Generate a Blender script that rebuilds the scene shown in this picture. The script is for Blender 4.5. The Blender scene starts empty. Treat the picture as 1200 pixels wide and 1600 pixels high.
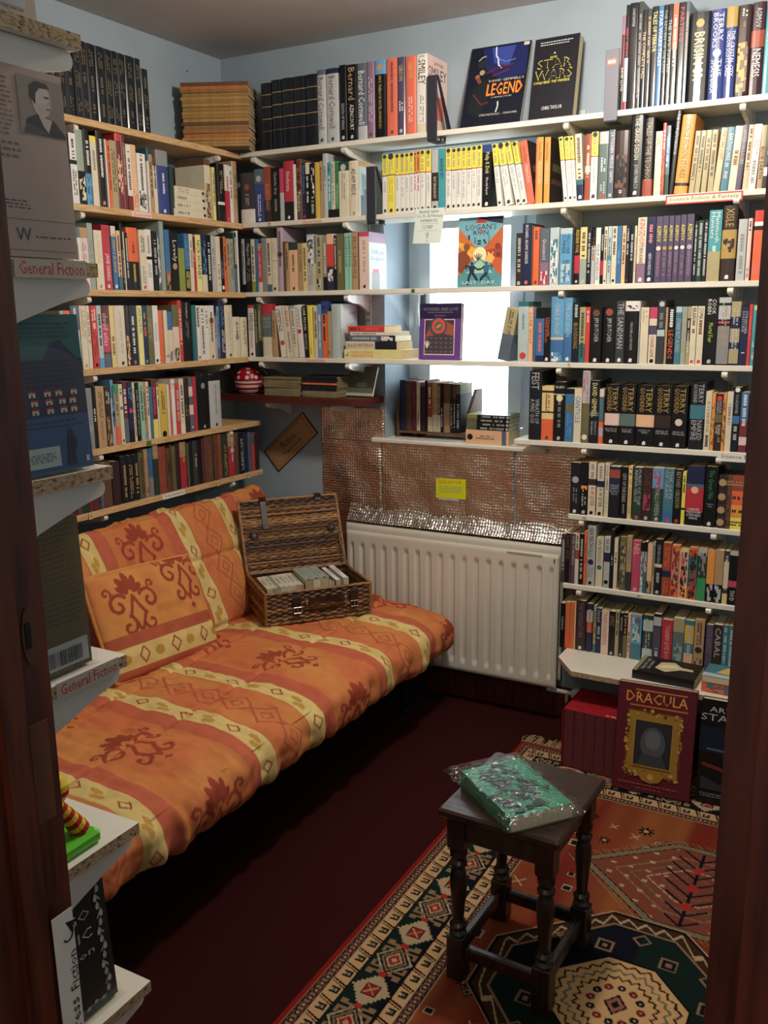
import bpy, math, random, re
import numpy as np
from mathutils import Vector, Matrix
random.seed(7)
R_ = math.radians
S = bpy.context.scene
COL = S.collection
# ------------------------------------------------------------------ camera
cam_d = bpy.data.cameras.new('camera'); cam = bpy.data.objects.new('camera', cam_d); COL.objects.link(cam)
S.camera = cam
cam_d.sensor_fit = 'VERTICAL'; cam_d.sensor_height = 36.0; cam_d.lens = 1435.9 / 1600 * 36.0
cam_d.clip_start = 0.02
yaw, pit, rol = 0.508566, -0.215426, -0.010534
f = Vector((-math.sin(yaw)*math.cos(pit), math.cos(yaw)*math.cos(pit), math.sin(pit)))
r = Vector((math.cos(yaw), math.sin(yaw), 0)); u = r.cross(f)
c_, s_ = math.cos(rol), math.sin(rol)
R2 = c_*r + s_*u; U2 = -s_*r + c_*u
m = Matrix((R2, U2, -f)).transposed().to_4x4(); m.translation = Vector((2.59766, -3.29855, 1.57271))
cam.matrix_world = m
# ------------------------------------------------------------------ world, lights, exposure
S.view_settings.view_transform = 'Standard'; S.view_settings.look = 'None'
S.view_settings.exposure = 0.0; S.view_settings.gamma = 1.0; S.view_settings.use_curve_mapping = False
W = bpy.data.worlds.new('world'); S.world = W; W.use_nodes = True
bg = W.node_tree.nodes['Background']; bg.inputs[0].default_value = (0.84, 0.93, 1.0, 1); bg.inputs[1].default_value = 7.5
def area(name, loc, size, power, col, rot=(0, 0, 0), size_y=None):
    d = bpy.data.lights.new(name, 'AREA'); d.energy = power; d.color = col
    d.shape = 'RECTANGLE'; d.size = size; d.size_y = size_y or size
    o = bpy.data.objects.new(name, d); o.location = loc; o.rotation_euler = rot; COL.objects.link(o); return o
pl = bpy.data.lights.new('room_lamp', 'POINT'); pl.energy = 60; pl.color = (1.0, 0.91, 0.79); pl.shadow_soft_size = .07
po = bpy.data.objects.new('room_lamp', pl); po.location = (1.80, -1.10, 2.40); COL.objects.link(po)
area('hall_lamp', (2.5, -4.3, 2.5), 0.4, 15, (1.0, 0.82, 0.62))  # unseen fill light added in the hall to brighten the door jambs

# ------------------------------------------------------------------ colour palette (albedo)
def lin(h):
    h = h.lstrip('#'); v = [int(h[i:i+2], 16)/255 for i in (0, 2, 4)]
    return tuple((x/12.92 if x <= .04045 else ((x+.055)/1.055)**2.4) for x in v)
PAL = dict(cream='ded2b4', white='e6e2da', black='141518', ink='1c2028', navy='232b50', royal='33458c', blue='3672a8', sky='58a0cc',
 pale='b4c8c8', slate='5a6878', teal='2f7078', turq='3aa0a8', bluegrn='3c7c90', mint='92ccae', sage='9aa898', sagedk='5c7470', green='2f9a5c', forest='284438',
 leaf='8a9a3a', olive='6e6a40', khaki='b0a272', yellow='f0e02a', lemon='ece28c', yolk='e8cc80', mustard='d8b424', gold='b89440', brass='6e6038', amber='f09a28',
 orange='ee6424', coral='e8694a', peach='eebb8c', blush='eac8bc', tan='b99668', brown='6c4a34', dkbrown='3a2a26', burgundy='7c3038', maroon='6a2a34', wine='42222c',
 rust='a4482e', crimson='c4203c', red='dc3228', pink='e87888', rose='cc3c64', mauve='906c88', plum='544a66', purple='6a3a96', lilac='b8a4b8', lime='b8d428',
 grey='8c8c8c', silver='b8bcbc', dkgrey='3c3e42')
PAL = {k: lin(v) for k, v in PAL.items()}
def mute(c, s=.14):
    g = .3*c[0]+.55*c[1]+.15*c[2]; return tuple(x*(1-s)+g*s for x in c)
PAL = {k: mute(v) for k, v in PAL.items()}
# ------------------------------------------------------------------ materials
def newmat(name):
    mt = bpy.data.materials.new(name); mt.use_nodes = True
    return mt, mt.node_tree.nodes, mt.node_tree.links, mt.node_tree.nodes['Principled BSDF']
def attr_mat(name, rough=.5, metal=0, noise=0, scale=60, bump=0, spec=.5, coat=0):
    mt, n, l, b = newmat(name)
    a = n.new('ShaderNodeVertexColor'); a.layer_name = 'Col'
    b.inputs['Roughness'].default_value = rough; b.inputs['Metallic'].default_value = metal
    b.inputs['Specular IOR Level'].default_value = spec; b.inputs['Coat Weight'].default_value = coat; b.inputs['Coat Roughness'].default_value = .08
    src = a.outputs[0]
    if noise or bump:
        tc = n.new('ShaderNodeTexCoord'); nz = n.new('ShaderNodeTexNoise'); nz.inputs['Scale'].default_value = scale
        nz.inputs['Detail'].default_value = 4
        l.new(tc.outputs['Object'], nz.inputs['Vector'])
        if noise:
            mr = n.new('ShaderNodeMapRange'); mr.inputs['From Min'].default_value = .3; mr.inputs['From Max'].default_value = .7
            mr.inputs['To Min'].default_value = 1-noise; mr.inputs['To Max'].default_value = 1+noise*.6
            l.new(nz.outputs['Fac'], mr.inputs['Value'])
            mx = n.new('ShaderNodeVectorMath'); mx.operation = 'SCALE'; l.new(a.outputs[0], mx.inputs[0]); l.new(mr.outputs[0], mx.inputs['Scale']); src = mx.outputs[0]
        if bump:
            bp = n.new('ShaderNodeBump'); bp.inputs['Strength'].default_value = bump; bp.inputs['Distance'].default_value = .002
            l.new(nz.outputs['Fac'], bp.inputs['Height']); l.new(bp.outputs[0], b.inputs['Normal'])
    l.new(src, b.inputs['Base Color'])
    return mt
def ramp_mat(name, cols, scale=8, stretch=(1, 1, 1), rough=.6, bump=0, detail=5, kind='noise', spec=.5, lo=.35, hi=.65, metal=0, dist=.002):
    mt, n, l, b = newmat(name)
    tc = n.new('ShaderNodeTexCoord'); mp = n.new('ShaderNodeMapping'); mp.inputs['Scale'].default_value = stretch
    l.new(tc.outputs['Object'], mp.inputs[0])
    if kind == 'voronoi':
        t = n.new('ShaderNodeTexVoronoi'); t.inputs['Scale'].default_value = scale; out = t.outputs['Color'] if len(cols) > 2 else t.outputs['Distance']
    else:
        t = n.new('ShaderNodeTexNoise'); t.inputs['Scale'].default_value = scale; t.inputs['Detail'].default_value = detail; out = t.outputs['Fac']
    l.new(mp.outputs[0], t.inputs['Vector'])
    rp = n.new('ShaderNodeValToRGB'); e = rp.color_ramp.elements
    while len(e) < len(cols): e.new(.5)
    for i, cc in enumerate(cols):
        e[i].position = lo+(hi-lo)*i/(len(cols)-1); e[i].color = (*(PAL[cc] if cc in PAL else lin(cc)), 1)
    l.new(out, rp.inputs[0]); l.new(rp.outputs[0], b.inputs['Base Color'])
    b.inputs['Roughness'].default_value = rough; b.inputs['Specular IOR Level'].default_value = spec; b.inputs['Metallic'].default_value = metal
    if bump:
        bp = n.new('ShaderNodeBump'); bp.inputs['Strength'].default_value = bump; bp.inputs['Distance'].default_value = dist
        l.new(t.outputs[0] if kind == 'voronoi' else out, bp.inputs['Height']); l.new(bp.outputs[0], b.inputs['Normal'])
    return mt
M_COVER = attr_mat('laminated_cover', .36, noise=.06, scale=30, spec=.5)
M_JACKET = attr_mat('glossy_jacket', .2, noise=.05, scale=30, spec=.5)
M_CLOTH = attr_mat('old_cloth_binding', .62, noise=.22, scale=55, bump=.2, spec=.3)
M_PAPER = attr_mat('page_paper', .9, noise=.10, scale=90, spec=.1)
M_PRINT = attr_mat('printed_ink', .4, spec=.4)
M_MATT = attr_mat('plain_paint', .55, noise=.05)
M_GLOSS = attr_mat('glossy_paint', .18, spec=.6)
M_METAL = attr_mat('painted_metal', .38, spec=.5)
M_CHROME = attr_mat('bright_metal', .25, metal=1)
M_WALL = ramp_mat('blue_emulsion_wall', ['98a6b0', 'a2b0ba'], 3, rough=.75, bump=.12, spec=.2)
M_CEIL = ramp_mat('ceiling_paint', ['b4aeac', 'beb8b6'], 2, rough=.8, spec=.2)
M_WHITE = ramp_mat('white_melamine', ['dad6c8', 'e6e2d6'], 4, rough=.35)
M_PINE = ramp_mat('pine_board', ['b98f60', 'cba676', 'd4b184'], 9, (30, 2.2, 30), .5, .15)
M_CHIP = ramp_mat('chipboard_edge', ['3a2c20', 'a88c68', 'c4aa84', '6e563e'], 190, (1, .55, 1), .85, .5, lo=.3, hi=.7)
M_DOORW = ramp_mat('dark_varnished_wood', ['401a10', '552618', '642e1c'], 6, (14, 14, 1.2), .38, .1)
M_OAK = ramp_mat('dark_oak', ['120a08', '22140f', '301c14'], 10, (10, 10, 2), .30, .25, spec=.6)
M_OAKTOP = ramp_mat('dark_oak_top', ['1a0e0a', '2c1a12', '3e281c'], 10, (1.4, 14, 8), .30, .3, spec=.6)
M_MAHOG = ramp_mat('red_mahogany', ['3e1612', '5a221a'], 8, (1.5, 14, 14), .35)
M_CARPET = ramp_mat('maroon_carpet', ['220c0b', '341413', '401a19'], 420, rough=.97, bump=.8, spec=.05, lo=.25, hi=.75)
M_RAD = ramp_mat('radiator_enamel', ['d6d0c2', 'dcd6c8'], 3, rough=.22, spec=.55)
M_UPVC = ramp_mat('white_window_plastic', ['c4d0da', 'ccd8e0'], 3, rough=.3)
M_LEATHER = ramp_mat('brown_leather', ['1e1210', '34201a'], 40, rough=.42, bump=.4)
M_FABRIC = attr_mat('futon_fabric', .85, noise=.10, scale=22, bump=.25, spec=.15)
M_RUG = attr_mat('rug_pile', .95, noise=.14, scale=330, bump=.5, spec=.05)
M_WICKER = attr_mat('wicker_willow', .5, noise=.35, scale=45, bump=.4, spec=.4)
M_FRINGE = attr_mat('rug_fringe', .9, noise=.1)
# silver bubble foil; the sofa's orange reflection is put into its base tint
M_FOIL, n, l, b = newmat('bubble_foil')
tc = n.new('ShaderNodeTexCoord'); vo = n.new('ShaderNodeTexVoronoi'); vo.inputs['Scale'].default_value = 88; vo.inputs['Randomness'].default_value = .25
no = n.new('ShaderNodeTexNoise'); no.inputs['Scale'].default_value = 7
l.new(tc.outputs['Object'], vo.inputs['Vector']); l.new(tc.outputs['Object'], no.inputs['Vector'])
b1 = n.new('ShaderNodeBump'); b1.inputs['Strength'].default_value = 1.0; b1.inputs['Distance'].default_value = .004; b1.invert = True
b2 = n.new('ShaderNodeBump'); b2.inputs['Strength'].default_value = .5; b2.inputs['Distance'].default_value = .05
l.new(vo.outputs['Distance'], b1.inputs['Height']); l.new(no.outputs['Fac'], b2.inputs['Height']); l.new(b2.outputs[0], b1.inputs['Normal']); l.new(b1.outputs[0], b.inputs['Normal'])
b.inputs['Metallic'].default_value = 1; b.inputs['Roughness'].default_value = .3; b.inputs['Base Color'].default_value = (.74, .62, .52, 1)
M_FOIL2 = M_FOIL.copy(); M_FOIL2.name = 'crumpled_foil'; M_FOIL2.node_tree.nodes['Principled BSDF'].inputs['Base Color'].default_value = (.80, .78, .74, 1)  # same foil with little of the painted reflection tint
# clear film and clear acrylic: light passes, only the sheen shows
def clear_mat(name, tint, fac, rough, bump=0, scale=20, sheen=.9):
    mt = bpy.data.materials.new(name); mt.use_nodes = True; n = mt.node_tree.nodes; l = mt.node_tree.links; n.clear()
    o = n.new('ShaderNodeOutputMaterial'); t = n.new('ShaderNodeBsdfTransparent'); t.inputs[0].default_value = (*tint, 1)
    g = n.new('ShaderNodeBsdfGlossy'); g.inputs['Roughness'].default_value = rough
    fr = n.new('ShaderNodeFresnel'); ge = n.new('ShaderNodeNewGeometry'); mi = n.new('ShaderNodeMapRange'); mi.inputs['To Min'].default_value = 1.45; mi.inputs['To Max'].default_value = 1/1.45
    l.new(ge.outputs['Backfacing'], mi.inputs['Value']); l.new(mi.outputs[0], fr.inputs['IOR'])   # same sheen from either side of the sheet
    mu = n.new('ShaderNodeMath'); mu.operation = 'MULTIPLY_ADD'; mu.inputs[1].default_value = sheen; mu.inputs[2].default_value = fac
    mx = n.new('ShaderNodeMixShader'); l.new(fr.outputs[0], mu.inputs[0]); l.new(mu.outputs[0], mx.inputs[0])
    l.new(t.outputs[0], mx.inputs[1]); l.new(g.outputs[0], mx.inputs[2]); l.new(mx.outputs[0], o.inputs[0])
    if bump:
        tc = n.new('ShaderNodeTexCoord'); nz = n.new('ShaderNodeTexNoise'); nz.inputs['Scale'].default_value = scale; nz.inputs['Detail'].default_value = 3; nz.inputs['Distortion'].default_value = 1.5
        bp = n.new('ShaderNodeBump'); bp.inputs['Strength'].default_value = bump; bp.inputs['Distance'].default_value = .01
        l.new(tc.outputs['Object'], nz.inputs['Vector']); l.new(nz.outputs['Fac'], bp.inputs['Height']); l.new(bp.outputs[0], g.inputs['Normal']); l.new(bp.outputs[0], fr.inputs['Normal'])
    return mt
M_CLEAR = clear_mat('clear_acrylic', (.97, .97, .97), .0, .05, sheen=.45)
M_FILM = clear_mat('clear_plastic_film', (.94, .95, .95), .05, .13, 1.0, 26)
M_GLASS = clear_mat('window_glass', (.97, .98, .98), .0, .02)

# ------------------------------------------------------------------ mesh helpers
class MB:
    """collects polygons with a colour and a material slot; build() links them as ONE mesh object"""
    def __init__(s): s.v = []; s.f = []; s.c = []; s.m = []
    def poly(s, pts, col=(1, 1, 1), mi=0):
        i = len(s.v); s.v += [tuple(p) for p in pts]; s.f.append(tuple(range(i, i+len(pts)))); s.c.append(PAL[col] if isinstance(col, str) else col); s.m.append(mi)
    def faces(s, vs, fs, col=(1, 1, 1), mi=0):
        i = len(s.v); s.v += [tuple(p) for p in vs]; col = PAL[col] if isinstance(col, str) else col
        for fc in fs: s.f.append(tuple(k+i for k in fc)); s.c.append(col); s.m.append(mi)
    def box(s, a, b_, col=(1, 1, 1), mi=0, M=None, caps=None):
        (x0, y0, z0), (x1, y1, z1) = a, b_
        vs = [(x0,y0,z0),(x1,y0,z0),(x1,y1,z0),(x0,y1,z0),(x0,y0,z1),(x1,y0,z1),(x1,y1,z1),(x0,y1,z1)]
        if M is not None: vs = [tuple(M @ Vector(p)) for p in vs]
        s.faces(vs, [(0,3,2,1),(4,5,6,7),(0,1,5,4),(1,2,6,5),(2,3,7,6),(3,0,4,7)], col, mi)
        if caps:
            for k, cm in caps.items(): s.m[-6+k] = cm
    def bbox(s, a, b_, bev, col=(1, 1, 1), mi=0, M=None):
        """box with chamfered vertical and horizontal edges"""
        (x0, y0, z0), (x1, y1, z1) = a, b_; e = bev
        def ring(z, k): return [(x0+k+e, y0+k, z), (x1-k-e, y0+k, z), (x1-k, y0+k+e, z), (x1-k, y1-k-e, z), (x1-k-e, y1-k, z), (x0+k+e, y1-k, z), (x0+k, y1-k-e, z), (x0+k, y0+k+e, z)]
        rs = [ring(z0, e), ring(z0+e, 0), ring(z1-e, 0), ring(z1, e)]
        vs = sum(rs, [])
        if M is not None: vs = [tuple(M @ Vector(p)) for p in vs]
        fs = [tuple(reversed(range(8))), tuple(range(24, 32))]
        for k in range(3):
            for j in range(8): fs.append((k*8+j, k*8+(j+1) % 8, (k+1)*8+(j+1) % 8, (k+1)*8+j))
        s.faces(vs, fs, col, mi)
    def tube(s, pts, rad, col=(1, 1, 1), mi=0, n=8, closed=False):
        pts = [Vector(p) for p in pts]; rads = rad if isinstance(rad, (list, tuple)) else [rad]*len(pts)
        vs = []; up = Vector((0, 0, 1))
        for i, p in enumerate(pts):
            t = (pts[min(i+1, len(pts)-1)] - pts[max(i-1, 0)]).normalized()
            if closed: t = (pts[(i+1) % len(pts)] - pts[i-1]).normalized()
            a = t.cross(up if abs(t.z) < .95 else Vector((1, 0, 0))).normalized(); b_ = t.cross(a)
            for k in range(n):
                an = 2*math.pi*k/n; vs.append(tuple(p + rads[i]*(math.cos(an)*a + math.sin(an)*b_)))
        fs = []; N = len(pts)
        for i in range(N if closed else N-1):
            for k in range(n): fs.append((i*n+k, i*n+(k+1) % n, ((i+1) % N)*n+(k+1) % n, ((i+1) % N)*n+k))
        if not closed: fs += [tuple(reversed(range(n))), tuple(range((N-1)*n, N*n))]
        s.faces(vs, fs, col, mi)
    def lathe(s, prof, cx=0, cy=0, col=(1, 1, 1), mi=0, n=24):
        vs = []; fs = []
        for rr, z in prof:
            for k in range(n): a = 2*math.pi*k/n; vs.append((cx+rr*math.cos(a), cy+rr*math.sin(a), z))
        for i in range(len(prof)-1):
            for k in range(n): fs.append((i*n+k, i*n+(k+1) % n, (i+1)*n+(k+1) % n, (i+1)*n+k))
        fs += [tuple(reversed(range(n))), tuple(range((len(prof)-1)*n, len(prof)*n))]
        s.faces(vs, fs, col, mi)
    def prism(s, prof, axis, a, b_, col=(1, 1, 1), mi=0):
        """extrude a 2D outline along an axis ('x','y','z')"""
        def P(p, t): return {'x': (t, p[0], p[1]), 'y': (p[0], t, p[1]), 'z': (p[0], p[1], t)}[axis]
        n_ = len(prof); vs = [P(p, a) for p in prof] + [P(p, b_) for p in prof]
        fs = [tuple(range(n_)), tuple(reversed(range(n_, 2*n_)))] + [(i, i+n_, (i+1) % n_+n_, (i+1) % n_) for i in range(n_)]
        s.faces(vs, fs, col, mi)
    def join(s, o, mi=0):
        i = len(s.v); s.v += o.v; s.f += [tuple(k+i for k in q) for q in o.f]; s.c += o.c; s.m += [mi]*len(o.f)
    def mesh(s, name, mats, smooth=False):
        me = bpy.data.meshes.new(name); me.from_pydata(s.v, [], s.f)
        for mt in (mats if isinstance(mats, (list, tuple)) else [mats]): me.materials.append(mt)
        me.polygons.foreach_set('material_index', s.m)
        ca = me.color_attributes.new('Col', 'FLOAT_COLOR', 'CORNER')
        tot = np.array([len(x) for x in s.f]); cc = np.ones((len(s.f), 4), 'f'); cc[:, :3] = np.array(s.c, 'f').reshape(-1, 3)
        ca.data.foreach_set('color', np.repeat(cc, tot, axis=0).ravel())
        if smooth: me.polygons.foreach_set('use_smooth', [True]*len(s.f))
        me.validate(); me.update(); return me
    def build(s, name, mats, parent=None, smooth=False):
        o = bpy.data.objects.new(name, s.mesh(name, mats, smooth)); COL.objects.link(o)
        if parent is not None: o.parent = parent
        return o
def tag(o, label, cat, group=None, kind=None):
    o['label'] = label; o['category'] = cat
    if group: o['group'] = group
    if kind: o['kind'] = kind
    return o
def struct(o): o['kind'] = 'structure'; return o
def thing(name, label, cat, loc=(0, 0, 0), rotz=0, group=None):
    o = bpy.data.objects.new(name, None); COL.objects.link(o); o.location = loc; o.rotation_euler = (0, 0, rotz); o.empty_display_size = .05
    return tag(o, label, cat, group)
def grid_mesh(name, X, Y, Z, C, mat, parent=None, closed_u=False, closed_v=False, smooth=True):
    """mesh from coordinate arrays (nu x nv) with per-vertex colours"""
    nu, nv = X.shape; co = np.stack([X, Y, Z], -1).reshape(-1, 3).astype('f')
    iu = np.arange(nu if closed_u else nu-1); iv = np.arange(nv if closed_v else nv-1)
    A, B = np.meshgrid(iu, iv, indexing='ij'); A2 = (A+1) % nu; B2 = (B+1) % nv
    q = np.stack([A*nv+B, A2*nv+B, A2*nv+B2, A*nv+B2], -1).reshape(-1, 4)
    me = bpy.data.meshes.new(name); me.vertices.add(len(co)); me.vertices.foreach_set('co', co.ravel())
    me.loops.add(q.size); me.loops.foreach_set('vertex_index', q.ravel().astype('i'))
    me.polygons.add(len(q)); me.polygons.foreach_set('loop_start', np.arange(0, q.size, 4, dtype='i'))
    me.update(calc_edges=True); me.materials.append(mat)
    if C is not None:
        ca = me.color_attributes.new('Col', 'FLOAT_COLOR', 'POINT'); cc = np.ones((len(co), 4), 'f'); cc[:, :3] = C.reshape(-1, 3); ca.data.foreach_set('color', cc.ravel())
    if smooth: me.polygons.foreach_set('use_smooth', [True]*len(q))
    o = bpy.data.objects.new(name, me); COL.objects.link(o)
    if parent is not None: o.parent = parent
    return o
# lettering: glyph outlines of the built-in font as flat polygons
_tc = {}
def glyphs(txt):
    if txt not in _tc:
        cu = bpy.data.curves.new('t', 'FONT'); cu.body = txt; cu.resolution_u = 1; cu.size = 1
        ob = bpy.data.objects.new('t', cu); me = bpy.data.meshes.new_from_object(ob)
        v = np.array([q.co[:2] for q in me.vertices]) if len(me.vertices) else np.zeros((0, 2)); fs = [tuple(p.vertices) for p in me.polygons]
        bpy.data.objects.remove(ob); bpy.data.curves.remove(cu); bpy.data.meshes.remove(me)
        w = 1
        if len(v): mn = v.min(0); mx = v.max(0); w = (mx[0]-mn[0])/max(1e-6, mx[1]-mn[1]); v = (v-mn)/np.maximum(mx-mn, 1e-6)
        _tc[txt] = (v, fs, w)
    return _tc[txt]
def put_text(mb, txt, o, ux, uy, col):
    """lettering filling the parallelogram o, o+ux, o+uy"""
    v, fs, w = glyphs(txt); o, ux, uy = Vector(o), Vector(ux), Vector(uy)
    if len(v): mb.faces([tuple(o + ux*float(a) + uy*float(b_)) for a, b_ in v], fs, col)
def disc(mb, c, ax, ay, rad, col, n=12, sy=1):
    c, ax, ay = Vector(c), Vector(ax), Vector(ay)
    mb.poly([tuple(c + ax*rad*math.cos(2*math.pi*k/n) + ay*rad*sy*math.sin(2*math.pi*k/n)) for k in range(n)], col)
# ------------------------------------------------------------------ the room shell
def sbox(name, a, b_, mat, **k):
    mb = MB(); mb.box(a, b_, **k); return struct(mb.build(name, mat))
XR = 3.0; YN = -2.63; YH = -2.75; ZC = 2.603
sbox('floor', (-.15, -4.9, -.1), (XR+.6, .5, 0), M_CARPET)
sbox('ceiling', (-.15, -4.9, ZC), (XR+.6, .5, ZC+.1), M_CEIL)
sbox('wall_left', (-.12, YH, 0), (0, .5, ZC), M_WALL)
sbox('wall_right', (XR, YH, 0), (XR+.12, .5, ZC), M_WALL)
WX0, WX1, WZ0, WZ1 = .771, 1.40, 1.045, 2.17
mb = MB()
mb.box((0, 0, 0), (WX0, .3, ZC)); mb.box((WX1, 0, 0), (XR, .3, ZC)); mb.box((WX0, 0, 0), (WX1, .3, WZ0)); mb.box((WX0, 0, WZ1), (WX1, .3, ZC))
struct(mb.build('wall_back', M_WALL))
# door wall with its opening
DX0, DX1, DZ = 1.79, 2.528, 2.05
mb = MB(); mb.box((-.12, YH, 0), (DX0-.03, YN, ZC)); mb.box((DX1+.03, YH, 0), (XR+.12, YN, ZC)); mb.box((DX0-.03, YH, DZ+.3), (DX1+.03, YN, ZC))
struct(mb.build('wall_front', M_WALL))
sbox('wall_hall_back', (-.15, -5.0, 0), (XR+.6, -4.9, ZC), M_WALL)
sbox('wall_hall_left', (.6, -4.9, 0), (.7, YH, ZC), M_WALL)
sbox('wall_hall_right', (XR+.5, -4.9, 0), (XR+.6, YH, ZC), M_WALL)
# door casing in dark varnished wood: linings with a rebate and a stop
mb = MB()
mb.box((DX0-.03, YH-.012, 0), (DX0, YN, DZ+.3)); mb.box((DX0-.001, YH+.045, 0), (DX0+.012, YH+.075, DZ+.3))
mb.box((DX0-.10, YH-.030, 0), (DX0-.012, YH-.0, DZ+.3))
struct(mb.build('door_1_casing', M_DOORW))
mb = MB()
mb.box((DX1, YH, 0), (DX1+.03, YN, DZ+.3)); mb.box((DX1, YH-.012, 0), (DX1+.5, YH, DZ+.3)); mb.box((DX1+.02, YH-.03, 0), (DX1+.10, YH-.012, DZ+.3))
struct(mb.build('door_1_frame', M_DOORW))
# latch recess and worn patch on the left lining
mb = MB()
mb.prism([(-2.653+.010*math.cos(a)*1.0, 1.228+.034*math.sin(a)) for a in [k*math.pi/12 for k in range(24)]], 'x', DX0-.001, DX0+.0015, lin('5c3824'))
mb.box((DX0-.001, -2.659, 1.215), (DX0+.0025, -2.652, 1.245), lin('120806'))
mb.box((DX0-.001, -2.666, 1.005), (DX0+.0015, -2.640, 1.125), lin('6a4028'))
struct(mb.build('door_1_latch_plate', M_MATT))
sbox('baseboard_back', (0, -.018, 0), (XR, 0, .12), M_DOORW)
sbox('baseboard_left', (0, YN, 0), (.018, -.018, .12), M_DOORW)
sbox('baseboard_right', (XR-.018, YN, 0), (XR, -.018, .12), M_DOORW)
# window: reveal, sill board, plastic frame, glass
mb = MB(); mb.bbox((.715, -.028, 1.043), (1.47, .26, 1.061), .004); struct(mb.build('window_1_sill', M_WHITE))
YW = .25
mb = MB()
mb.box((WX0, YW-.035, WZ0), (.815, YW+.03, WZ1)); mb.box((1.285, YW-.035, WZ0), (WX1, YW+.03, WZ1))
mb.box((.815, YW-.035, WZ0), (1.285, YW+.03, 1.10)); mb.box((.815, YW-.035, 2.11), (1.285, YW+.03, WZ1))
mb.box((.82, YW-.05, 1.105), (.875, YW+.02, 2.105)); mb.box((1.225, YW-.05, 1.105), (1.28, YW+.02, 2.105))
mb.box((.875, YW-.05, 1.105), (1.225, YW+.02, 1.150)); mb.box((.875, YW-.05, 2.06), (1.225, YW+.02, 2.105)); mb.box((.875, YW-.045, 1.895), (1.225, YW+.01, 1.925))
wf = struct(mb.build('window_1_frame', M_UPVC))
mb = MB(); mb.box((.875, YW-.012, 1.15), (1.225, YW-.006, 2.06)); struct(mb.build('window_1_glass', M_GLASS))
mb = MB(); mb.bbox((.838, YW-.066, 1.50), (.858, YW-.05, 1.66), .003, 'dkgrey'); mb.tube([(.848, YW-.062, 1.64), (.848, YW-.10, 1.64), (.848, YW-.105, 1.55), (.848, YW-.10, 1.51)], .007, 'silver')
o = mb.build('window_1_handle', M_METAL, wf); o['label'] = 'dark latch handle with silver lever'

# ------------------------------------------------------------------ shelves
PX = {}
def board(name, label, a, b_, mat, group, chip=None):
    mb = MB(); mb.bbox(a, b_, .0015) if chip is None else mb.box(a, b_, caps=chip)
    o = mb.build(name, [mat, M_CHIP]); return tag(o, label, 'shelf', group)
ZL = [2.193, 1.924, 1.653, 1.391, 1.119, .905]
ordn = ['top', 'second', 'third', 'fourth', 'fifth', 'sixth', 'seventh', 'lowest']
GL, GB = 'pine shelves along the wall beside the futon', 'white shelves along the window wall'
for i, z in enumerate(ZL):
    end = -.004 if i < 4 else -.10
    board('shelf_board', f'pine shelf board on the wall beside the futon, {ordn[i]} counting down', (.001, -1.75, z-.022), (.213, end, z), M_PINE, GL)
ZB = [2.193, 1.924, 1.653, 1.391, 1.114, .857, .598]
XB0 = [.2145, .2145, .2145, .2145, 1.40, 1.61, 1.60]
for i, z in enumerate(ZB):
    y1 = -.003 if i > 3 else -.003
    board('shelf_board', f'white shelf board on the window wall, {ordn[i]} counting down', (XB0[i], -.177, z-.018), (XR-.004, y1 if i != 4 else -.031, z), M_WHITE, GB)
mb = MB(); mb.prism([(1.62, -.264), (1.703, -.376), (XR-.004, -.376), (XR-.004, -.004), (1.62, -.004)][::-1], 'z', .330, .348)
for k in range(len(mb.m)):
    if k > 1: mb.m[k] = 1
tag(mb.build('shelf_board', [M_WHITE, M_CHIP]), 'deep white shelf board with cut corner and raw chipboard edge, just above the floor books', 'shelf', GB)
# brackets: tapered steel arm with a rounded nose, on slotted uprights
def bracket_mesh(length, drop, th=.012):
    mb = MB(); n = 10; prof = [(0, 0), (length-.012, 0)]
    for k in range(n+1):
        a = math.pi/2-k*math.pi/n; prof.append((length-.012+.010*math.cos(a), -.011+.011*math.sin(a)))
    prof += [(length*.75, -.030), (length*.4, -drop*.6), (.012, -drop), (0, -drop)]
    mb.prism(prof, 'y', -th/2, th/2, lin('dcd8cc'))
    if th < .014: mb.tube([(length-.010, -th*.75, -.011), (length-.010, th*.75, -.011)], .010, lin('dcd8cc'), n=12)
    return mb
bm_l = bracket_mesh(.200, .075).mesh('bracket', M_GLOSS); bm_b = bracket_mesh(.170, .060).mesh('bracket', M_GLOSS)
def place_bracket(x, y, z, rz, me, label, group):
    o = bpy.data.objects.new('shelf_bracket', me); COL.objects.link(o); o.location = (x, y, z); o.rotation_euler = (0, 0, rz); tag(o, label, 'shelf bracket', group)
def upright(x, y, z0, z1, rz, label, group):
    mb = MB(); mb.box((0, -.012, z0), (.010, .012, z1), lin('c8c8c0'))
    z = z0+.02
    while z < z1-.02: mb.box((.0100, -.007, z), (.0103, -.003, z+.012), lin('303030')); mb.box((.0100, .003, z), (.0103, .007, z+.012), lin('303030')); z += .025
    o = mb.build('shelf_upright', M_METAL); o.location = (x, y, 0); o.rotation_euler = (0, 0, rz); tag(o, label, 'shelf upright', group)
names_b = ['in the room corner', 'just beside the window recess', 'just past the window recess', 'towards the door side']
for k, x in enumerate([.28, .70, 1.56, 2.11]):
    upright(x, -.0, 1.26 if k < 2 else (1.13 if k == 2 else .25), 2.24, -math.pi/2, f'white slotted steel upright on the window wall {names_b[k]}', 'slotted uprights on the window wall')
    for i, z in enumerate(ZB):
        if XB0[i] > x or (i == 4 and k == 2): continue
        place_bracket(x, -.0105, z-.019, -math.pi/2, bm_b, f'white bracket under the {ordn[i]} window wall shelf, {names_b[k]}', 'brackets on the window wall')
upright(1.66, 0, .25, 1.09, -math.pi/2, 'white slotted steel upright low on the window wall, at the radiator end', 'slotted uprights on the window wall')
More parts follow.
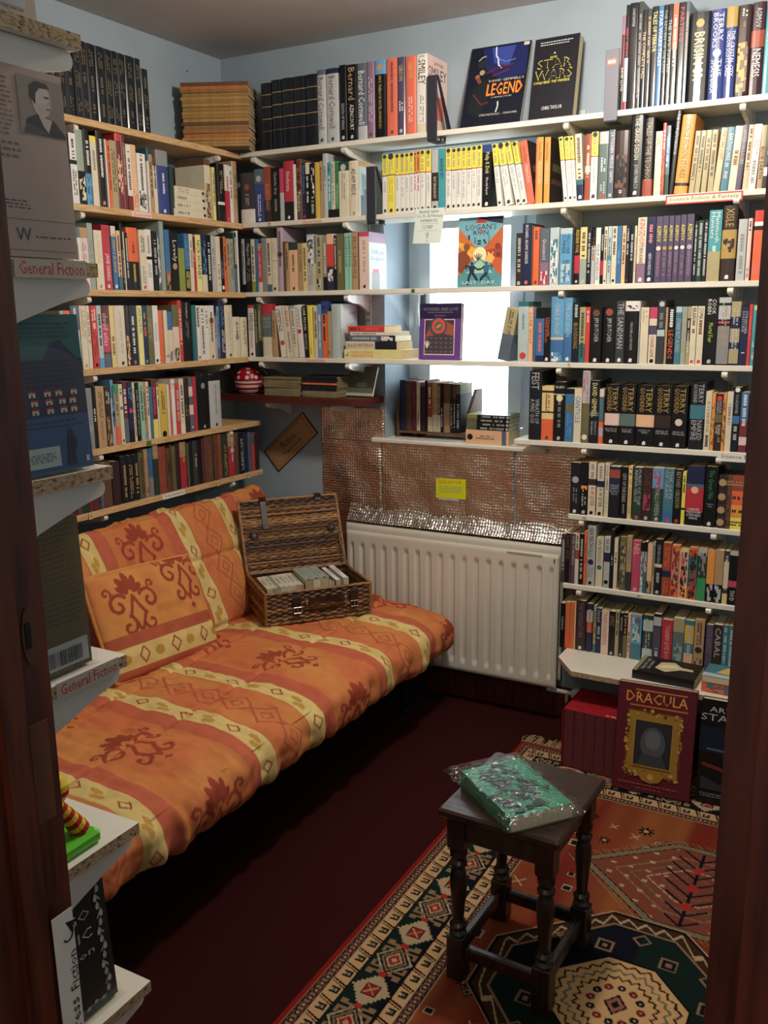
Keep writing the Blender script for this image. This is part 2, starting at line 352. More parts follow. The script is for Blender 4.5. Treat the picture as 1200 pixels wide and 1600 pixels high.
for i, z in ((5, .857), (6, .598)): place_bracket(1.66, -.0105, z-.019, -math.pi/2, bm_b, f'white bracket under the {ordn[i]} window wall shelf, at the radiator end', 'brackets on the window wall')
place_bracket(1.66, -.0105, 1.114-.019, -math.pi/2, bm_b, 'white bracket under the fifth window wall shelf, below the dark fantasy hardbacks', 'brackets on the window wall')
for k, y in enumerate([-.30, -1.02]):
    nm = ['near the room corner', 'further from the room corner'][k]
    upright(0, y, .75, 2.24, 0, f'white slotted steel upright on the futon wall {nm}', 'slotted uprights on the futon wall')
    for i, z in enumerate(ZL):
        place_bracket(.0105, y, z-.023, 0, bm_l, f'white bracket under the {ordn[i]} pine shelf, {nm}', 'brackets on the futon wall')
# divider panels standing on the shelves
mb = MB(); mb.bbox((.012, -.6570, 1.6535), (.205, -.6350, 1.899), .002, lin('8fa09a'))
DIV = mb
# dark wood corner shelf
mb = MB(); pr = [(.012, -.004), (.012, -.19), (.66, -.195)]
for k in range(9): a = -math.pi/2+k*math.pi/16; pr.append((.68+.085*math.cos(a), -.11+.085*math.sin(a)))
pr.append((.765, -.004)); mb.prism(pr[::-1], 'z', 1.206, 1.234)
tag(mb.build('corner_shelf', M_MAHOG), 'dark red wood shelf with a rounded end holding the teapot and magazines', 'shelf')
mb = bracket_mesh(.15, .06, .010)
for x in (.30, .62):
    place_bracket(x, -.001, 1.205, -math.pi/2, bm_b, 'steel bracket under the dark wood shelf, ' + ('behind the shelf books' if x < .5 else 'above the bubble foil'), 'brackets of the dark shelf')

# ------------------------------------------------------------------ shelf ends beside the door
ZA = [1.896, 1.634, 1.379, 1.118, .864, .604]
AX = 1.711
nb = ['topmost', 'second', 'third', 'fourth', 'fifth', 'lowest']
for i, z in enumerate(ZA):
    board('shelf_board', f'white shelf board with raw chipboard end beside the door frame, {nb[i]} in view', (.85, YN+.002, z-.017), (AX, -2.435, z), M_WHITE, 'chipboard ended shelves beside the door', chip={3: 1})
    mb = bracket_mesh(.19, .085, .016)
    me = mb.mesh('bracket', M_GLOSS)
    place_bracket(1.690, YN+.004, z-.018, math.pi/2, me, f'large white bracket under the {nb[i]} shelf end beside the door frame', 'brackets beside the door')
BOOKS = r'''
@L1 left 2.193
-1.2683 0.0231 0.235 0.0 teal -
-1.2449 0.0430 0.235 0.0 navy -
-1.2004 0.0328 0.235 0.0 ink ~brass:8-30 ~brass:40-62 ~brass:75-92
-1.1666 0.0285 0.235 0.0 ink ~brass:8-30 ~brass:40-62 ~brass:75-92
-1.1371 0.0250 0.235 0.0 ink ~brass:8-30 ~brass:40-62 ~brass:75-92
-1.1111 0.0321 0.235 0.0 ink ~brass:8-30 ~brass:40-62 ~brass:75-92
-1.0780 0.0343 0.235 0.0 ink ~brass:8-30 ~brass:40-62 ~brass:75-92
-1.0421 0.0345 0.235 0.0 ink ~brass:8-30 ~brass:40-62 ~brass:75-92
-1.0060 0.0276 0.235 0.0 ink ~brass:8-30 ~brass:40-62 ~brass:75-92
-0.9774 0.0297 0.235 0.0 ink ~brass:8-30 ~brass:40-62 ~brass:75-92
-0.9466 0.0359 0.235 0.0 ink ~brass:8-30 ~brass:40-62 ~brass:75-92
-0.9096 0.0413 0.235 0.0 ink ~brass:8-30 ~brass:40-62 ~brass:75-92
-0.8666 0.0263 0.235 0.0 ink ~brass:8-30 ~brass:40-62 ~brass:75-92
-0.8391 0.0303 0.235 0.0 ink ~brass:8-30 ~brass:40-62 ~brass:75-92
-0.8076 0.0296 0.235 0.0 ink ~brass:8-30 ~brass:40-62 ~brass:75-92
-0.7768 0.0425 0.235 0.0 ink ~brass:8-30 ~brass:40-62 ~brass:75-92
-0.7330 0.0321 0.235 0.0 ink ~brass:8-30 ~brass:40-62 ~brass:75-92
-0.6996 0.0359 0.209 0.0 ink ~brass:8-30 ~brass:40-62 ~brass:75-92
@L2 left 1.924
-1.1187 0.0208 0.192 0.0 grey
-1.0972 0.0214 0.192 0.0 cream
-1.0751 0.0224 0.212 0.0 black ~white:12-60 o:white:70 .red
-1.0520 0.0281 0.216 0.0 white ~dkgrey:8-35 m38-44:black ~dkgrey:52-88
-1.0224 0.0331 0.232 0.0 sage b45:black p55-95:cream,black
-0.9885 0.0254 0.237 0.0 black ~white:15-50 b42:sky p58-98:sky,blue
-0.9624 0.0269 0.220 0.0 cream t8:yellow ~grey:20-50
-0.9347 0.0042 0.226 0.0 brown -
-0.9297 0.0321 0.240 0.0 black ~white:10-60 .pink
-0.8972 0.0059 0.218 0.0 white -
-0.8906 0.0153 0.215 0.0 orange
-0.8740 0.0267 0.219 0.0 khaki
-0.8453 0.0263 0.252 0.0 burgundy t12:red p30-80:peach,maroon
-0.8182 0.0188 0.254 0.0 burgundy
-0.7986 0.0224 0.217 0.0 white b22:burgundy
-0.7754 0.0252 0.219 0.0 peach ~orange:70-95
-0.7485 0.0428 0.195 0.0 white ~black:3-62 p64-96:black,grey
-0.6988 0.0087 0.218 0.0 white t20:teal -
-0.6892 0.0175 0.198 0.0 tan
-0.6708 0.0186 0.189 0.0 cream t14:brown
-0.6487 0.0634 0.220 0.0 royal t24:grey ~white:32-66 .white
-0.5844 0.0213 0.171 0.0 forest -
-0.3873 0.0348 0.222 0.0 cream t10:brown p40-98:tan,brown
-0.3432 0.0156 0.197 0.0 lemon
-0.3266 0.0168 0.203 0.0 black -
-0.3093 0.0441 0.216 0.0 black m66-71:white
-0.2641 0.0271 0.216 0.0 white b55:crimson ~red:20-44 .orange
-0.2359 0.0192 0.214 0.0 white
-0.2140 0.0322 0.236 0.0 tan ~brown:20-60
@L3 left 1.653
-1.1154 0.0431 0.194 0.0 tan
-1.0716 0.0358 0.198 0.0 white t17:slate ~tan:25-70
-1.0350 0.0330 0.198 0.0 blush t17:tan ~grey:25-70
-1.0013 0.0236 0.214 0.0 sage ~grey:20-60
-0.9763 0.0360 0.193 0.0 cream ~peach:8-60 .tan
-0.9389 0.0360 0.213 0.0 crimson "JANE HARRIS":white:44-86 ~maroon:5-12 .cream
-0.9014 0.0053 0.212 0.0 black -
-0.8958 0.0223 0.212 0.0 blue t16:cream .white
-0.8727 0.0176 0.198 0.0 peach b22:teal ~black:8-78
-0.8543 0.0131 0.224 0.0 black ~grey:40-90
-0.8405 0.0058 0.196 0.0 cream -
-0.8339 0.0136 0.194 0.0 black ~cream:10-80
-0.8194 0.0532 0.213 0.0 orange b46:black ~maroon:22-40 ~mustard:58-88
-0.7646 0.0341 0.208 0.0 cream ~dkgrey:10-36 ~grey:60-90 .red
-0.7297 0.0298 0.212 0.0 white ~grey:10-40 m44-49:black ~grey:55-80
-0.6983 0.0252 0.208 0.0 black
-0.6728 0.0137 0.208 0.0 slate p10-90:white,slate
-0.6330 0.0269 0.218 0.0 blue b28:brown p72-98:tan,black m68-71:red
-0.6044 0.0406 0.212 0.0 black "Lovely":white:14-50 o:tan:58
-0.5620 0.0338 0.156 0.0 leaf -
-0.5273 0.0270 0.211 0.0 blue b38:black p65-95:leaf,tan ~sky:12-55
-0.4985 0.0213 0.211 0.0 cream ~grey:12-60
-0.4758 0.0145 0.202 0.0 maroon b75:crimson ~cream:30-45
-0.4604 0.0302 0.211 0.0 lemon "NICK HORNBY":black:10-78
-0.4273 0.0307 0.212 0.0 navy p10-70:sky,navy b30:cream
-0.3946 0.0263 0.215 0.0 black ~white:14-80
-0.3673 0.0242 0.212 0.0 silver ~grey:20-60
-0.3422 0.0275 0.212 0.0 cream ~grey:50-90
-0.3137 0.0222 0.209 0.0 black p30-75:slate,black o:white:92
-0.2905 0.0153 0.214 0.0 orange ~black:16-60
-0.2741 0.0195 0.208 0.0 tan
-0.2536 0.0250 0.208 0.0 sage
-0.2276 0.0210 0.233 0.0 forest b40:slate
-0.2055 0.0117 0.242 0.0 white -
@L4 left 1.391
-1.1470 0.0162 0.193 0.0 sage
-1.1302 0.0273 0.193 0.0 teal t18:orange
-1.1015 0.0341 0.209 0.0 pale t38:slate ~white:4-28 ~grey:44-90
-1.0646 0.0269 0.209 0.0 cream ~tan:6-50 .tan
-1.0363 0.0165 0.209 0.0 cream ~grey:10-60
-1.0165 0.0262 0.209 0.0 red ~white:4-24 ~white:28-36 ~maroon:42-80 .black
-0.9896 0.0206 0.209 0.0 pale b16:sky
-0.9683 0.0336 0.209 0.0 maroon m30-75:rose b22:slate "cloud atlas":blush:12-65
-0.9331 0.0216 0.209 0.0 yolk ~brown:50-80
-0.9069 0.0496 0.209 0.0 cream ~silver:10-80 .black
-0.8560 0.0186 0.209 0.0 dkbrown p50-98:peach,brown
-0.8367 0.0361 0.209 0.0 ink ~white:18-80 .grey
-0.7986 0.0257 0.209 0.0 lemon "SAM NORTH":teal:4-46
-0.7716 0.0215 0.209 0.0 navy o:red:45 .sky
-0.7489 0.0276 0.209 0.0 olive ~khaki:20-60
-0.7196 0.0221 0.209 0.0 white ~pale:30-60 .black
-0.6972 0.0074 0.209 0.0 white ~pale:30-60 .black
-0.6886 0.0228 0.192 0.0 orange -
-0.6623 0.0196 0.192 0.0 cream p80-92:brown,cream
-0.6417 0.0252 0.187 0.0 cream t36:blue p76-98:slate,grey
-0.6157 0.0350 0.211 0.0 olive b62:blush p75-98:green,brown
-0.5799 0.0204 0.228 0.0 red m46-47:maroon
-0.5585 0.0527 0.224 0.0 black "DON DELILLO":white:3-28 ~grey:32-60
-0.5043 0.0245 0.211 0.0 teal -
-0.4784 0.0220 0.209 0.0 white ~black:4-38 .red
-0.4555 0.0232 0.209 0.0 white ~dkgrey:6-90
-0.4313 0.0239 0.209 0.0 white ~grey:10-40
-0.4064 0.0342 0.209 0.0 cream t22:white o:brown:28 .brown
-0.3713 0.0165 0.206 0.0 lilac t18:black
-0.3537 0.0141 0.206 0.0 sky b20:slate
-0.3386 0.0363 0.229 0.0 navy ~sky:10-44 ~white:50-90
-0.3002 0.0501 0.211 0.0 cream ~silver:10-70 .forest
-0.2485 0.0459 0.164 0.0 cream o:grey:50
-0.2015 0.0469 0.162 0.0 cream
@L5 left 1.119
-1.1002 0.0350 0.210 0.0 dkgrey b10:blush
-1.0645 0.0262 0.208 0.0 grey ~silver:60-70
-1.0372 0.0136 0.221 0.0 black ~white:38-58
-1.0207 0.0381 0.210 0.0 tan ~brown:8-50 "TALES OF DOGS":maroon:56-88
-0.9814 0.0266 0.208 0.0 dkbrown ~cream:8-30 p50-98:khaki,brown
-0.9541 0.0034 0.166 0.0 white -
-0.9499 0.0139 0.229 0.0 sky b34:lilac m50-56:navy
-0.9352 0.0210 0.212 0.0 khaki b30:orange t14:green
-0.9134 0.0181 0.211 0.0 cream ~black:8-18 o:slate:40 .dkgrey
-0.8938 0.0215 0.218 0.0 slate t60:maroon ~white:10-50
-0.8715 0.0249 0.217 0.0 navy ~sky:8-30 o:rose:48 b20:black
-0.8454 0.0114 0.212 0.0 cream ~brown:10-90
-0.8319 0.0152 0.209 0.0 black ~grey:10-90
-0.8147 0.0199 0.211 0.0 mint
-0.7940 0.0159 0.211 0.0 tan b15:grey
-0.7773 0.0143 0.210 0.0 cream ~black:8-60
-0.7622 0.0136 0.190 0.0 blue -
-0.7478 0.0248 0.217 0.0 maroon b32:yellow ~rose:10-60
-0.7220 0.0104 0.187 0.0 cream ~black:5-40
-0.7114 0.0391 0.197 0.0 mustard o:black:95
-0.6714 0.0142 0.193 0.0 cream -
-0.6563 0.0125 0.191 0.0 red
-0.6429 0.0203 0.210 0.0 white ~grey:4-16
-0.6217 0.0214 0.192 0.0 red
-0.5989 0.0244 0.209 0.0 cream b18:white
-0.5713 0.0262 0.210 0.0 dkbrown ~grey:50-70
-0.5442 0.0217 0.208 0.0 slate m16-34:blush m50-68:blush ~white:90-94
-0.5210 0.0186 0.211 0.0 crimson -
-0.5005 0.0782 0.230 0.0 black ~grey:6-9 o:grey:25 .silver
-0.4208 0.0719 0.213 0.0 silver t12:black ~grey:20-75 .black
@L6 left 0.905
-1.1681 0.0292 0.136 0.0 maroon
-1.1381 0.0213 0.132 0.0 brown
-1.1161 0.0347 0.133 0.0 forest
-1.0806 0.0062 0.135 0.0 crimson
-1.0728 0.0379 0.161 0.0 maroon
-1.0341 0.0173 0.157 0.0 slate
-1.0156 0.0416 0.159 0.0 brown
-0.9691 0.0392 0.158 0.0 wine
-0.9273 0.0315 0.171 0.0 ink ~gold:20-90
-0.8945 0.0281 0.170 0.0 ink ~gold:20-90
-0.8642 0.0259 0.169 0.0 ink ~gold:20-90
-0.8365 0.0236 0.171 0.0 olive ~dkbrown:10-90
-0.8116 0.0207 0.181 0.0 tan ~dkbrown:80-90
-0.7886 0.0237 0.181 0.0 grey t60:blue
-0.7621 0.0273 0.190 0.0 forest t28:tan
-0.7330 0.0405 0.178 0.0 rust
-0.6916 0.0210 0.168 0.0 brown ~black:30-60
-0.6703 0.0062 0.180 0.0 brown ~black:30-60
-0.6626 0.0211 0.173 0.0 olive
-0.6394 0.0261 0.177 0.0 wine
-0.6107 0.0344 0.180 0.0 crimson t32:tan ~gold:34-44
-0.5752 0.0102 0.173 0.0 olive -
-0.5635 0.0227 0.178 0.0 ink
-0.5397 0.0284 0.178 0.0 dkgrey ~khaki:30-60
-0.5102 0.0221 0.177 0.0 black
-0.4864 0.0184 0.179 0.0 maroon
-0.4668 0.0523 0.190 0.0 brown ~rust:20-90
-0.4128 0.0261 0.186 0.0 brown
-0.3855 0.0258 0.185 0.0 rust
-0.3550 0.0345 0.181 0.0 forest ~gold:25-95
-0.3181 0.0425 0.180 0.0 crimson t30:tan o:silver:40
-0.2738 0.0228 0.179 0.0 brown
-0.2485 0.0337 0.176 0.0 black ~silver:15-90
-0.2135 0.0279 0.172 0.0 navy
-0.1844 0.0237 0.169 0.0 slate
-0.1594 0.0181 0.162 0.0 red t28:slate
-0.1393 0.0354 0.163 0.0 wine
@B1 back 2.193
0.3235 0.0453 0.245 0.0 ink m17-18:gold m35-36:gold m53-54:gold m71-72:brass -
0.3713 0.0457 0.251 0.0 ink m17-18:gold m35-36:gold m53-54:gold m71-72:brass -
0.4191 0.0531 0.252 0.0 ink m17-18:gold m35-36:gold m53-54:gold m71-72:brass -
0.4747 0.0523 0.251 0.0 ink m17-18:gold m35-36:gold m53-54:gold m71-72:brass -
0.5289 0.0535 0.252 0.0 ink m17-18:gold m35-36:gold m53-54:gold m71-72:brass -
0.5827 0.0374 0.261 0.0 silver t7:slate "Bernard Cornwell":brown:10-80 .dkgrey
0.6218 0.0534 0.261 0.0 silver t7:navy "Bernard Cornwell":brown:10-80 .dkgrey
0.6801 0.0312 0.266 0.0 black "DEATH OF KINGS":silver:50-84 .silver
0.7135 0.0415 0.263 0.0 black "Bernard":tan:4-46 "AZINCOURT":white:52-86 .silver
0.7571 0.0410 0.262 0.0 slate b18:silver "Bernard Cornwell":white:10-80
0.7997 0.0312 0.262 0.0 mauve ~silver:20-80 .brown
0.8325 0.0448 0.262 0.0 black t18:sky o:tan:9 "PAUL THEROUX HOTEL HONOLULU":mustard:20-88
0.8794 0.0462 0.263 0.0 coral ~brown:5-70 .brown
0.9261 0.0311 0.261 0.0 plum "GIBSON":mustard:10-30 ~white:56-70 .silver
0.9587 0.0417 0.260 0.0 coral "GIBSON":mustard:8-28 ~blush:50-85
1.0020 0.0461 0.260 0.0 white "JANE":black:1-5:h "SMILEY":black:7-38 ~grey:52-86 b12:cream
1.7316 0.0111 0.279 0.0 maroon t20:mauve "DAVID LLOYD":white:55-80 b40:black
1.7432 0.0107 0.307 0.0 white t50:black b8:crimson ~crimson:20-50
1.7548 0.0256 0.310 0.0 black "CONSTANTINE":silver:5-22
1.7813 0.0136 0.311 0.0 dkgrey ~grey:10-90
1.7957 0.0140 0.285 0.0 black "THE COMPLETE FALL":peach:22-70
1.8106 0.0135 0.285 0.0 dkgrey
1.8249 0.0186 0.290 0.0 black "TALES OF TERROR":lemon:5-45
1.8439 0.0155 0.290 0.0 blue "STAR WARS TALES":white:5-75
1.8602 0.0120 0.290 0.0 black "THE RETURN OF THE KING":sage:5-75
1.8731 0.0140 0.290 0.0 black "THE TWO TOWERS":silver:15-70
1.8880 0.0165 0.290 0.0 dkgrey t45:coral
1.9057 0.0194 0.290 0.0 black "PARTING":crimson:5-45
1.9259 0.0109 0.290 0.0 slate
1.9393 0.0620 0.254 0.0 black "BRISINGR":lemon:22-76 o:gold:12
2.0025 0.0422 0.254 0.0 royal "TERRY|BROOKS":white:4-42 "THE|SHANNARA":cream:55-92 o:pale:48
2.0459 0.0324 0.255 0.0 royal t22:gold "THE CRYSTAL CITY|ORSON SCOTT CARD":white:26-76
2.0795 0.0380 0.254 0.0 dkbrown ~cream:4-14 "DEAD":tan:18-24 p40-95:amber,brown
2.1187 0.0378 0.256 0.0 wine "ASIMOV":silver:6-27 m30-48:rust "NEMESIS":white:50-80
2.1577 0.0316 0.248 0.0 turq "HOLT":silver:8-45
@B2 back 1.924
0.2032 0.0731 0.193 0.0 dkgrey b28:white o:rust:28 ~silver:40-66
0.2775 0.0428 0.203 0.0 royal t28:slate o:silver:18 ~white:45-88 .white
0.3222 0.0326 0.209 0.0 rust b40:dkbrown "BLEED HARD":tan:32-80
0.3566 0.0395 0.202 0.0 black "Charlotte Grey":silver:8-50 ~grey:55-80
0.3985 0.0151 0.197 0.0 silver t46:rose -
0.4154 0.0467 0.222 0.0 crimson b32:black "Nosferatu":white:18-50 .white
0.4633 0.0125 0.207 0.0 white -
0.4781 0.0236 0.225 0.0 brown p5-60:rust,dkbrown "Pandora":cream:54-86
0.5024 0.0182 0.209 0.0 navy "Helen Dunmore":sky:4-54 .red
0.5217 0.0169 0.208 0.0 black t20:cream ~white:24-70
0.5398 0.0238 0.204 0.0 ink p8-60:white,black ~silver:60-90
0.5648 0.0185 0.206 0.0 mustard -
0.5844 0.0126 0.209 0.0 tan
0.5982 0.0217 0.235 0.0 silver ~grey:20-50
0.6205 0.0148 0.202 0.0 turq b15:black "CLEA":black:6-18 ~white:22-70
0.6365 0.0159 0.201 0.0 cream b15:black "BALTHAZAR":black:4-38 ~grey:42-76
0.6535 0.0164 0.203 0.0 green b15:black "MOUNTOLIVE":black:4-38 ~sage:42-76
0.6726 0.0397 0.198 0.0 cream t16:forest o:silver:10 ~grey:20-70
0.7134 0.0453 0.199 0.0 cream "ADAM BEDE":black:14-62 .tan
0.8597 0.0213 0.209 0.0 MY
0.8819 0.0310 0.208 0.0 MYall
0.9147 0.0187 0.207 0.0 MY
0.9343 0.0200 0.207 0.0 MY
0.9552 0.0172 0.207 0.0 MY
0.9733 0.0184 0.208 0.0 MY
0.9926 0.0096 0.208 0.0 MYo
1.0031 0.0131 0.210 0.0 MYo
1.0179 0.0186 0.211 0.0 MY
1.0396 0.0198 0.210 0.0 MY
1.0633 0.0252 0.207 0.0 silver m37-84:dkbrown "RAY BRADBURY":cream:44-80 .black
1.0902 0.0267 0.208 0.0 turq "BRADBURY":navy:16-48
1.1186 0.0211 0.208 0.0 MY
1.1409 0.0184 0.207 0.0 MY
1.1606 0.0191 0.207 0.0 MY
1.1806 0.0174 0.207 0.0 MY
1.1992 0.0181 0.207 0.0 MY
1.2185 0.0188 0.208 0.0 MY
1.2390 0.0191 0.208 0.0 MY
1.2593 0.0339 0.207 0.0 black t12:royal "Philip K Dick":lemon:12-46 "Minority Report":white:52-80 .white
1.3184 0.0180 0.208 -6.9 MY
1.3479 0.0265 0.208 -9.9 MY
1.3877 0.0204 0.212 -13.3 MY
1.4091 0.0195 0.210 -11.7 MY
1.4294 0.0251 0.209 -9.2 coral "Science Fiction":dkbrown:8-34 "Stapledon":blush:38-66
1.4552 0.0041 0.209 0.0 coral "Science Fiction":dkbrown:8-34 "Aldiss":blush:38-66
1.4600 0.0213 0.213 0.0 amber "Science Fiction":dkbrown:8-34 "Behold the Man":blush:38-70
1.4854 0.0204 0.211 0.0 amber "Science Fiction":dkbrown:8-34 "Childhoods End":blush:38-70
1.5578 0.0133 0.208 -6.9 MY
1.5726 0.0169 0.207 -5.7 MY
1.5906 0.0117 0.207 -5.4 MY
1.6030 0.0219 0.211 -3.8 cream b24:navy m68-76:teal .white
1.6267 0.0177 0.208 0.0 rust m48-58:silver
1.6459 0.0226 0.212 0.0 MY
1.6733 0.0286 0.210 0.0 sagedk t18:silver ~white:38-60 ~silver:72-90 .red
1.7032 0.0193 0.213 0.0 slate "J R TOLKIEN  MIDDLE - EARTH":white:4-76 .silver
1.7233 0.0482 0.207 0.0 dkbrown p35-85:brown,black ~silver:82-92
1.7726 0.0428 0.250 0.0 black "THE GRAND DESIGN":cream:4-54 "JOHN MARCO":silver:60-90 .white
1.8170 0.0311 0.237 0.0 ink "TALES OF THE TECHNOS":tan:5-80 b22:rust
1.8536 0.0212 0.194 0.0 cream "TRANSITIONS|POWERS|OPTION":black:5-72
1.8753 0.0105 0.217 0.0 red b60:rust p45-98:orange,rust ~white:10-36
1.8866 0.0135 0.208 0.0 slate p10-60:silver,sky b30:forest
1.9009 0.0144 0.249 3.3 black "THE COMPLETE PARANOIA":silver:4-52
1.9170 0.0402 0.234 4.0 amber "SCIENCE FICTION STORIES":dkbrown:5-80 m86-90:dkbrown
1.9638 0.0163 0.183 3.8 khaki
1.9811 0.0155 0.183 3.8 khaki
1.9996 0.0164 0.183 2.9 khaki
2.0195 0.0172 0.182 2.0 khaki
2.0373 0.0181 0.185 4.8 peach "THE DARK LIGHT":brown:4-50
2.0574 0.0217 0.185 4.3 bluegrn "EARTHQUAKE":white:10-52 ~silver:56-82
2.0809 0.0220 0.186 3.9 cream m36-62:peach ~brown:38-60
2.1035 0.0154 0.187 3.8 plum "HYPERION LOCKE":silver:8-60
2.1229 0.0153 0.186 2.7 peach ~dkbrown:6-70
2.1387 0.0219 0.186 2.7 white "CRYSTAL|RAIN":grey:20-50 ~grey:56-90
2.1642 0.0151 0.181 1.6 tan t32:khaki "BLUE EARTH":dkbrown:34-84
2.1797 0.0227 0.177 1.7 black ~silver:40-46 m50-62:dkgrey m66-80:white
@B3 back 1.653
0.1992 0.0133 0.212 0.0 silver b15:black
0.2142 0.0306 0.212 0.0 ink "Magnus Mills":silver:10-50 ~grey:55-80
0.2460 0.0185 0.209 0.0 cream b20:leaf
0.2657 0.0119 0.208 0.0 blue -
0.2781 0.0189 0.191 0.0 red b20:cream t10:tan
0.2982 0.0229 0.211 0.0 grey -
0.3223 0.0210 0.209 0.0 cream b14:slate
0.3451 0.0273 0.209 0.0 cream ~silver:10-30 m42-43:grey .dkgrey
0.3741 0.0282 0.248 0.0 lilac o:dkgrey:42
0.4034 0.0109 0.193 0.0 brown -
0.4154 0.0137 0.186 0.0 tan
0.4309 0.0402 0.189 0.0 peach t16:forest ~brown:26-60 .brown
0.4733 0.0225 0.183 0.0 tan "THE COUNTRY":brown:12-60
0.4969 0.0212 0.183 0.0 yolk ~brown:10-80
0.5192 0.0321 0.214 0.0 silver p4-55:white,dkgrey ~grey:50-90
0.5525 0.0050 0.208 0.0 blue b50:yellow -
0.5586 0.0313 0.210 0.0 khaki ~dkgrey:5-70 p78-98:black,silver
0.5909 0.0191 0.206 0.0 grey b25:black
0.6111 0.0303 0.212 0.0 peach b48:navy m18-58:red p62-85:slate,white
0.6425 0.0129 0.206 0.0 navy b60:black
0.6570 0.0278 0.210 0.0 olive ~khaki:30-70
0.6890 0.0159 0.211 0.0 mint "ELIZABETH DAVID":forest:6-60
0.7060 0.0159 0.212 0.0 mint "ELIZABETH DAVID":forest:6-60
0.7240 0.0252 0.213 0.0 tan "BECK CRIME FILE":brown:8-80
0.7497 0.0052 0.212 0.0 brown -
0.7560 0.0436 0.212 0.0 blush t8:rose ~tan:15-70 .forest
1.3905 0.0230 0.178 0.0 dkbrown .silver
1.4142 0.0314 0.209 0.0 navy "RICHARD ADAMS SHARDIK":white:3-65 .coral
1.4464 0.0062 0.202 0.0 brown -
1.4535 0.0214 0.195 0.0 orange ~brown:4-22 .brown
1.4783 0.0324 0.188 0.0 mauve t60:slate "Greensword":blush:18-54 p75-98:crimson,white
1.5130 0.0320 0.190 0.0 pale p20-95:white,bluegrn
1.5496 0.0422 0.186 0.0 sky "HELLICONIA|SUMMER":ink:12-45 t10:pale p55-95:pale,bluegrn
1.5947 0.0052 0.184 0.0 dkbrown -
1.6004 0.0175 0.184 0.0 black "FREDERIK POHL":mustard:3-44 m48-80:crimson .silver
1.6197 0.0233 0.186 0.0 yolk b45:sage .silver
1.6437 0.0143 0.185 0.0 ink ~silver:10-80
1.6595 0.0117 0.178 0.0 silver t30:black o:coral:50
1.6723 0.0164 0.182 0.0 white "PHILIP ANDERSON":slate:30-92
1.6898 0.0102 0.180 0.0 black m58-84:crimson ~silver:10-40
1.7010 0.0108 0.184 0.0 cream ~black:4-60 .black
1.7130 0.0119 0.185 0.0 pale m50-60:turq ~slate:20-80
1.7263 0.0168 0.184 0.0 cream ~dkgrey:4-50 .black
1.7438 0.0153 0.184 0.0 blue ~sky:40-66
1.7602 0.0131 0.184 0.0 peach .yellow
1.7740 0.0109 0.182 0.0 ink ~silver:5-50 .rust
1.7857 0.0151 0.183 0.0 black ~silver:15-60
1.8011 0.0070 0.182 0.0 cream ~khaki:20-80
1.8098 0.0285 0.207 0.0 cream b30:mauve "KINGDOM":rose:3-44 "BEN KANE":black:46-70 .white
1.8390 0.0283 0.207 0.0 navy ~pink:12-40 "NEW HORIZONS":white:55-88 .white
1.8687 0.0205 0.207 0.0 plum "ASIMOV":yellow:14-38 o:cream:48 ~mauve:54-90
1.8903 0.0179 0.207 0.0 plum "ASIMOV":yellow:14-38 o:gold:48 ~mauve:54-90
1.9092 0.0163 0.207 0.0 plum "ASIMOV":yellow:14-38 o:gold:48 ~mauve:54-90
1.9266 0.0173 0.207 0.0 plum "ASIMOV":yellow:14-38 o:white:48 ~mauve:54-90
1.9453 0.0179 0.208 0.0 plum "ASIMOV":yellow:14-38 o:white:48 ~mauve:54-90
1.9649 0.0219 0.209 0.0 plum "ASIMOV":yellow:14-38 o:lilac:48 ~mauve:54-90
1.9890 0.0107 0.186 0.0 ink ~silver:5-90
2.0007 0.0159 0.188 0.0 forest ~silver:5-90
2.0180 0.0137 0.189 0.0 ink ~silver:5-90
2.0331 0.0384 0.216 0.0 turq b42:khaki "Mammoth|Hunters":white:3-45 ~white:50-60
2.0728 0.0432 0.228 0.0 dkbrown "XISLE":gold:4-28 m32-70:gold p44-62:dkbrown,gold .white
2.1210 0.0255 0.185 0.0 silver ~grey:20-90
2.1491 0.0118 0.186 0.0 blush ~dkgrey:5-20 ~grey:80-95
2.1665 0.0251 0.208 0.0 orange t22:red m16-22:white m22-28:black ~coral:30-65 m74-92:coral
2.1933 0.0291 0.217 0.0 crimson t55:black "Jack Ketchum":crimson:4-45 ~rose:60-90
@B4 back 1.391
0.2185 0.0298 0.211 0.0 white t6:red "TIMELINE":dkgrey:14-50 "NETHERLAND":rose:52-84 .black
0.2493 0.0175 0.215 0.0 forest
0.2680 0.0153 0.214 0.0 olive b30:ink
0.2844 0.0525 0.214 0.0 sagedk t20:crimson b38:cream "NEW|SCOTTISH|POETRY":silver:24-46:h
0.3385 0.0182 0.189 0.0 tan ~brown:20-60
0.3792 0.0292 0.205 -6.8 white ~dkgrey:6-50 o:red:72
0.4090 0.0084 0.205 -6.1 cream -
0.4179 0.0200 0.205 -5.8 cream "ELIZA":rose:10-42 ~grey:50-90
0.4393 0.0240 0.206 -4.3 cream ~grey:10-80 t6:sage
0.4689 0.0264 0.208 -5.8 white ~grey:4-42 o:crimson:50
0.4958 0.0196 0.204 -2.8 black "LIAR MOON":white:4-46 "BEN PASTOR":silver:54-84
0.5176 0.0195 0.206 -1.8 yellow ~mustard:80-92
0.5396 0.0194 0.204 0.0 cream
0.5605 0.0177 0.210 0.0 sky ~white:20-80
0.5802 0.0242 0.221 0.0 orange t22:royal
0.6064 0.0150 0.182 0.0 tan ~brown:85-92
0.6224 0.0457 0.210 0.0 pale ~silver:10-40
1.3259 0.0438 0.186 10.8 slate t50:khaki ~dkgrey:5-50
1.4044 0.0383 0.208 0.0 pale t8:teal "LINDEN RIVER":dkgrey:20-46 o:red:90
1.4430 0.0155 0.188 0.0 peach "LONE WOLF":rust:10-70
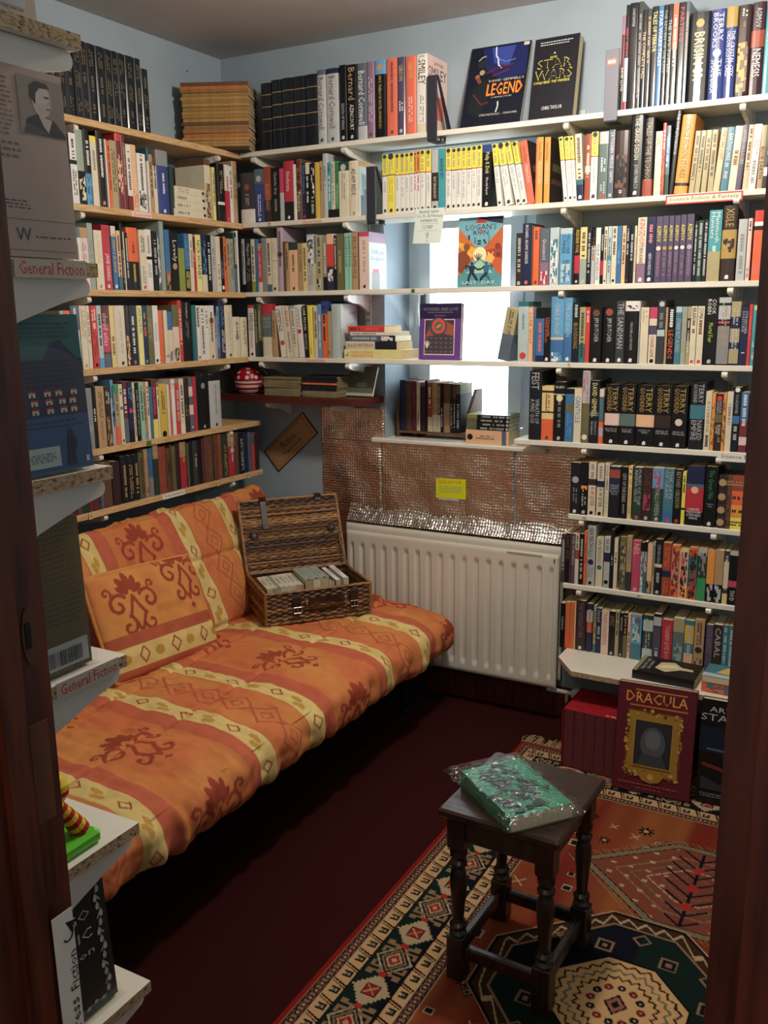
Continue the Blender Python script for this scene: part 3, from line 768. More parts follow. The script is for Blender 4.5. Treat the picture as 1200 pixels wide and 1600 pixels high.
1.4633 0.0059 0.182 0.0 blue -
1.4704 0.0299 0.187 0.0 blue t20:black ~coral:28-80 b12:navy
1.5011 0.0215 0.187 0.0 black "STRANGER|CHRIS BUNCH":coral:18-76 .white
1.5230 0.0472 0.223 0.0 sky m62-65:peach b34:blue "CHRIS BUNCH":pale:10-56 p85-98:white,sky
1.5721 0.0279 0.219 0.0 sky b45:blue "THE LAST LEGION":pale:8-60 .white
1.6018 0.0231 0.203 0.0 ink "BLOODSONG":gold:34-76 ~silver:4-26
1.6265 0.0211 0.187 0.0 khaki b34:teal ~forest:10-90
1.6479 0.0146 0.187 0.0 red ~blush:5-28
1.6644 0.0389 0.185 0.0 black "JIM BUTCHER":silver:18-62 o:brown:10 .white
1.7052 0.0454 0.184 0.0 black "JIM BUTCHER":silver:18-62 o:rust:8 .white
1.7520 0.0293 0.207 0.0 dkgrey "THE SANDMAN":silver:4-76 .white
1.7816 0.0464 0.205 0.0 black t16:white p7-13:black,white "PREACHER and THE WHITE":silver:34-78 .white
1.8284 0.0039 0.204 0.0 silver -
1.8343 0.0260 0.184 0.0 cream ~khaki:4-26
1.8626 0.0246 0.184 0.0 cream t20:rose m32-48:plum "CHASER GAME":crimson:50-88 .black
1.8888 0.0240 0.206 0.0 dkgrey o:silver:6 m46-56:pale ~grey:20-44
1.9139 0.0076 0.183 0.0 tan -
1.9227 0.0219 0.183 0.0 black m40-92:black "LEGENDS":orange:40-90 ~white:4-34
1.9461 0.0195 0.185 0.0 bluegrn t10:pale "STARBURST ALFRED":silver:20-80
1.9667 0.0157 0.185 0.0 sage ~khaki:10-80
1.9835 0.0100 0.185 0.0 khaki m20-60:dkbrown ~cream:24-80
1.9946 0.0188 0.186 0.0 cream "BRAIN":black:3-22 ~brown:24-46 .red
2.0149 0.0209 0.186 0.0 cream "COMA":black:3-22 ~brown:24-46 .red
2.0388 0.0374 0.211 0.0 black "COOK|ROBIN":white:2-24 "Mortal Fear":lime:37-66 .silver
2.0784 0.0366 0.212 0.0 ink t8:silver m12-32:silver m35-38:rose m42-98:grey
2.1171 0.0284 0.199 0.0 navy m0-24:khaki m42-64:khaki m74-97:khaki
2.1469 0.0232 0.184 0.0 navy "STRANGER|SOLITUDE":silver:8-52 ~silver:60-80
2.1708 0.0098 0.190 0.0 red ~coral:20-60
2.1819 0.0240 0.188 0.0 turq o:yellow:5 p60-95:pale,turq
@B5 back 1.114
1.4505 0.0464 0.244 0.0 ink "FEIST":silver:2-26 "WRATH OF|A MAD GOD":silver:40-76
1.4987 0.0429 0.193 0.0 yolk b40:orange m8-12:dkbrown ~brown:14-46 m46-49:dkbrown .brown
1.5441 0.0388 0.209 0.0 black "ALIEN":white:6-11:h o:lemon:27 m20-22:silver ~grey:24-78 .silver
1.5850 0.0307 0.187 0.0 blue t10:black m30-44:olive ~sky:48-90
1.6171 0.0263 0.189 0.0 cream "CANTICLE":blue:14-64
1.6441 0.0268 0.251 0.0 silver b55:olive "DAVID THE KING|ETERNAL":rose:3-50 o:white:92
1.6716 0.0333 0.217 0.0 ink "DAVID GEMMELL":lemon:4-58 "THE KINGDOM OF|THE WARRIOR":silver:64-86 m50-56:slate
1.7063 0.0152 0.189 0.0 slate t14:cream b40:orange "GLADIATOR":turq:18-50 m70-86:lilac
1.7248 0.0504 0.206 0.0 black "TERRY|GOODKIND":gold:4-44 m48-68:blush "BLOOD OF|THE FOLD":silver:72-79:h .white
1.7766 0.0532 0.207 0.0 black "TERRY|GOODKIND":gold:4-44 m48-68:sagedk "SOUL OF|THE FIRE":silver:72-79:h .white
1.8330 0.0603 0.206 0.0 black "TERRY|GOODKIND":gold:4-44 m48-68:peach "STONE OF|TEARS":silver:72-79:h .white
1.8944 0.0542 0.207 0.0 black "TERRY|GOODKIND":gold:4-44 m48-68:dkbrown "TEMPLE OF|THE WINDS":silver:72-79:h .white
1.9496 0.0507 0.207 0.0 black "TERRY|GOODKIND":gold:4-44 o:cream:58 "FAITH OF|THE FALLEN":silver:72-79:h .white
2.0078 0.0485 0.219 0.0 ink "TERRY|GOODKIND":silver:2-30 m33-54:bluegrn "NAKED|EMPIRE":silver:56-86
2.0572 0.0189 0.193 0.0 cream ~khaki:12-70 ~dkbrown:74-95
2.0771 0.0108 0.188 0.0 amber p10-90:amber,brown
2.0885 0.0225 0.186 0.0 dkbrown o:red:8 "WALKER|GREEN":silver:12-34 m36-50:olive "REBEL OF|TIME":cream:54-90
2.1119 0.0098 0.189 0.0 amber p10-90:amber,brown
2.1223 0.0188 0.193 0.0 cream ~grey:20-60
2.1421 0.0215 0.208 0.0 ink o:white:4 "R A SALVATORE":silver:12-40 m44-56:blue ~silver:60-86
2.1657 0.0232 0.193 0.0 blue b52:burgundy ~white:4-60 m74-88:blush
2.1901 0.0196 0.197 0.0 ink t5:red
@B6 back 0.857
1.6128 0.0358 0.185 0.0 ink o:lilac:33 ~grey:48-80 .white
1.6495 0.0282 0.189 0.0 black p38-56:amber,black ~silver:60-84 .silver
1.6786 0.0265 0.191 0.0 cream m31-43:dkbrown ~grey:4-28 "K W JETER":crimson:47-82 .black
1.7097 0.0237 0.187 0.0 cream m32-44:navy ~grey:4-28 "K W JETER":dkgrey:47-82 .black
1.7369 0.0148 0.192 0.0 cream "GOOD OMENS":dkgrey:4-50 ~silver:55-90
1.7530 0.0369 0.181 0.0 ink t50:navy m6-22:rust "DRAGON|VARIETY|Robert|Asprin":silver:34-56:h
1.7925 0.0237 0.182 0.0 black "CITY OF THE DEAD":silver:12-68 "BRIAN KEENE":silver:72-90
1.8179 0.0130 0.186 0.0 yolk ~black:4-20 ~tan:24-90
1.8359 0.0303 0.184 0.0 forest "FURIES OF THE|ARENA SELVE":silver:4-80 .rose
1.8673 0.0316 0.186 0.0 dkbrown "THE STAND":burgundy:10-80 p50-80:rose,dkbrown .silver
1.8992 0.0375 0.187 0.0 sky b62:forest "HALLOWEEN":silver:40-88 p6-40:rose,sky .silver
1.9377 0.0336 0.187 0.0 bluegrn "THE GATE|OF CRAW":silver:4-80 b20:blue .red
1.9724 0.0256 0.186 0.0 black "BEYOND OBLIVION":khaki:4-70 .rust
1.9991 0.0116 0.180 0.0 yellow ~dkgrey:8-40 m68-72:black
2.0114 0.0567 0.202 0.0 slate t30:navy b22:black m36-76:crimson o:peach:40 "UNDER|THE DOME|STEPHEN|KING":white:70-90:h
2.0717 0.0389 0.204 0.0 black "The Green Mile":green:6-54 "Stephen|King":silver:60-68:h .white
@B7 back 0.598
1.5869 0.0160 0.182 0.0 dkgrey
1.6035 0.0150 0.185 0.0 black "DARK SIDE":olive:4-60
1.6191 0.0057 0.185 0.0 maroon -
1.6254 0.0135 0.186 0.0 plum "THE TURNING":silver:4-64
1.6398 0.0137 0.189 0.0 cream ~dkgrey:4-30 m32-50:rust
1.6543 0.0169 0.189 0.0 black ~silver:10-90
1.6721 0.0103 0.201 0.0 orange ~rust:20-60
1.6830 0.0293 0.224 0.0 silver "IAN NICHOLLS":dkgrey:4-52 o:navy:60 "THE BOOK|OF STONE":grey:68-86 .black
1.7162 0.0253 0.183 0.0 cream "IAN NICHOLLS":slate:4-52 o:teal:60
1.7444 0.0211 0.186 0.0 silver m30-48:navy ~grey:4-26 o:black:88
1.7663 0.0129 0.217 0.0 ink ~silver:44-60
1.7803 0.0129 0.187 0.0 cream ~black:28-48
1.8000 0.0227 0.194 0.0 olive p10-90:khaki,dkgrey
1.8239 0.0175 0.200 0.0 tan b35:dkgrey ~grey:10-50
1.8436 0.0283 0.185 0.0 rose "NEIL":blush:6-28 ~mauve:34-60 .silver
1.8727 0.0106 0.181 0.0 silver t18:black p20-90:white,dkgrey
1.8842 0.0114 0.185 0.0 teal t18:black p20-60:silver,grey
1.8964 0.0160 0.180 0.0 peach b25:dkgrey p75-98:black,tan
1.9132 0.0088 0.187 0.0 sage b68:khaki
1.9228 0.0238 0.200 0.0 ink "STEPHEN KING":silver:10-42 m44-50:cream ~silver:60-80 .silver
1.9483 0.0282 0.190 0.0 rust m52-64:navy ~orange:6-44 ~orange:70-94
1.9776 0.0274 0.184 0.0 orange p5-98:burgundy,tan m14-66:coral
2.0058 0.0280 0.174 0.0 yolk p5-98:orange,dkbrown m8-72:pale
2.0349 0.0283 0.183 0.0 orange p5-98:rust,dkbrown m14-76:teal
2.0645 0.0288 0.183 0.0 silver b45:green p8-50:grey,dkgrey m14-56:forest
2.0949 0.0244 0.181 0.0 amber b35:ink p66-98:silver,black
2.1204 0.0268 0.184 0.0 tan b35:ink p66-98:silver,black
2.1485 0.0161 0.184 0.0 dkgrey m20-70:cream b20:yolk
2.1653 0.0290 0.182 0.0 black t6:silver "THUD":white:72-92 m54-66:rose
@B8 back 0.348
1.5917 0.0175 0.171 0.0 black "SF NEW BOOK":pale:30-60
1.6104 0.0174 0.176 0.0 orange "SCIENCE FICTION":tan:4-60
1.6287 0.0152 0.179 0.0 orange "SCIENCE FICTION":tan:4-60
1.6448 0.0054 0.180 0.0 yolk -
1.6512 0.0361 0.191 0.0 dkbrown "THE NAVIGATORS":mauve:4-74 .white
1.6903 0.0218 0.183 0.0 navy m38-60:crimson m14-38:silver
1.7156 0.0098 0.180 0.0 sage m20-78:khaki b18:teal
1.7263 0.0186 0.170 0.0 navy "Daredevil":silver:4-30 ~silver:40-68
1.7461 0.0267 0.168 0.0 blush "TRANSCENDENTAL":tan:4-80
1.7739 0.0207 0.167 0.0 black "CORDAGE|SQUARE|BROTHER":tan:10-52 .silver
1.7958 0.0130 0.170 0.0 khaki ~dkgrey:4-52
1.8100 0.0144 0.166 0.0 ink ~grey:10-40 .silver
1.8256 0.0129 0.169 0.0 black b50:olive m6-8:silver
1.8396 0.0103 0.166 0.0 peach ~brown:40-86
1.8511 0.0378 0.167 0.0 sky b35:bluegrn p6-60:slate,pale
1.8937 0.0343 0.172 0.0 forest m10-34:pale m72-98:pale
1.9290 0.0270 0.181 0.0 plum t26:black m6-24:silver ~white:70-84
1.9588 0.0363 0.165 0.0 crimson "TOLKIEN QUIZ BOOK":blush:12-94
1.9973 0.0373 0.177 0.0 sagedk t28:khaki p50-95:bluegrn,sage
2.0360 0.0302 0.175 0.0 bluegrn m10-48:mustard b32:peach
2.0683 0.0325 0.183 0.0 tan ~dkbrown:4-50 o:dkbrown:60 p76-98:dkbrown,tan
2.1069 0.0230 0.171 0.0 plum "CLIVE BARKER":mauve:4-60
2.1309 0.0285 0.174 0.0 dkbrown "CABAL":silver:6-70
2.1608 0.0172 0.177 0.0 bluegrn ~pale:6-80
2.1787 0.0209 0.177 0.0 bluegrn ~pale:6-80
'''
# ------------------------------------------------------------------ books
CN = dict(cream='cream', white='white', black='black', ink='black', navy='navy', royal='royal blue', blue='blue', sky='light blue', pale='pale grey-blue', slate='slate', teal='teal', turq='turquoise',
 bluegrn='blue-green', mint='mint', sage='pale sage', sagedk='grey-green', green='green', forest='dark green', leaf='leaf green', olive='olive', khaki='khaki', yellow='yellow', lemon='pale yellow',
 yolk='buttery', mustard='mustard', gold='gold', brass='brass', amber='amber', orange='orange', coral='coral', peach='peach', blush='pale pink', tan='tan', brown='brown', dkbrown='dark brown',
 burgundy='burgundy', maroon='maroon', wine='dark wine', rust='rust', crimson='crimson', red='red', pink='pink', rose='rose', mauve='mauve', plum='dull purple', purple='purple', lilac='lilac', lime='lime',
 grey='grey', silver='silver grey', dkgrey='dark grey')
LIGHT = {'cream','white','pale','sky','mint','sage','yellow','lemon','yolk','amber','peach','blush','silver','lilac','khaki','tan','gold','mustard','pink','coral','orange','turq'}
def parse(line):
    a = line.split(None, 5); u, w, h, t = map(float, a[:4]); col = a[4]; ops = a[5] if len(a) > 5 else ''
    if col == 'MY': col = 'white'; ops = 't36:yellow m35-36.5:%s ~khaki:8-32 ~silver:40-%d o:dkgrey:4 .dkgrey' % (random.choice(['red', 'blue', 'black', 'rust']), random.randint(60, 82))
    if col == 'MYo': col = 'white'; ops = 't36:amber m35-36.5:rust ~brown:8-32 ~rose:40-66 o:dkgrey:4 .dkgrey'
    if col == 'MYall': col = 'yellow'; ops = 'm34-35.5:dkbrown ~khaki:8-32 ~mustard:40-80 o:dkgrey:4 .dkgrey'
    toks = re.findall(r'"[^"]*"\S*|\S+', ops)
    return u, w, h, t, col, toks
def rng(s): a, b_ = s.split('-'); return float(a)/100, float(b_)/100
def spine(w, h, col, toks, hb, cloth=False):
    """coloured spine zones and the printing on them; fractions run from the top"""
    zones = [[0, 1, col]]; pics = []; texts = []; marks = []; discs = []; logo = None; plain = False
    def put(a, b_, c):
        new = []
        for z in zones:
            if z[1] <= a or z[0] >= b_: new.append(z); continue
            if z[0] < a: new.append([z[0], a, z[2]])
            if z[1] > b_: new.append([b_, z[1], z[2]])
        new.append([a, b_, c]); zones[:] = sorted(new)
    for t in toks:
        if t == '-': plain = True; continue
        if t[0] == '"':
            q = t.rindex('"'); body = t[1:q]; p = t[q+1:].split(':'); texts.append((body, p[1], *rng(p[2]), len(p) > 3)); continue
        if t[0] == '.': logo = t[1:]; continue
        if t[0] == '~': c, r2 = t[1:].split(':'); marks.append((c, *rng(r2))); continue
        if t[:2] == 'o:': _, c, p = t.split(':'); discs.append((c, float(p)/100)); continue
        if t[0] == 't': p, c = t[1:].split(':'); put(0, float(p)/100, c); continue
        if t[0] == 'b': p, c = t[1:].split(':'); put(1-float(p)/100, 1, c); continue
        if t[0] == 'm': p, c = t[1:].split(':'); put(*rng(p), c); continue
        if t[0] == 'p': p, c = t[1:].split(':'); pics.append((*rng(p), c.split(','))); continue
    if not (plain or texts or marks or pics) and (not cloth or random.random() < .35): 
        c = random.choice(['dkgrey', 'brown', 'ink'] if col in LIGHT else ['silver', 'tan', 'cream']); a = random.uniform(.05, .15); marks.append((c, a, random.uniform(.5, .8)))
    return zones, pics, texts, marks, discs, logo
def make_book(name, w, h, d, col, toks, hb=False, cloth=False, glossy=False, side=None):
    tc_ = .0022 if hb else .0007
    zones, pics, texts, marks, discs, logo = spine(w, h, col, toks, hb, cloth)
    mb = MB()
    # rounded spine: five facets; boards on both sides
    bulge = min(.004, w*.12) if (hb or cloth) else .0006
    xs = [0, .12, .35, .65, .88, 1]; ys = [bulge, bulge*.35, 0, 0, bulge*.35, bulge]
    zs = sorted({z[0] for z in zones} | {1.0})
    for a, b_, c in zones:
        cc = PAL[c]; z1, z0 = h*(1-a), h*(1-b_)
        if cloth: cc = tuple(x*.8 for x in cc)
        pic = [p for p in pics if p[0] < b_ and p[1] > a]
        for i in range(5): mb.poly([(xs[i]*w, ys[i], z0), (xs[i+1]*w, ys[i+1], z0), (xs[i+1]*w, ys[i+1], z1), (xs[i]*w, ys[i], z1)], cc)
        mb.box((0, bulge, z0), (tc_, d, z1), cc); mb.box((w-tc_, bulge, z0), (w, d, z1), cc)
    e = -.0004; pr = MB(); W_ = w*.76; x0 = w*.12
    for a, b_, cols in pics:
        nx, nz = 4, max(3, int((b_-a)*h/.012)); 
        for i in range(nx):
            for j in range(nz):
                if random.random() < .8:
                    ax, az = (i+random.uniform(-.3, .3))/nx, a+(b_-a)*(j+random.uniform(-.3, .3))/nz; bx = min(1, ax+random.uniform(.2, .45)); bz = min(b_, az+(b_-a)/nz*random.uniform(.6, 1.8)); ax = max(0, ax); az = max(a, az)
                    k = -.0002-.00004*random.random(); c0 = random.choice(cols)
                    pr.poly([(x0+ax*W_, k, h*(1-bz)), (x0+bx*W_, k, h*(1-bz)+random.uniform(-.003, .003)), (x0+bx*W_, k, h*(1-az)), (x0+ax*W_, k, h*(1-az)+random.uniform(-.003, .003))], c0)
    for c, a, b_ in marks:
        lines = 2 if w > .024 and random.random() < .6 else 1
        for ln in range(lines):
            z = a+(0 if ln == 0 else .02); cw = min(w*.5, .011)/lines; xc = w/2+(0 if lines == 1 else (ln-.5)*cw*1.7)
            while z < b_-.01:
                l = random.uniform(.003, .007)/h*(1.2 if w > .02 else .8)
                if random.random() < .82: pr.poly([(xc-cw/2*random.uniform(.5, 1), e, h*(1-z-l*.72)), (xc+cw/2*random.uniform(.7, 1), e, h*(1-z-l*.72)), (xc+cw/2, e, h*(1-z)), (xc-cw/2, e, h*(1-z))], c)
                z += l
    for body, c, a, b_, horiz in texts:
        lines = body.split('|'); n = len(lines)
        if horiz:
            lh = (b_-a)*h/n
            for i, s in enumerate(lines):
                wd = min(W_*1.05, glyphs(s)[2]*lh*.8); put_text(pr, s, (w/2-wd/2, e, h*(1-a)-(i+.9)*lh), (wd, 0, 0), (0, 0, lh*.8), c)
        else:
            L = (b_-a)*h; cell = W_/n
            for i, s in enumerate(lines):
                g = glyphs(s)[2]; ch = min(cell*.86, L/g*1.5, .03); ll = min(L, g*ch*1.35) if ch >= cell*.85 else L
                xc = w/2+((n-1)/2-i)*cell
                # reading downwards: letter tops towards +x
                put_text(pr, s, (xc-ch/2, e-.0001, h*(1-a)), (0, 0, -ll), (ch, 0, 0), c)
    for c, p in discs: disc(pr, (w/2, e-.0001, h*(1-p)), (1, 0, 0), (0, 0, 1), min(w*.36, .012), c, 14)
    if logo: 
        q = min(w*.26, .006); zc = h*.055; pr.poly([(w/2-q, e, zc-q), (w/2+q*.8, e, zc-q), (w/2+q, e, zc+q*.6), (w/2, e, zc+q*1.2), (w/2-q*.9, e, zc+q*.5)], logo)
    mb.join(pr, 1)
    for dd in side or []:      # front cover seen beyond the spine, on the +x face
        x_ = w+.0003+.00005*side.index(dd)
        if dd[0] == 'r': _, y0, z0, y1, z1, cc = dd; mb.poly([(x_, y0*d, z0*h), (x_, y1*d, z0*h), (x_, y1*d, z1*h), (x_, y0*d, z1*h)], cc, 1)
        else: t2 = MB(); _, tx, y0, z0, y1, z1, cc = dd; put_text(t2, tx, (x_, y0*d, z0*h), (0, (y1-y0)*d, 0), (0, 0, (z1-z0)*h), cc); mb.join(t2, 1)
    o = bpy.data.objects.new(name, None); COL.objects.link(o); o.empty_display_size = .02
    mb.build('cover', [M_CLOTH if cloth else (M_JACKET if glossy else M_COVER), M_PRINT], o)
    pb = MB(); top = h-(.003 if hb else .0006); pb.box((tc_, bulge+.0012, .0008 if not hb else .003), (w-tc_, d-(.003 if hb else .0005), top), lin(random.choice(['cdbd98', 'bfae88', 'd8ccae', 'b39c74'])))
    pb.build('page_block', M_PAPER, o)
    return o
COVERWORD = {'t': '{}-topped', 'b': '{}-footed'}
def describe(col, toks, w, cloth, name):
    c = CN[col]; extra = []
    zt = [t for t in toks if re.match(r't\d', t)]; zb = [t for t in toks if re.match(r'b\d', t)]; tx = [t for t in toks if t[0] == '"']
    if zt: extra.append(CN[zt[0].split(':')[1]]+'-topped')
    if zb and not zt: extra.append(CN[zb[0].split(':')[1]]+'-footed')
    return ' '.join(extra+[c])
def size_word(w): return 'thin ' if w < .014 else ('thick ' if w > .034 else '')
ORD = 'first second third fourth fifth sixth seventh eighth ninth tenth eleventh twelfth thirteenth fourteenth fifteenth sixteenth seventeenth eighteenth nineteenth twentieth'.split()
SHELFN = dict(L1='top futon-wall shelf', L2='second futon-wall shelf', L3='third futon-wall shelf', L4='fourth futon-wall shelf', L5='fifth futon-wall shelf', L6='lowest futon-wall shelf',
 B1='top window-wall shelf', B2='second window-wall shelf', B3='third window-wall shelf', B4='fourth window-wall shelf', B5='fifth window-wall shelf', B6='sixth window-wall shelf', B7='seventh window-wall shelf', B8='deep lowest window-wall shelf')
KINDN = dict(leather_volume='leather volume', old_book='old cloth book', hardback_book='hardback', graphic_novel='tall graphic novel', paperback_book='paperback')
SIDE = {('B1', '"JANE":black:1-5:h'): [('r', 0, 0, 1, 1, 'blush'), ('t', 'JANE', .3, .88, .8, .94, 'brown'), ('t', 'SMILEY', .04, .72, .96, .86, 'dkbrown'), ('r', .3, .2, .8, .5, 'coral')],
 ('B2', '"ADAM'): [], ('B2', '"ADAM BEDE":black:14-62'): [('r', 0, 0, 1, 1, 'pale'), ('r', 0, .9, 1, 1, 'tan'), ('r', .1, 0, .8, .38, 'dkbrown'), ('r', .3, .3, .6, .5, 'slate')],
 ('B3', 't8:rose'): [('r', 0, 0, 1, 1, 'pale'), ('r', 0, .82, 1, 1, 'mauve'), ('t', 'Difficult', .15, .62, .85, .70, 'slate'), ('t', 'Daughters', .12, .50, .88, .58, 'slate'), ('r', .15, 0, .6, .30, 'grey'), ('r', .2, .30, .55, .36, 'rose')],
 ('B4', '~silver:10-40'): [('r', 0, 0, 1, 1, 'silver'), ('t', 'NAME', .5, .80, .95, .86, 'slate'), ('t', 'SECRET', .3, .58, .8, .64, 'grey'), ('r', .5, .18, .7, .26, 'dkgrey')],
 ('B2', '"Science Fiction":dkbrown:8-34'): [('r', 0, 0, 1, 1, 'dkbrown'), ('r', .2, .5, .8, .62, 'olive'), ('r', .1, .30, .9, .38, 'brown')]}
recs = []
row = None
for ln in BOOKS.strip().split('\n'):
    if ln[0] == '@': rid, wall, z = ln[1:].split(); z = float(z); continue
    u, w, h, tilt, col, toks = parse(ln)
    cloth = rid == 'L6'
    name = 'paperback_book'
    if rid == 'L1': name = 'leather_volume'
    elif rid == 'L6': name = 'old_book'
    elif rid == 'B1': name = 'graphic_novel' if h > .255 and w < .028 else 'hardback_book'
    elif h > .222 or w > .044: name = 'hardback_book'
    if rid == 'B1' and col == 'ink': name = 'leather_volume'
    if rid == 'L1' and col != 'ink': name = 'hardback_book'
    hb = name in ('hardback_book', 'leather_volume', 'old_book')
    d = min(h*random.uniform(.60, .68), .195 if wall == 'left' else .160)
    o = make_book(name, w-.0004, h, d, col, toks, hb, cloth, rid in ('B1', 'L1'), SIDE.get((rid, col, round(h, 2)) if 0 else (rid, toks[0] if toks else '')))
    ti = R_(tilt); ins = random.uniform(0, .004)
    w_ = w-.0004
    lift = 0.0; dx = 0.0
    if ti > 0: lift = w_*math.sin(ti)          # leaning right: the right bottom corner touches the board
    if ti < 0: lift = 0
    if wall == 'back':
        o.rotation_euler = (0, ti, 0); o.location = (u, -.1705+ins, z+.0004+max(0, lift))
    else:
        o.rotation_euler = (0, 0, math.pi/2); o.location = (.2065-ins, u, z+.0004)
    recs.append(dict(o=o, rid=rid, u=u, w=w, h=h, z=z, col=col, name=name, desc=describe(col, toks, w, cloth, name), sz=size_word(w)))
def relabel(recs):
    def lab(r, lv, i, L):
        k = KINDN[r['name']]; s = SHELFN[r['rid']]; p = L[i-1]['desc'] if i else 'shelf end'; q = L[i+1]['desc'] if i < len(L)-1 else 'shelf end'
        b_ = r['sz']+r['desc']+' '+k
        return [b_+' on the '+s, b_+' beside the '+p+' one, '+s, b_+' between '+p+' and '+q+' ones, '+s][lv]
    rows = {}
    for r in recs: rows.setdefault(r['rid'], []).append(r)
    cand = {}
    for rid, L in rows.items():
        for i, r in enumerate(L): r['labs'] = [lab(r, lv, i, L) for lv in range(3)]; r['i'] = i; r['n'] = len(L)
    from collections import Counter
    cnt = [Counter(r['labs'][lv] for r in recs) for lv in range(3)]
    used = set()
    for rid, L in rows.items():
        same = {}
        for r in L: same.setdefault((r['sz'], r['desc'], r['name']), []).append(r)
        for r in L:
            ok = None
            for lv in range(3):
                if cnt[lv][r['labs'][lv]] == 1 and len(re.findall(r"[A-Za-z0-9][A-Za-z0-9'-]*", r['labs'][lv])) <= 16: ok = r['labs'][lv]; break
            if ok is None:
                g = same[(r['sz'], r['desc'], r['name'])]; k = g.index(r)
                frm = 'from the room corner'
                seq = ORD[k] if rid[0] == 'B' else ORD[len(g)-1-k]
                base = r['sz']+r['desc']+' '+KINDN[r['name']]
                ok = f"{base}, {seq} such {frm}, {SHELFN[rid]}"
            tag(r['o'], ok, 'book', {'L': 'books on the ', 'B': 'books on the '}[rid[0]]+SHELFN[rid])
relabel(recs)
# every shelf keeps its own group name so that a row can be found as a row
# ------------------------------------------------------------------ face-out books and books lying flat
def face_book(name, label, w, h, d, loc, rot, col, deco, spine_col=None, cat='book', group=None, hb=False, side=None):
    """front cover in the local plane y=0 (facing -y), x 0..w, z 0..h, thickness d"""
    c = PAL[col] if isinstance(col, str) else col; t_ = .002 if hb else .0008
    mb = MB(); mb.box((0, 0, 0), (w, t_, h), c); mb.box((0, d-t_, 0), (w, d, h), c); mb.box((-.0002, 0, 0), (t_, d, h), PAL[spine_col] if spine_col else c)
    pr = MB(); k = [0]
    def P(x, y): return (x*w, -.0003-k[0]*.00004, y*h)
    for dd in deco:
        k[0] += 1; q = dd[0]
        if q == 'r': _, x0, y0, x1, y1, cc = dd; pr.poly([P(x0, y0), P(x1, y0), P(x1, y1), P(x0, y1)], cc)
        elif q == 'p': pr.poly([P(*p) for p in dd[1]], dd[2])
        elif q == 'd': _, x, y, rr, cc = dd[:5]; sy = dd[5] if len(dd) > 5 else 1; disc(pr, P(x, y), (1, 0, 0), (0, 0, 1), rr*w, cc, 18, sy)
        elif q == 't': _, s, x0, y0, x1, y1, cc = dd; put_text(pr, s, P(x0, y0), ((x1-x0)*w, 0, 0), (0, 0, (y1-y0)*h), cc)
        elif q == 'l':
            pts = dd[1]; th = dd[2]
            for a, b_ in zip(pts[:-1], pts[1:]):
                a = Vector((a[0]*w, a[1]*h)); b2 = Vector((b_[0]*w, b_[1]*h)); n_ = (b2-a).normalized()*th*w; n_ = Vector((-n_.y, n_.x)); y_ = -.0003-k[0]*.00004
                pr.poly([(a.x-n_.x, y_, a.y-n_.y), (b2.x-n_.x, y_, b2.y-n_.y), (b2.x+n_.x, y_, b2.y+n_.y), (a.x+n_.x, y_, a.y+n_.y)], dd[3])
        elif q == 'z':   # lines of unreadable small print
            _, x0, y0, x1, y1, n_, cc = dd
            for i in range(n_):
                y = y1-(y1-y0)*i/n_; x = x0+random.uniform(0, .02); xe = x1-random.uniform(0, .12)*(x1-x0); hh = (y1-y0)/n_*.42
                while x < xe: l = random.uniform(.02, .07); pr.poly([P(x, y-hh), P(min(xe, x+l), y-hh), P(min(xe, x+l), y), P(x, y)], cc); x += l+.014
    mb.join(pr, 1); o = bpy.data.objects.new(name, None); COL.objects.link(o); o.empty_display_size = .02; mb.build('cover', [M_COVER, M_PRINT], o); pb = MB(); g = .003 if hb else .0008; pb.box((t_, t_, g), (w-g, d-t_, h-g), lin('d2c4a2')); pb.build('page_block', M_PAPER, o)
    o.location = (loc[0], loc[1], loc[2]+(d*math.sin(-rot[0]) if rot[0] < 0 else 0)); o.rotation_euler = rot
    return tag(o, label, cat, group)
G1 = 'books standing face out on the top window-wall shelf'
lg = [('p', [(.2, .98), (.95, .98), (.98, .6), (.6, .55), (.3, .7)], lin('20285c')), ('p', [(.35, .97), (.75, .97), (.68, .72), (.42, .78)], lin('3a4c9c')), ('l', [(.42, .98), (.44, .87), (.48, .83), (.5, .75), (.56, .71)], .012, lin('d8e4f4')),
 ('l', [(.47, .83), (.62, .78), (.78, .8)], .005, lin('8094cc')), ('l', [(.30, .66), (.5, .72), (.75, .74)], .012, lin('6c2434')), ('l', [(.42, .62), (.7, .68)], .012, lin('702838')),
 ('d', [0][0]+.22, .78, .07, lin('24302e')), ('l', [(.15, .83), (.21, .87), (.27, .88)], .010, lin('aab0b4')), ('d', .24, .68, .045, lin('b09a70')), ('d', .17, .63, .04, lin('a0664a')), ('l', [(.17, .62), (.26, .52)], .03, lin('7c4434')),
 ('p', [(.12, .5), (.34, .6), (.42, .35), (.3, .12), (.08, .2)], lin('1c2428')), ('l', [(.14, .42), (.3, .28), (.42, .3)], .012, lin('6c2434')),
 ('t', "DAVID GEMMELL'S", .38, .545, .96, .575, 'cream')]
for k, (y0, y1, cc) in enumerate([(.40, .52, 'e8542c')]): lg.append(('t', 'LEGEND', .36, .375, .96, .53, lin('e8642c')))
lg += [('t', 'LEGEND', .375, .385, .945, .52, lin('f0a040')), ('t', 'A GRAPHIC NOVEL', .46, .345, .80, .362, 'cream'), ('l', [(.58, .30), (.59, .24), (.57, .17)], .012, lin('b8d0c0')), ('t', 'STAN NICHOLLS  -  FANGORN', .30, .135, .92, .16, 'cream'), ('r', .88, .95, .97, .99, 'cream')]
face_book('graphic_novel', 'dark graphic novel with lightning and flaming red title, face out on the top shelf', .224, .305, .010, (1.155, -.130, 2.193), (R_(-20), 0, 0), lin('14182a'), lg, group=G1)
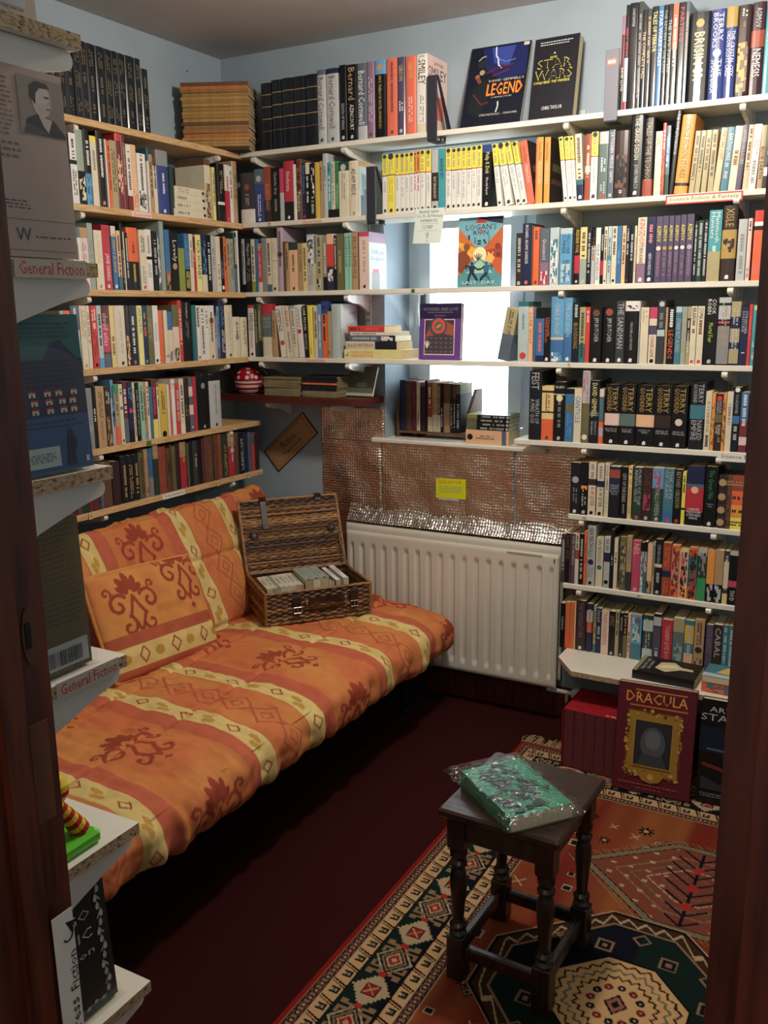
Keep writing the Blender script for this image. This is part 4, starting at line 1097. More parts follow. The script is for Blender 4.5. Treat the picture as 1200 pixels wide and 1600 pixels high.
sw = [('z', .12, .89, .86, .95, 2, 'silver'), ('d', .47, .80, .02, 'silver'), ('t', 'HOW', .38, .735, .53, .765, 'yellow'),
 ('t', 'STAR', .10, .615, .86, .73, lin('b0a450')), ('t', 'STAR', .125, .626, .835, .719, lin('181820')), ('t', 'WARS', .06, .475, .90, .60, lin('b0a450')), ('t', 'WARS', .085, .487, .875, .588, lin('181820')),
 ('t', 'CONQUERED THE UNIVERSE', .04, .425, .86, .462, 'yellow'), ('t', 'CHRIS TAYLOR', .28, .10, .74, .145, 'white')]
for i in range(16): sw.append(('d', random.random(), random.random(), .004, 'grey'))
face_book('paperback_book', 'thick black cover with hollow yellow lettering, face out on the top shelf', .156, .265, .036, (1.418, -.150, 2.193), (R_(-11), 0, R_(-2)), lin('1a1a22'), sw, group=G1)
lr = [('p', [(0, .86), (.5, .5), (0, .14)], lin('d0743a')), ('p', [(1, .86), (.5, .5), (1, .14)], lin('c8643a')), ('p', [(0, .66), (.40, .56), (.5, .5), (.3, .42), (0, .6)], lin('e8b050')), ('p', [(1, .40), (.6, .46), (.5, .5), (1, .58)], lin('a84c3c')),
 ('d', .5, .46, .15, lin('f4e8b4'), 1.1), ('p', [(0, .16), (.5, .42), (1, .16), (1, 0), (0, 0)], lin('5c98a0')), ('p', [(.2, .2), (.5, .40), (.8, .2)], lin('a8d0b0')), ('p', [(.36, 1), (1, 1), (1, .89), (.7, .93)], lin('34384c')),
 ('p', [(.38, .92), (.45, .97), (.6, .96), (.65, .915)], lin('c83c38')), ('t', "LOGAN'S", .17, .82, .86, .90, lin('283c60')), ('t', 'RUN', .34, .745, .68, .81, lin('283c60')), ('l', [(.54, .84), (.48, .78), (.52, .76)], .012, lin('c83c38')),
 ('l', [(.24, .75), (.25, .68)], .02, lin('2c4458')), ('l', [(.38, .72), (.39, .62)], .014, lin('4c6c80')), ('l', [(.44, .66), (.52, .66)], .02, lin('2c4458')), ('l', [(.44, .62), (.52, .62)], .02, lin('2c4458')), ('l', [(.58, .68), (.63, .62)], .02, lin('2c4458')), ('l', [(.70, .74), (.70, .60)], .01, lin('4c6c80')),
 ('d', .20, .58, .075, lin('8c5438')), ('p', [(0, .5), (.2, .54), (.3, .38), (.1, .2), (0, .24)], lin('8c4c34')), ('l', [(.22, .5), (.3, .44), (.32, .48)], .02, lin('f0c060')), ('d', .9, .58, .06, lin('7c4838')), ('d', .92, .46, .05, lin('7c3c34')), ('p', [(.62, .36), (.7, .5), (.84, .42), (.78, .34)], lin('e8b868')), ('l', [(.7, .44), (.68, .50)], .012, lin('e8c070')), ('l', [(.77, .44), (.80, .50)], .012, lin('e8c070'))]
for a in range(5): lr.append(('l', [(.47, .38), (.47+(a-2)*.045, .46+.015*(2-abs(a-2)))], .009, lin('4c5058')))
for X_, sg, cc in ((.33, 1, '24384c'), (.66, -1, '3c6c8c')):
    lr += [('d', X_, .285+.055, .03, lin(cc), 1.2), ('p', [(X_-.07, .31), (X_+.07, .31), (X_+.05, .19), (X_-.05, .19)], lin(cc)), ('l', [(X_-.03, .2), (X_-.07*sg, .12), (X_-.08*sg, .03)], .026, lin(cc)), ('l', [(X_+.02, .2), (X_+.09*sg, .14), (X_+.13*sg, .09)], .026, lin('24303c')), ('l', [(X_+.05*sg, .29), (X_+.14*sg, .25), (X_+.19*sg, .26)], .016, lin('24303c')), ('l', [(X_-.05*sg, .30), (X_-.14*sg, .31), (X_-.12*sg, .26)], .016, lin(cc))]
lr += [('t', 'LAST', .12, .045, .45, .09, 'white'), ('t', 'DAY', .56, .045, .86, .09, 'white')]
face_book('graphic_novel', 'orange and blue adventure comic standing face out against the window', .171, .243, .006, (1.158, -.150, 1.653), (R_(-3), 0, 0), lin('7cb0bc'), lr)
ww = [('r', 0, .73, 1, 1, lin('2c2048')), ('t', 'WONDERS AND LOVE', .08, .87, .92, .925, 'grey'), ('z', .18, .82, .82, .845, 1, 'grey'), ('z', .34, .76, .66, .79, 1, 'mauve'), ('r', .12, .08, .86, .72, 'blush'), ('r', .14, .10, .84, .705, lin('4c3c44')),
 ('p', [(.14, .4), (.3, .66), (.6, .7), (.84, .6), (.84, .3), (.14, .3)], lin('a05848')), ('d', .46, .585, .21, lin('445060')), ('d', .47, .595, .165, lin('d8583c')), ('d', .47, .595, .10, lin('5c6870')), ('l', [(.42, .57), (.52, .62)], .022, lin('e8942c')), ('p', [(.14, .10), (.84, .10), (.84, .42), (.6, .46), (.14, .40)], lin('4c4048'))]
for i in range(6):
    for j in range(4): x = .18+i*.12; y = .13+j*.08; ww.append(('l', [(x-.03, y+.02), (x, y), (x+.03, y+.02)], .006, 'grey'))
for a in range(7): ww.append(('l', [(.2, .2), (.2+.07*math.cos(.4+a*.35), .2+.08*math.sin(.4+a*.35)+.06)], .006, 'white'))
face_book('hardback_book', 'purple hardback with a framed round machine picture, face out before the window', .170, .206, .022, (1.000, -.150, 1.391), (R_(-4), 0, 0), 'purple', ww, hb=True)
# Dracula and the neighbours on the floor
dr = [('t', 'DRACULA', .10, .825, .90, .93, lin('8c3c1c')), ('t', 'DRACULA', .11, .832, .89, .925, lin('e0a048')), ('l', [(.22, .945), (.88, .945)], .008, lin('c8883c')), ('l', [(.16, .80), (.90, .80)], .011, lin('b8702c')),
 ('r', .14, .16, .84, .76, lin('6c4c1c')), ('r', .16, .175, .82, .745, lin('a07a34'))]
for i in range(90):
    t = random.random()*4; s = t % 1; x, y = [(.14+.70*s, .16), (.14+.70*s, .76), (.14, .16+.6*s), (.84, .16+.6*s)][int(t)]
    dr.append(('d', x+random.uniform(-.01, .03)*(1 if x < .5 else -1), y+random.uniform(-.01, .04)*(1 if y < .5 else -1), random.uniform(.010, .026), lin(random.choice(['b48c40', '8c6a2c', 'c8a050', '5c4018']))))
dr += [('r', .24, .245, .74, .68, lin('b08838')), ('r', .255, .255, .725, .67, lin('2c2c30')), ('d', .49, .47, .16, lin('50545a'), 1.35), ('p', [(.30, .26), (.68, .26), (.62, .36), (.36, .36)], lin('3c4046')), ('d', .49, .50, .10, lin('646a70'), 1.3),
 ('p', [(.30, .20), (.68, .20), (.60, .12), (.49, .10), (.38, .12)], lin('a07a30')), ('d', .49, .16, .04, lin('c8a050')), ('z', .08, .055, .92, .085, 1, 'rust'), ('z', .30, .025, .70, .05, 1, 'rust')]
face_book('hardback_book', 'large maroon hardback with gilt frame on its cover, standing on the rug', .248, .36, .028, (1.889, -.487, .010), (R_(-9), 0, R_(3.5)), lin('5c1c28'), dr, hb=True)
ar = [('t', 'ART OF', .10, .885, .62, .935, 'silver'), ('t', 'STAR TREK', -.0, .80, .98, .865, 'silver'), ('p', [(.0, .74), (1, .74), (1, .45), (0, .5)], lin('142030')), ('l', [(.1, .53), (.9, .505)], .012, lin('506c8c')), ('l', [(.05, .38), (.6, .30), (.9, .26)], .025, lin('6c2c24')), ('l', [(.5, .62), (.85, .56)], .01, lin('5878a0')),
 ('p', [(.05, .26), (.3, .20), (.55, .26), (.9, .18), (.9, .12), (.05, .14)], lin('30343c')), ('z', .04, .055, .96, .10, 2, 'grey')]
face_book('hardback_book', 'large black art book behind the door frame, standing on the rug', .245, .345, .030, (2.150, -.448, .010), (R_(-5), 0, R_(2)), lin('0c0e12'), ar, hb=True)
# the red boxed set: slipcase and five volumes
o = MB(); o.box((0, 0, 0), (.004, .20, .215), lin('8c1620')); o.box((.192, 0, 0), (.196, .20, .215), lin('8c1620')); o.box((0, 0, .211), (.196, .20, .215), lin('981824')); o.box((0, .196, 0), (.196, .20, .215), lin('8c1620')); o.box((0, 0, 0), (.196, .20, .003), lin('8c1620'))
SC = tag(o.build('slipcase', M_CLOTH), 'bright red slipcase holding a set of red books, on the rug', 'slipcase'); SC.location = (1.690, -.418, .010); SC.rotation_euler = (0, 0, R_(-2))
mb = MB(); mb.box((.148, .012, .2151), (.160, .016, .2154), 'white'); mb.box((.166, .012, .2151), (.184, .016, .2154), 'white'); mb.build('paper_label', M_PRINT, SC)
for k, nm in enumerate(['at the outer side', 'second in', 'in the middle', 'fourth in', 'beside the gilt framed cover']):
    o = make_book('slipcase_volume', .0365, .205, .185, 'maroon', ['m14-15:wine', 'm30-31:wine', 'm60-61:wine', 'm78-79:wine', '-'], True)
    o.location = SC.matrix_basis @ Vector((.0052+k*.0372, -.002, .0045)); o.rotation_euler = (0, 0, R_(-2)); tag(o, f'dark red ribbed volume of the boxed set, {nm}', 'book', 'volumes in the red slipcase')
# lying books: make_book turned on its side. spine towards the viewer
def flat_book(name, label, w, h, d, col, toks, loc, rz, group, hb=False, cloth=False, cover=None):
    o = make_book(name, w, h, d, col, toks, hb, cloth)
    o.matrix_basis = Matrix.Translation(loc) @ Matrix.Rotation(rz, 4, 'Z') @ Matrix(((0, 0, -1, h), (0, 1, 0, 0), (1, 0, 0, 0), (0, 0, 0, 1)))
    return tag(o, label, 'book', group)
g = 'cream set lying flat on the second futon-wall shelf'
z = 1.9245
for k, nm in enumerate(['lowest', 'second from below', 'third from below', 'topmost']):
    flat_book('paperback_book', f'cream paperback lying flat by the blue book, {nm} of four', .0262, .185-.004*k, .125, 'cream', ['~grey:12-48', '.black', 't6:sage'][:2], (.205-.001*k, -.572+.003*k, z), math.pi/2, g); z += .0268
g = 'books lying flat beside the purple one'
z = 1.3914
for lb, w, h, col, toks, x in (('thick yellow encyclopedia with orange lettering, lying flat at the foot of its stack', .036, .262, 'lemon', ['"THE ENCYCLOPEDIA OF|SCIENCE FICTION":coral:12-50', '~dkgrey:3-8'], .682), ('cream and black book with red lettering, lying on the yellow encyclopedia', .030, .225, 'cream', ['b42:ink', '"BLACK MATTERISM":rust:4-54'], .690),
    ('slate blue book with a black picture end, fourth from the foot of the lying stack', .022, .205, 'slate', ['b32:ink', 'p70-95:white,black', '~silver:8-60'], .705), ('thin white book with black capitals, lying under the orange one', .013, .190, 'white', ['"MARK KERMODE":black:6-60'], .712), ('orange red paperback lying on top of the stack beside the window', .022, .165, 'red', ['~maroon:6-40', '~coral:50-85'], .700)):
    flat_book('paperback_book', lb, w, h, .135, col, toks, (x, -.170, z), R_(random.uniform(-1.5, 1.5)), g); z += w+.0004
g = 'sunset coloured books lying flat on the sixth window-wall shelf'; z = .8574
for k, (cc, nm, hh) in enumerate((('yellow', 'lowest', .040), ('amber', 'second from below', .042), ('orange', 'third from below', .046), ('rust', 'topmost', .049))):
    flat_book('paperback_book', f'dark and {CN[cc]} book lying flat behind the door frame, {nm} of four', hh, .185, .12, cc, ['t15:dkbrown', 'm15-23:brown', 'o:tan:6'], (2.115, -.168, z), 0, g); z += hh+.0004
# books lying on the lowest deep shelf
def cover_up(name, label, w, h, d, col, deco, loc, rz, group=None, hb=False):
    """lying flat, front cover upwards; w along x, h along y"""
    o = face_book(name, label, w, h, d, (0, 0, 0), (0, 0, 0), col, deco, hb=hb, group=group)
    o.matrix_basis = Matrix.Translation(loc) @ Matrix.Rotation(rz, 4, 'Z') @ Matrix(((1, 0, 0, 0), (0, 0, 1, 0), (0, -1, 0, d), (0, 0, 0, 1)))
    return o
cu = [('r', .0, .0, 1, 1, lin('141414')), ('r', 0, .93, 1, 1, lin('8c8458')), ('t', 'THE OF ONE', .15, .84, .85, .90, 'silver'), ('t', 'SECRET', .22, .76, .78, .81, 'silver'), ('p', [(.35, .70), (.75, .66), (.85, .45), (.62, .30), (.60, .12), (.48, .10), (.46, .3), (.2, .5)], lin('c8bc94')), ('p', [(.4, .66), (.6, .6), (.7, .42), (.55, .34)], lin('e0d8b8'))]
o = cover_up('hardback_book', 'black covered book with a cream figure, lying flat on the deep lowest shelf', .150, .205, .030, 'black', cu, (0, 0, 0), 0, 'books lying on the deep lowest shelf')
o.matrix_basis = Matrix.Translation((2.108, -.345, .3484)) @ Matrix.Rotation(R_(88), 4, 'Z') @ Matrix(((1, 0, 0, 0), (0, 0, 1, 0), (0, -1, 0, .030), (0, 0, 0, 1)))
flat_book('paperback_book', 'orange paperback lying flat under the sea-green one, lowest shelf', .034, .18, .115, 'orange', ['m10-60:rust', 'p5-90:orange,bluegrn'], (2.130, -.345, .3484), R_(-2), 'books lying on the deep lowest shelf')
o = cover_up('paperback_book', 'sea-green covered paperback with a yellow sticker lying on the orange one', .18, .115, .022, 'bluegrn', [('p', [(0, 0), (1, 0), (1, .2), (0, .26)], lin('a8c0c8')), ('p', [(.2, .35), (.62, .25), (.75, .7), (.35, .85)], lin('d0b060')), ('p', [(.05, .6), (.2, .9), (.9, .95), (.8, .8), (.3, .9)], lin('4c8c6c'))], (2.130, -.345, .383), R_(-2), 'books lying on the deep lowest shelf')
# bookrack on the sill with old books
RK = thing('book_rack', 'small wooden book rack with slanted ends standing on the window sill', 'book rack', (.795, .050, 1.061), R_(0))
def rack_end(x0, x1): mb = MB(); mb.prism([(0, 0), (.125, 0), (.125, .20), (.07, .20), (.0, .115)], 'x', x0, x1, lin('6a4a32')); return mb
rack_end(0, .010).build('end_panel', M_CLOTH, RK); mb = rack_end(.318, .330); mb.build('end_panel', M_CLOTH, RK)
mb = MB(); mb.box((.010, .0, .018), (.318, .118, .028), lin('6e4a30')); mb.build('base_rail', M_CLOTH, RK)
mb = MB(); mb.box((.07, .02, 0), (.085, .10, .018), lin('4a3020')); mb.build('foot', M_CLOTH, RK)
x = .8065
for w, h, cc, tk, nm in ((.028, .205, 'navy', ['-'], 'dark blue'), (.026, .203, 'brown', ['-'], 'brown'), (.024, .202, 'maroon', ['~brown:20-60'], 'maroon'), (.016, .200, 'cream', ['~grey:60-90'], 'thin cream'), (.022, .198, 'wine', ['t8:mauve'], 'dark wine'), (.012, .206, 'black', ['-'], 'thin black'), (.020, .198, 'rust', ['b30:cream'], 'cream-footed rust'),
    (.025, .200, 'tan', ['b35:cream'], 'wide tan'), (.014, .198, 'brown', ['b35:cream'], 'cream-footed brown'), (.012, .197, 'black', ['~silver:50-90'], 'lettered black'), (.030, .197, 'tan', ['t40:brown'], 'brown-topped tan'), (.013, .195, 'ink', ['t30:dkbrown', '~silver:40-90'], 'silver lettered black'), (.013, .195, 'ink', ['t30:brown', '~silver:40-90'], 'brown-topped black'), (.019, .195, 'ink', ['t20:olive', '~silver:40-90'], 'olive-topped black')):
    o = make_book('old_book', w-.0003, h, .118, cc, tk, True, True); o.location = (x, .056, 1.0895); x += w
    tag(o, f'{nm} old book in the wooden rack on the window sill', 'book', 'old books in the sill rack')
g = 'books stacked on the sill by the rack'; z = 1.0614
flat_book('paperback_book', 'thick salmon pink book lying at the foot of the sill stack', .055, .178, .125, 'peach', ['o:ink:10', '~brown:24-70', 'm84-94:slate'], (1.136, -.012, z), R_(1), g); z += .0555
for k, nm in enumerate(('resting on the salmon one', 'second above the salmon one', 'third above the salmon one', 'on top of the sill stack')):
    flat_book('paperback_book', f'thin black and olive paperback {nm}', .0145, .175, .12, 'black', ['t24:%s' % ['olive', 'sagedk', 'olive', 'leaf'][k], '~silver:34-90', 'o:silver:96'], (1.137+.001*k, -.010, z), R_(1), g); z += .0149
# the yellowed magazine tower in the corner above the shelves
g = 'yellowed magazines stacked in the room corner'; z = 2.1935; rz = R_(25)
T = [('dkbrown', .013), ('amber', .010), ('amber', .012), ('amber', .011), ('orange', .015), ('tan', .017), ('tan', .012), ('brown', .012), ('amber', .013), ('gold', .014), ('amber', .012), ('gold', .015), ('amber', .013), ('gold', .011), ('amber', .013), ('gold', .013), ('tan', .009), ('orange', .015), ('brown', .013)]
AM = {'amber': lin('b08850'), 'gold': lin('a07c44'), 'orange': lin('b87040'), 'tan': lin('987048'), 'brown': lin('6c4c38'), 'dkbrown': lin('4a3428')}
PAL['agedgold'] = lin('b08438')
n_ = len(T)
for k, (cc, th) in enumerate(T):
    mb = MB(); L, D = .262+random.uniform(-.004, .004), .175; c0 = AM[cc]
    mb.box((-L, 0, 0), (0, .0012, th), c0); mb.box((-L, 0, 0), (0, D, .0008), c0); mb.box((-L, 0, th-.0008), (0, D, th), tuple(x*.9 for x in c0))
    o = bpy.data.objects.new('magazine', None); COL.objects.link(o); mb.build('cover', M_CLOTH, o); pb = MB(); pb.box((-L+.001, .0012, .0009), (-.001, D-.001, th-.0009), lin('b4a488')); pb.build('page_block', M_PAPER, o)
    o.location = (.300+random.uniform(-.002, .002)+(.004 if k > 2 else 0), -.225+random.uniform(-.002, .002), z); o.rotation_euler = (0, 0, rz+R_(random.uniform(-.8, .8))); z += th+.0002
    nm = 'at the foot of' if k == 0 else ('on top of' if k == n_-1 else ORD[k]+' up in')
    tag(o, f'{ {"amber":"yellowed","gold":"golden brown","orange":"orange","tan":"tan","brown":"brown","dkbrown":"dark brown"}[cc]} magazine lying {nm} the corner tower above the shelves', 'magazine', g)
# piles on the dark corner shelf
g = 'old magazines piled on the dark wood shelf'
for p, (x0, L, n_) in enumerate(((.285, .175, 9), (.475, .165, 10))):
    z = 1.2345
    for k in range(n_):
        th = random.uniform(.006, .010); cc = 'khaki' if p == 0 or k < 3 else ('orange' if k == 6 else 'ink'); c0 = tuple(x*.55 for x in PAL[cc]) if cc == 'khaki' else PAL[cc]
        mb = MB(); mb.box((0, 0, 0), (L, .11, th), c0, ); o = bpy.data.objects.new('magazine', None); COL.objects.link(o); mb.build('cover', M_CLOTH, o); mb = MB(); mb.box((L, .002, .001), (L+.004, .108, th-.001), lin('8c7c5c')); mb.build('page_block', M_PAPER, o)
        o.location = (x0+random.uniform(-.003, .003), -.165+random.uniform(-.003, .003), z); o.rotation_euler = (0, 0, R_(random.uniform(-2, 2))); z += th+.0002
        nm = 'lowest' if k == 0 else ('topmost' if k == n_-1 else ORD[k]+' up')
        tag(o, f'{"dull yellow" if cc == "khaki" else CN[cc]} magazine in the pile {"by the teapot" if p == 0 else "by the leaning notebook"}, {nm}', 'magazine', g)
face_book('notebook', 'pale grey-green notebook leaning on the wall, dark wood shelf', .125, .125, .012, (.640, -.10, 1.2345), (R_(-24), R_(0), 0), lin('5c6050'), [('r', 0, 0, 1, .10, lin('a8a890')), ('r', .36, .30, .72, .45, lin('8c9080')), ('l', [(.3, .5), (.5, .6), (.72, .62)], .012, lin('3c4034')), ('l', [(.05, .3), (.95, .3)], .01, lin('3c4034'))], cat='notebook')
# ------------------------------------------------------------------ small fittings: bookends, notes, labels
def bookend(label, x, y, z, flip=1, tall=.20):
    t = thing('bookend', label, 'bookend', (x, y, z), 0, 'bookends clamped to the window wall shelves')
    mb = MB(); mb.bbox((0, -.006, -.030), (.038, 0, tall), .001, lin('30303c')); mb.build('front_strip', M_METAL, t)
    mb = MB(); mb.prism([(.034, .0), (.038, .0), (.038, .14), (.034, .14)][::-1] if 0 else [(.0, tall), (.012, tall), (.13, .0), (.095, .0)], 'x', .034, .038, lin('2c2c38'))
    mb.build('side_strut', M_METAL, t)
    mb = MB(); mb.bbox((0, -.006, -.034), (.038, .075, -.0305), .001, lin('30303c')); mb.tube([(.045, .03, -.034), (.045, .03, -.020)], .012, lin('24242c')); mb.build('clamp_plate', M_METAL, t)
    return t
bookend('black metal bookend against the white novel, top window-wall shelf', 1.052, -.1775, 2.193, tall=.183)
bookend('black metal bookend between the cream novel and yellow spines', .800, -.1775, 1.924, tall=.170)
t = thing('bookend', 'grey metal bookend with a pink sticker before the tall graphic novels', 'bookend', (1.686, -.1775, 2.193), 0, 'bookends clamped to the window wall shelves')
mb = MB(); mb.bbox((0, -.006, -.030), (.044, 0, .182), .001, lin('70707a')); mb.build('front_strip', M_METAL, t)
mb = MB(); mb.box((.006, -.0065, .135), (.036, -.0062, .155), 'coral'); mb.box((.009, -.0068, .140), (.033, -.0066, .150), 'blush'); mb.build('sticker', M_PRINT, t)
mb = MB(); mb.bbox((0, -.006, -.034), (.044, .06, -.0305), .001, lin('30303c')); mb.build('clamp_plate', M_METAL, t)
def card(name, label, cat, o, ux, uy, th, col, deco, group=None, mat=None):
    """thin card: origin o, edges ux, uy; printing floats on its front"""
    o, ux, uy = Vector(o), Vector(ux), Vector(uy); n_ = ux.cross(uy).normalized(); mb = MB()
    vs = [o, o+ux, o+ux+uy, o+uy]; bk = [p-n_*th for p in vs]
    mb.faces([tuple(p) for p in vs+bk], [(0, 1, 2, 3), (7, 6, 5, 4), (4, 5, 1, 0), (5, 6, 2, 1), (6, 7, 3, 2), (7, 4, 0, 3)], col)
    c = mb.build(name, mat or M_PRINT); tag(c, label, cat, group); pr = MB()
    for k, d in enumerate(deco):
        e = n_*(.0003+.00005*k)
        def P(x, y): return o+ux*x+uy*y+e
        if d[0] == 'r': pr.poly([P(d[1], d[2]), P(d[3], d[2]), P(d[3], d[4]), P(d[1], d[4])], d[5])
        elif d[0] == 'p': pr.poly([P(*q) for q in d[1]], d[2])
        elif d[0] == 't': put_text(pr, d[1], P(d[2], d[3]), ux*(d[4]-d[2]), uy*(d[5]-d[3]), d[6])
        elif d[0] == 'z':
            for i in range(d[5]):
                y = d[4]-(d[4]-d[2])*i/d[5]; x = d[1]; hh = (d[4]-d[2])/d[5]*.45
                while x < d[3]-random.uniform(0, .1): l = random.uniform(.02, .08); pr.poly([P(x, y-hh), P(x+l, y-hh), P(x+l, y), P(x, y)], d[6]); x += l+.015
    if pr.f: pr.build('lettering', M_PRINT, c)
    return c
FY = -.1778
card('shelf_label', 'white label with red border and letters on the second window-wall shelf', 'label', (1.896, FY, 1.893), (.232, 0, 0), (0, 0, .028), .001, 'crimson', [('r', .02, .14, .98, .86, 'cream'), ('t', 'Science Fiction & Fantasy', .05, .24, .95, .78, 'brown')])
card('shelf_label', 'white label with brown letters under the fifth window-wall shelf', 'label', (2.105, FY, 1.083), (.235, 0, 0), (0, 0, .030), .001, 'white', [('t', 'Science Fiction & Fantasy', .05, .24, .98, .78, 'brown')])
card('shelf_label', 'tiny label with red writing on the second window-wall shelf near the corner', 'label', (.505, FY, 1.907), (.095, 0, 0), (0, 0, .014), .0006, 'cream', [('t', 'General Fiction', .04, .1, .96, .9, 'red')])
card('shelf_label', 'tiny label with red writing on the fourth window-wall shelf', 'label', (.505, FY, 1.374), (.095, 0, 0), (0, 0, .014), .0006, 'cream', [('t', 'General Fiction', .04, .1, .96, .9, 'red')])
card('shelf_label', 'white label with black writing on the lowest pine shelf', 'label', (.2138, -.735, .884), (0, .125, .0), (0, 0, .020), .0006, 'white', [('t', 'Today Hardbacks', .06, .2, .94, .8, 'ink')])
card('shelf_label', 'tiny faded pink label on the second pine shelf', 'label', (.2138, -.80, 1.903), (0, .10, .0), (0, 0, .018), .0006, 'blush', [('t', 'General', .06, .2, .94, .8, 'red')])
for k, (y, z, zz) in enumerate(((-1.105, .883, 'W'), (-.42, .883, 'O'), (-.215, .883, 'O'), (-.80, 1.097, 'S'))):
    card('letter_tile', f'small wooden letter tile stuck on the {"lowest" if k < 3 else "fifth"} pine shelf edge, {["far from the corner", "midway", "near the corner", "green marked"][k]}', 'letter tile', (.2180, y, z), (0, .019, 0), (0, 0, .020), .004, lin('c8b080') if k < 3 else lin('5c7c3c'), [('t', zz, .25, .2, .75, .8, 'ink')], 'letter tiles on shelf edges')
for k, (x, z, zz, nm) in enumerate(((.345, 1.908, 'M', 'second shelf near the corner'), (1.665, .841, 'N', 'sixth shelf'), (1.87, .581, 'P', 'seventh shelf'), (.985, 1.637, 'G', 'third shelf before the window'), (1.94, 2.178, 'S', 'top shelf'), (1.59, 1.375, 'T', 'fourth shelf'))):
    card('letter_tile', f'tiny letter tile on the window-wall edge, {nm}', 'letter tile', (x, -.1805, z), (.014, 0, 0), (0, 0, .014), .0025, lin('d8d0b8') if zz != 'G' else lin('5c7c3c'), [('t', zz, .2, .15, .8, .85, 'ink')], 'letter tiles on shelf edges')
card('paper_note', 'handwritten white note hanging from the second shelf before the window', 'note', (.990, -.1795, 1.812), (.114, 0, -.002), (.018, 0, .122), .0003, lin('e0e8e0'), [('t', 'BRAND NEW', .12, .86, .80, .94, 'dkgrey'), ('t', 'Sci. Fi. & Fantasy', .04, .72, .96, .83, 'dkgrey'), ('t', 'PAPERBACKS', .20, .61, .80, .69, 'dkgrey'), ('r', .2, .56, .85, .567, 'grey'), ('t', '1/2 RRP', .30, .42, .66, .52, 'dkgrey'), ('r', .15, .36, .85, .367, 'grey'), ('p', [(.44, .28), (.50, .33), (.56, .28), (.52, .14), (.48, .14)], 'silver'), ('r', .485, .05, .515, .09, 'grey')])
# Fiction sign on the wall, hung askew
card('wall_sign', 'tan cardboard sign with dark edge hung askew on the blue wall', 'sign', (.150, -.004, .966), (.076, 0, -.088), (.214, 0, .185), .003, lin('38160e'),
     [('r', .035, .018, .965, .982, lin('b48c60'))])
o = bpy.data.objects['wall_sign']; pr = MB(); A = Vector((.150, -.0052, .966)); ux = Vector((.214, 0, .185)); uy = Vector((-.076, 0, .088)); A = A-uy
A = Vector((.150+.076, -.0052, .966-.088))
put_text(pr, 'Fiction', A+ux*.33+uy*.48, ux*.32, uy*.28, lin('2a1812')); put_text(pr, 'Paperbacks', A+ux*.30+uy*.24, ux*.42, uy*.15, lin('3c281c'))
for q0, q1 in (((.07, .12), (.93, .12)), ((.93, .12), (.93, .88)), ((.93, .88), (.07, .88)), ((.07, .88), (.07, .12))):
    p0, p1 = A+ux*q0[0]+uy*q0[1], A+ux*q1[0]+uy*q1[1]; pr.tube([p0, p1], .0012, lin('8c6844'), n=4)
pr.build('lettering', M_PRINT, o)
card('paper_note', 'bright yellow note with red capitals stuck on the bubble foil', 'note', (1.006, -.010, .832), (.132, 0, .004), (-.001, 0, .080), .0005, lin('d8e020'), [('t', 'RADIATOR', .12, .74, .86, .92, lin('c8742c')), ('z', .12, .25, .88, .62, 4, 'khaki'), ('r', .08, -.10, .78, .02, 'silver')])
# ------------------------------------------------------------------ foil behind the radiator
def foil(name, label, x0, x1, z0, z1, y=-.006):
    nx, nz = max(8, int((x1-x0)/.012)), max(8, int((z1-z0)/.012)); X, Z = np.meshgrid(np.linspace(x0, x1, nx), np.linspace(z0, z1, nz), indexing='ij')
    rs = np.random.RandomState(int(x0*1000)); Y = y-.002*np.sin(X*31+Z*17)-.0015*np.sin(Z*43-X*11)-.0012*rs.rand(nx, nz)
    X2 = np.concatenate([X, X[::-1]], 0); Z2 = np.concatenate([Z, Z[::-1]], 0); Y2 = np.concatenate([Y, np.full_like(Y, -.0008)], 0)
    o = grid_mesh(name, X2, Y2, Z2, None, M_FOIL, smooth=False); return tag(o, label, 'insulation foil', 'bubble foil sheets behind the radiator')
foil('foil_sheet', 'bubble foil sheet nearest the futon, reaching up beside the window recess', .463, .752, .42, 1.04)
foil('foil_sheet', 'small bubble foil patch under the dark wood shelf', .463, .768, 1.045, 1.180, -.007)
foil('foil_sheet', 'wide bubble foil sheet under the window sill with the yellow note', .756, 1.34, .42, 1.040, -.004)
foil('foil_sheet', 'bubble foil sheet between the window and the books', 1.345, 1.62, .42, 1.092, -.004)
X, T_ = np.meshgrid(np.linspace(.60, 1.585, 160), np.linspace(0, 1, 14), indexing='ij'); rs = np.random.RandomState(3)
Y = -.010-.034*T_**1.5-.003*rs.rand(*X.shape); Z = .762-.058*T_+.004*rs.rand(*X.shape)+.008*np.sin(X*23)*(1-T_)
o = grid_mesh('foil_strip', np.concatenate([X, X], 1), np.concatenate([Y, Y[:, ::-1]+.0015], 1), np.concatenate([Z, Z[:, ::-1]-.0015], 1), None, M_FOIL2, smooth=False, closed_v=True); tag(o, 'crumpled silver foil strip folded along the top of the radiator', 'insulation foil', 'bubble foil sheets behind the radiator')
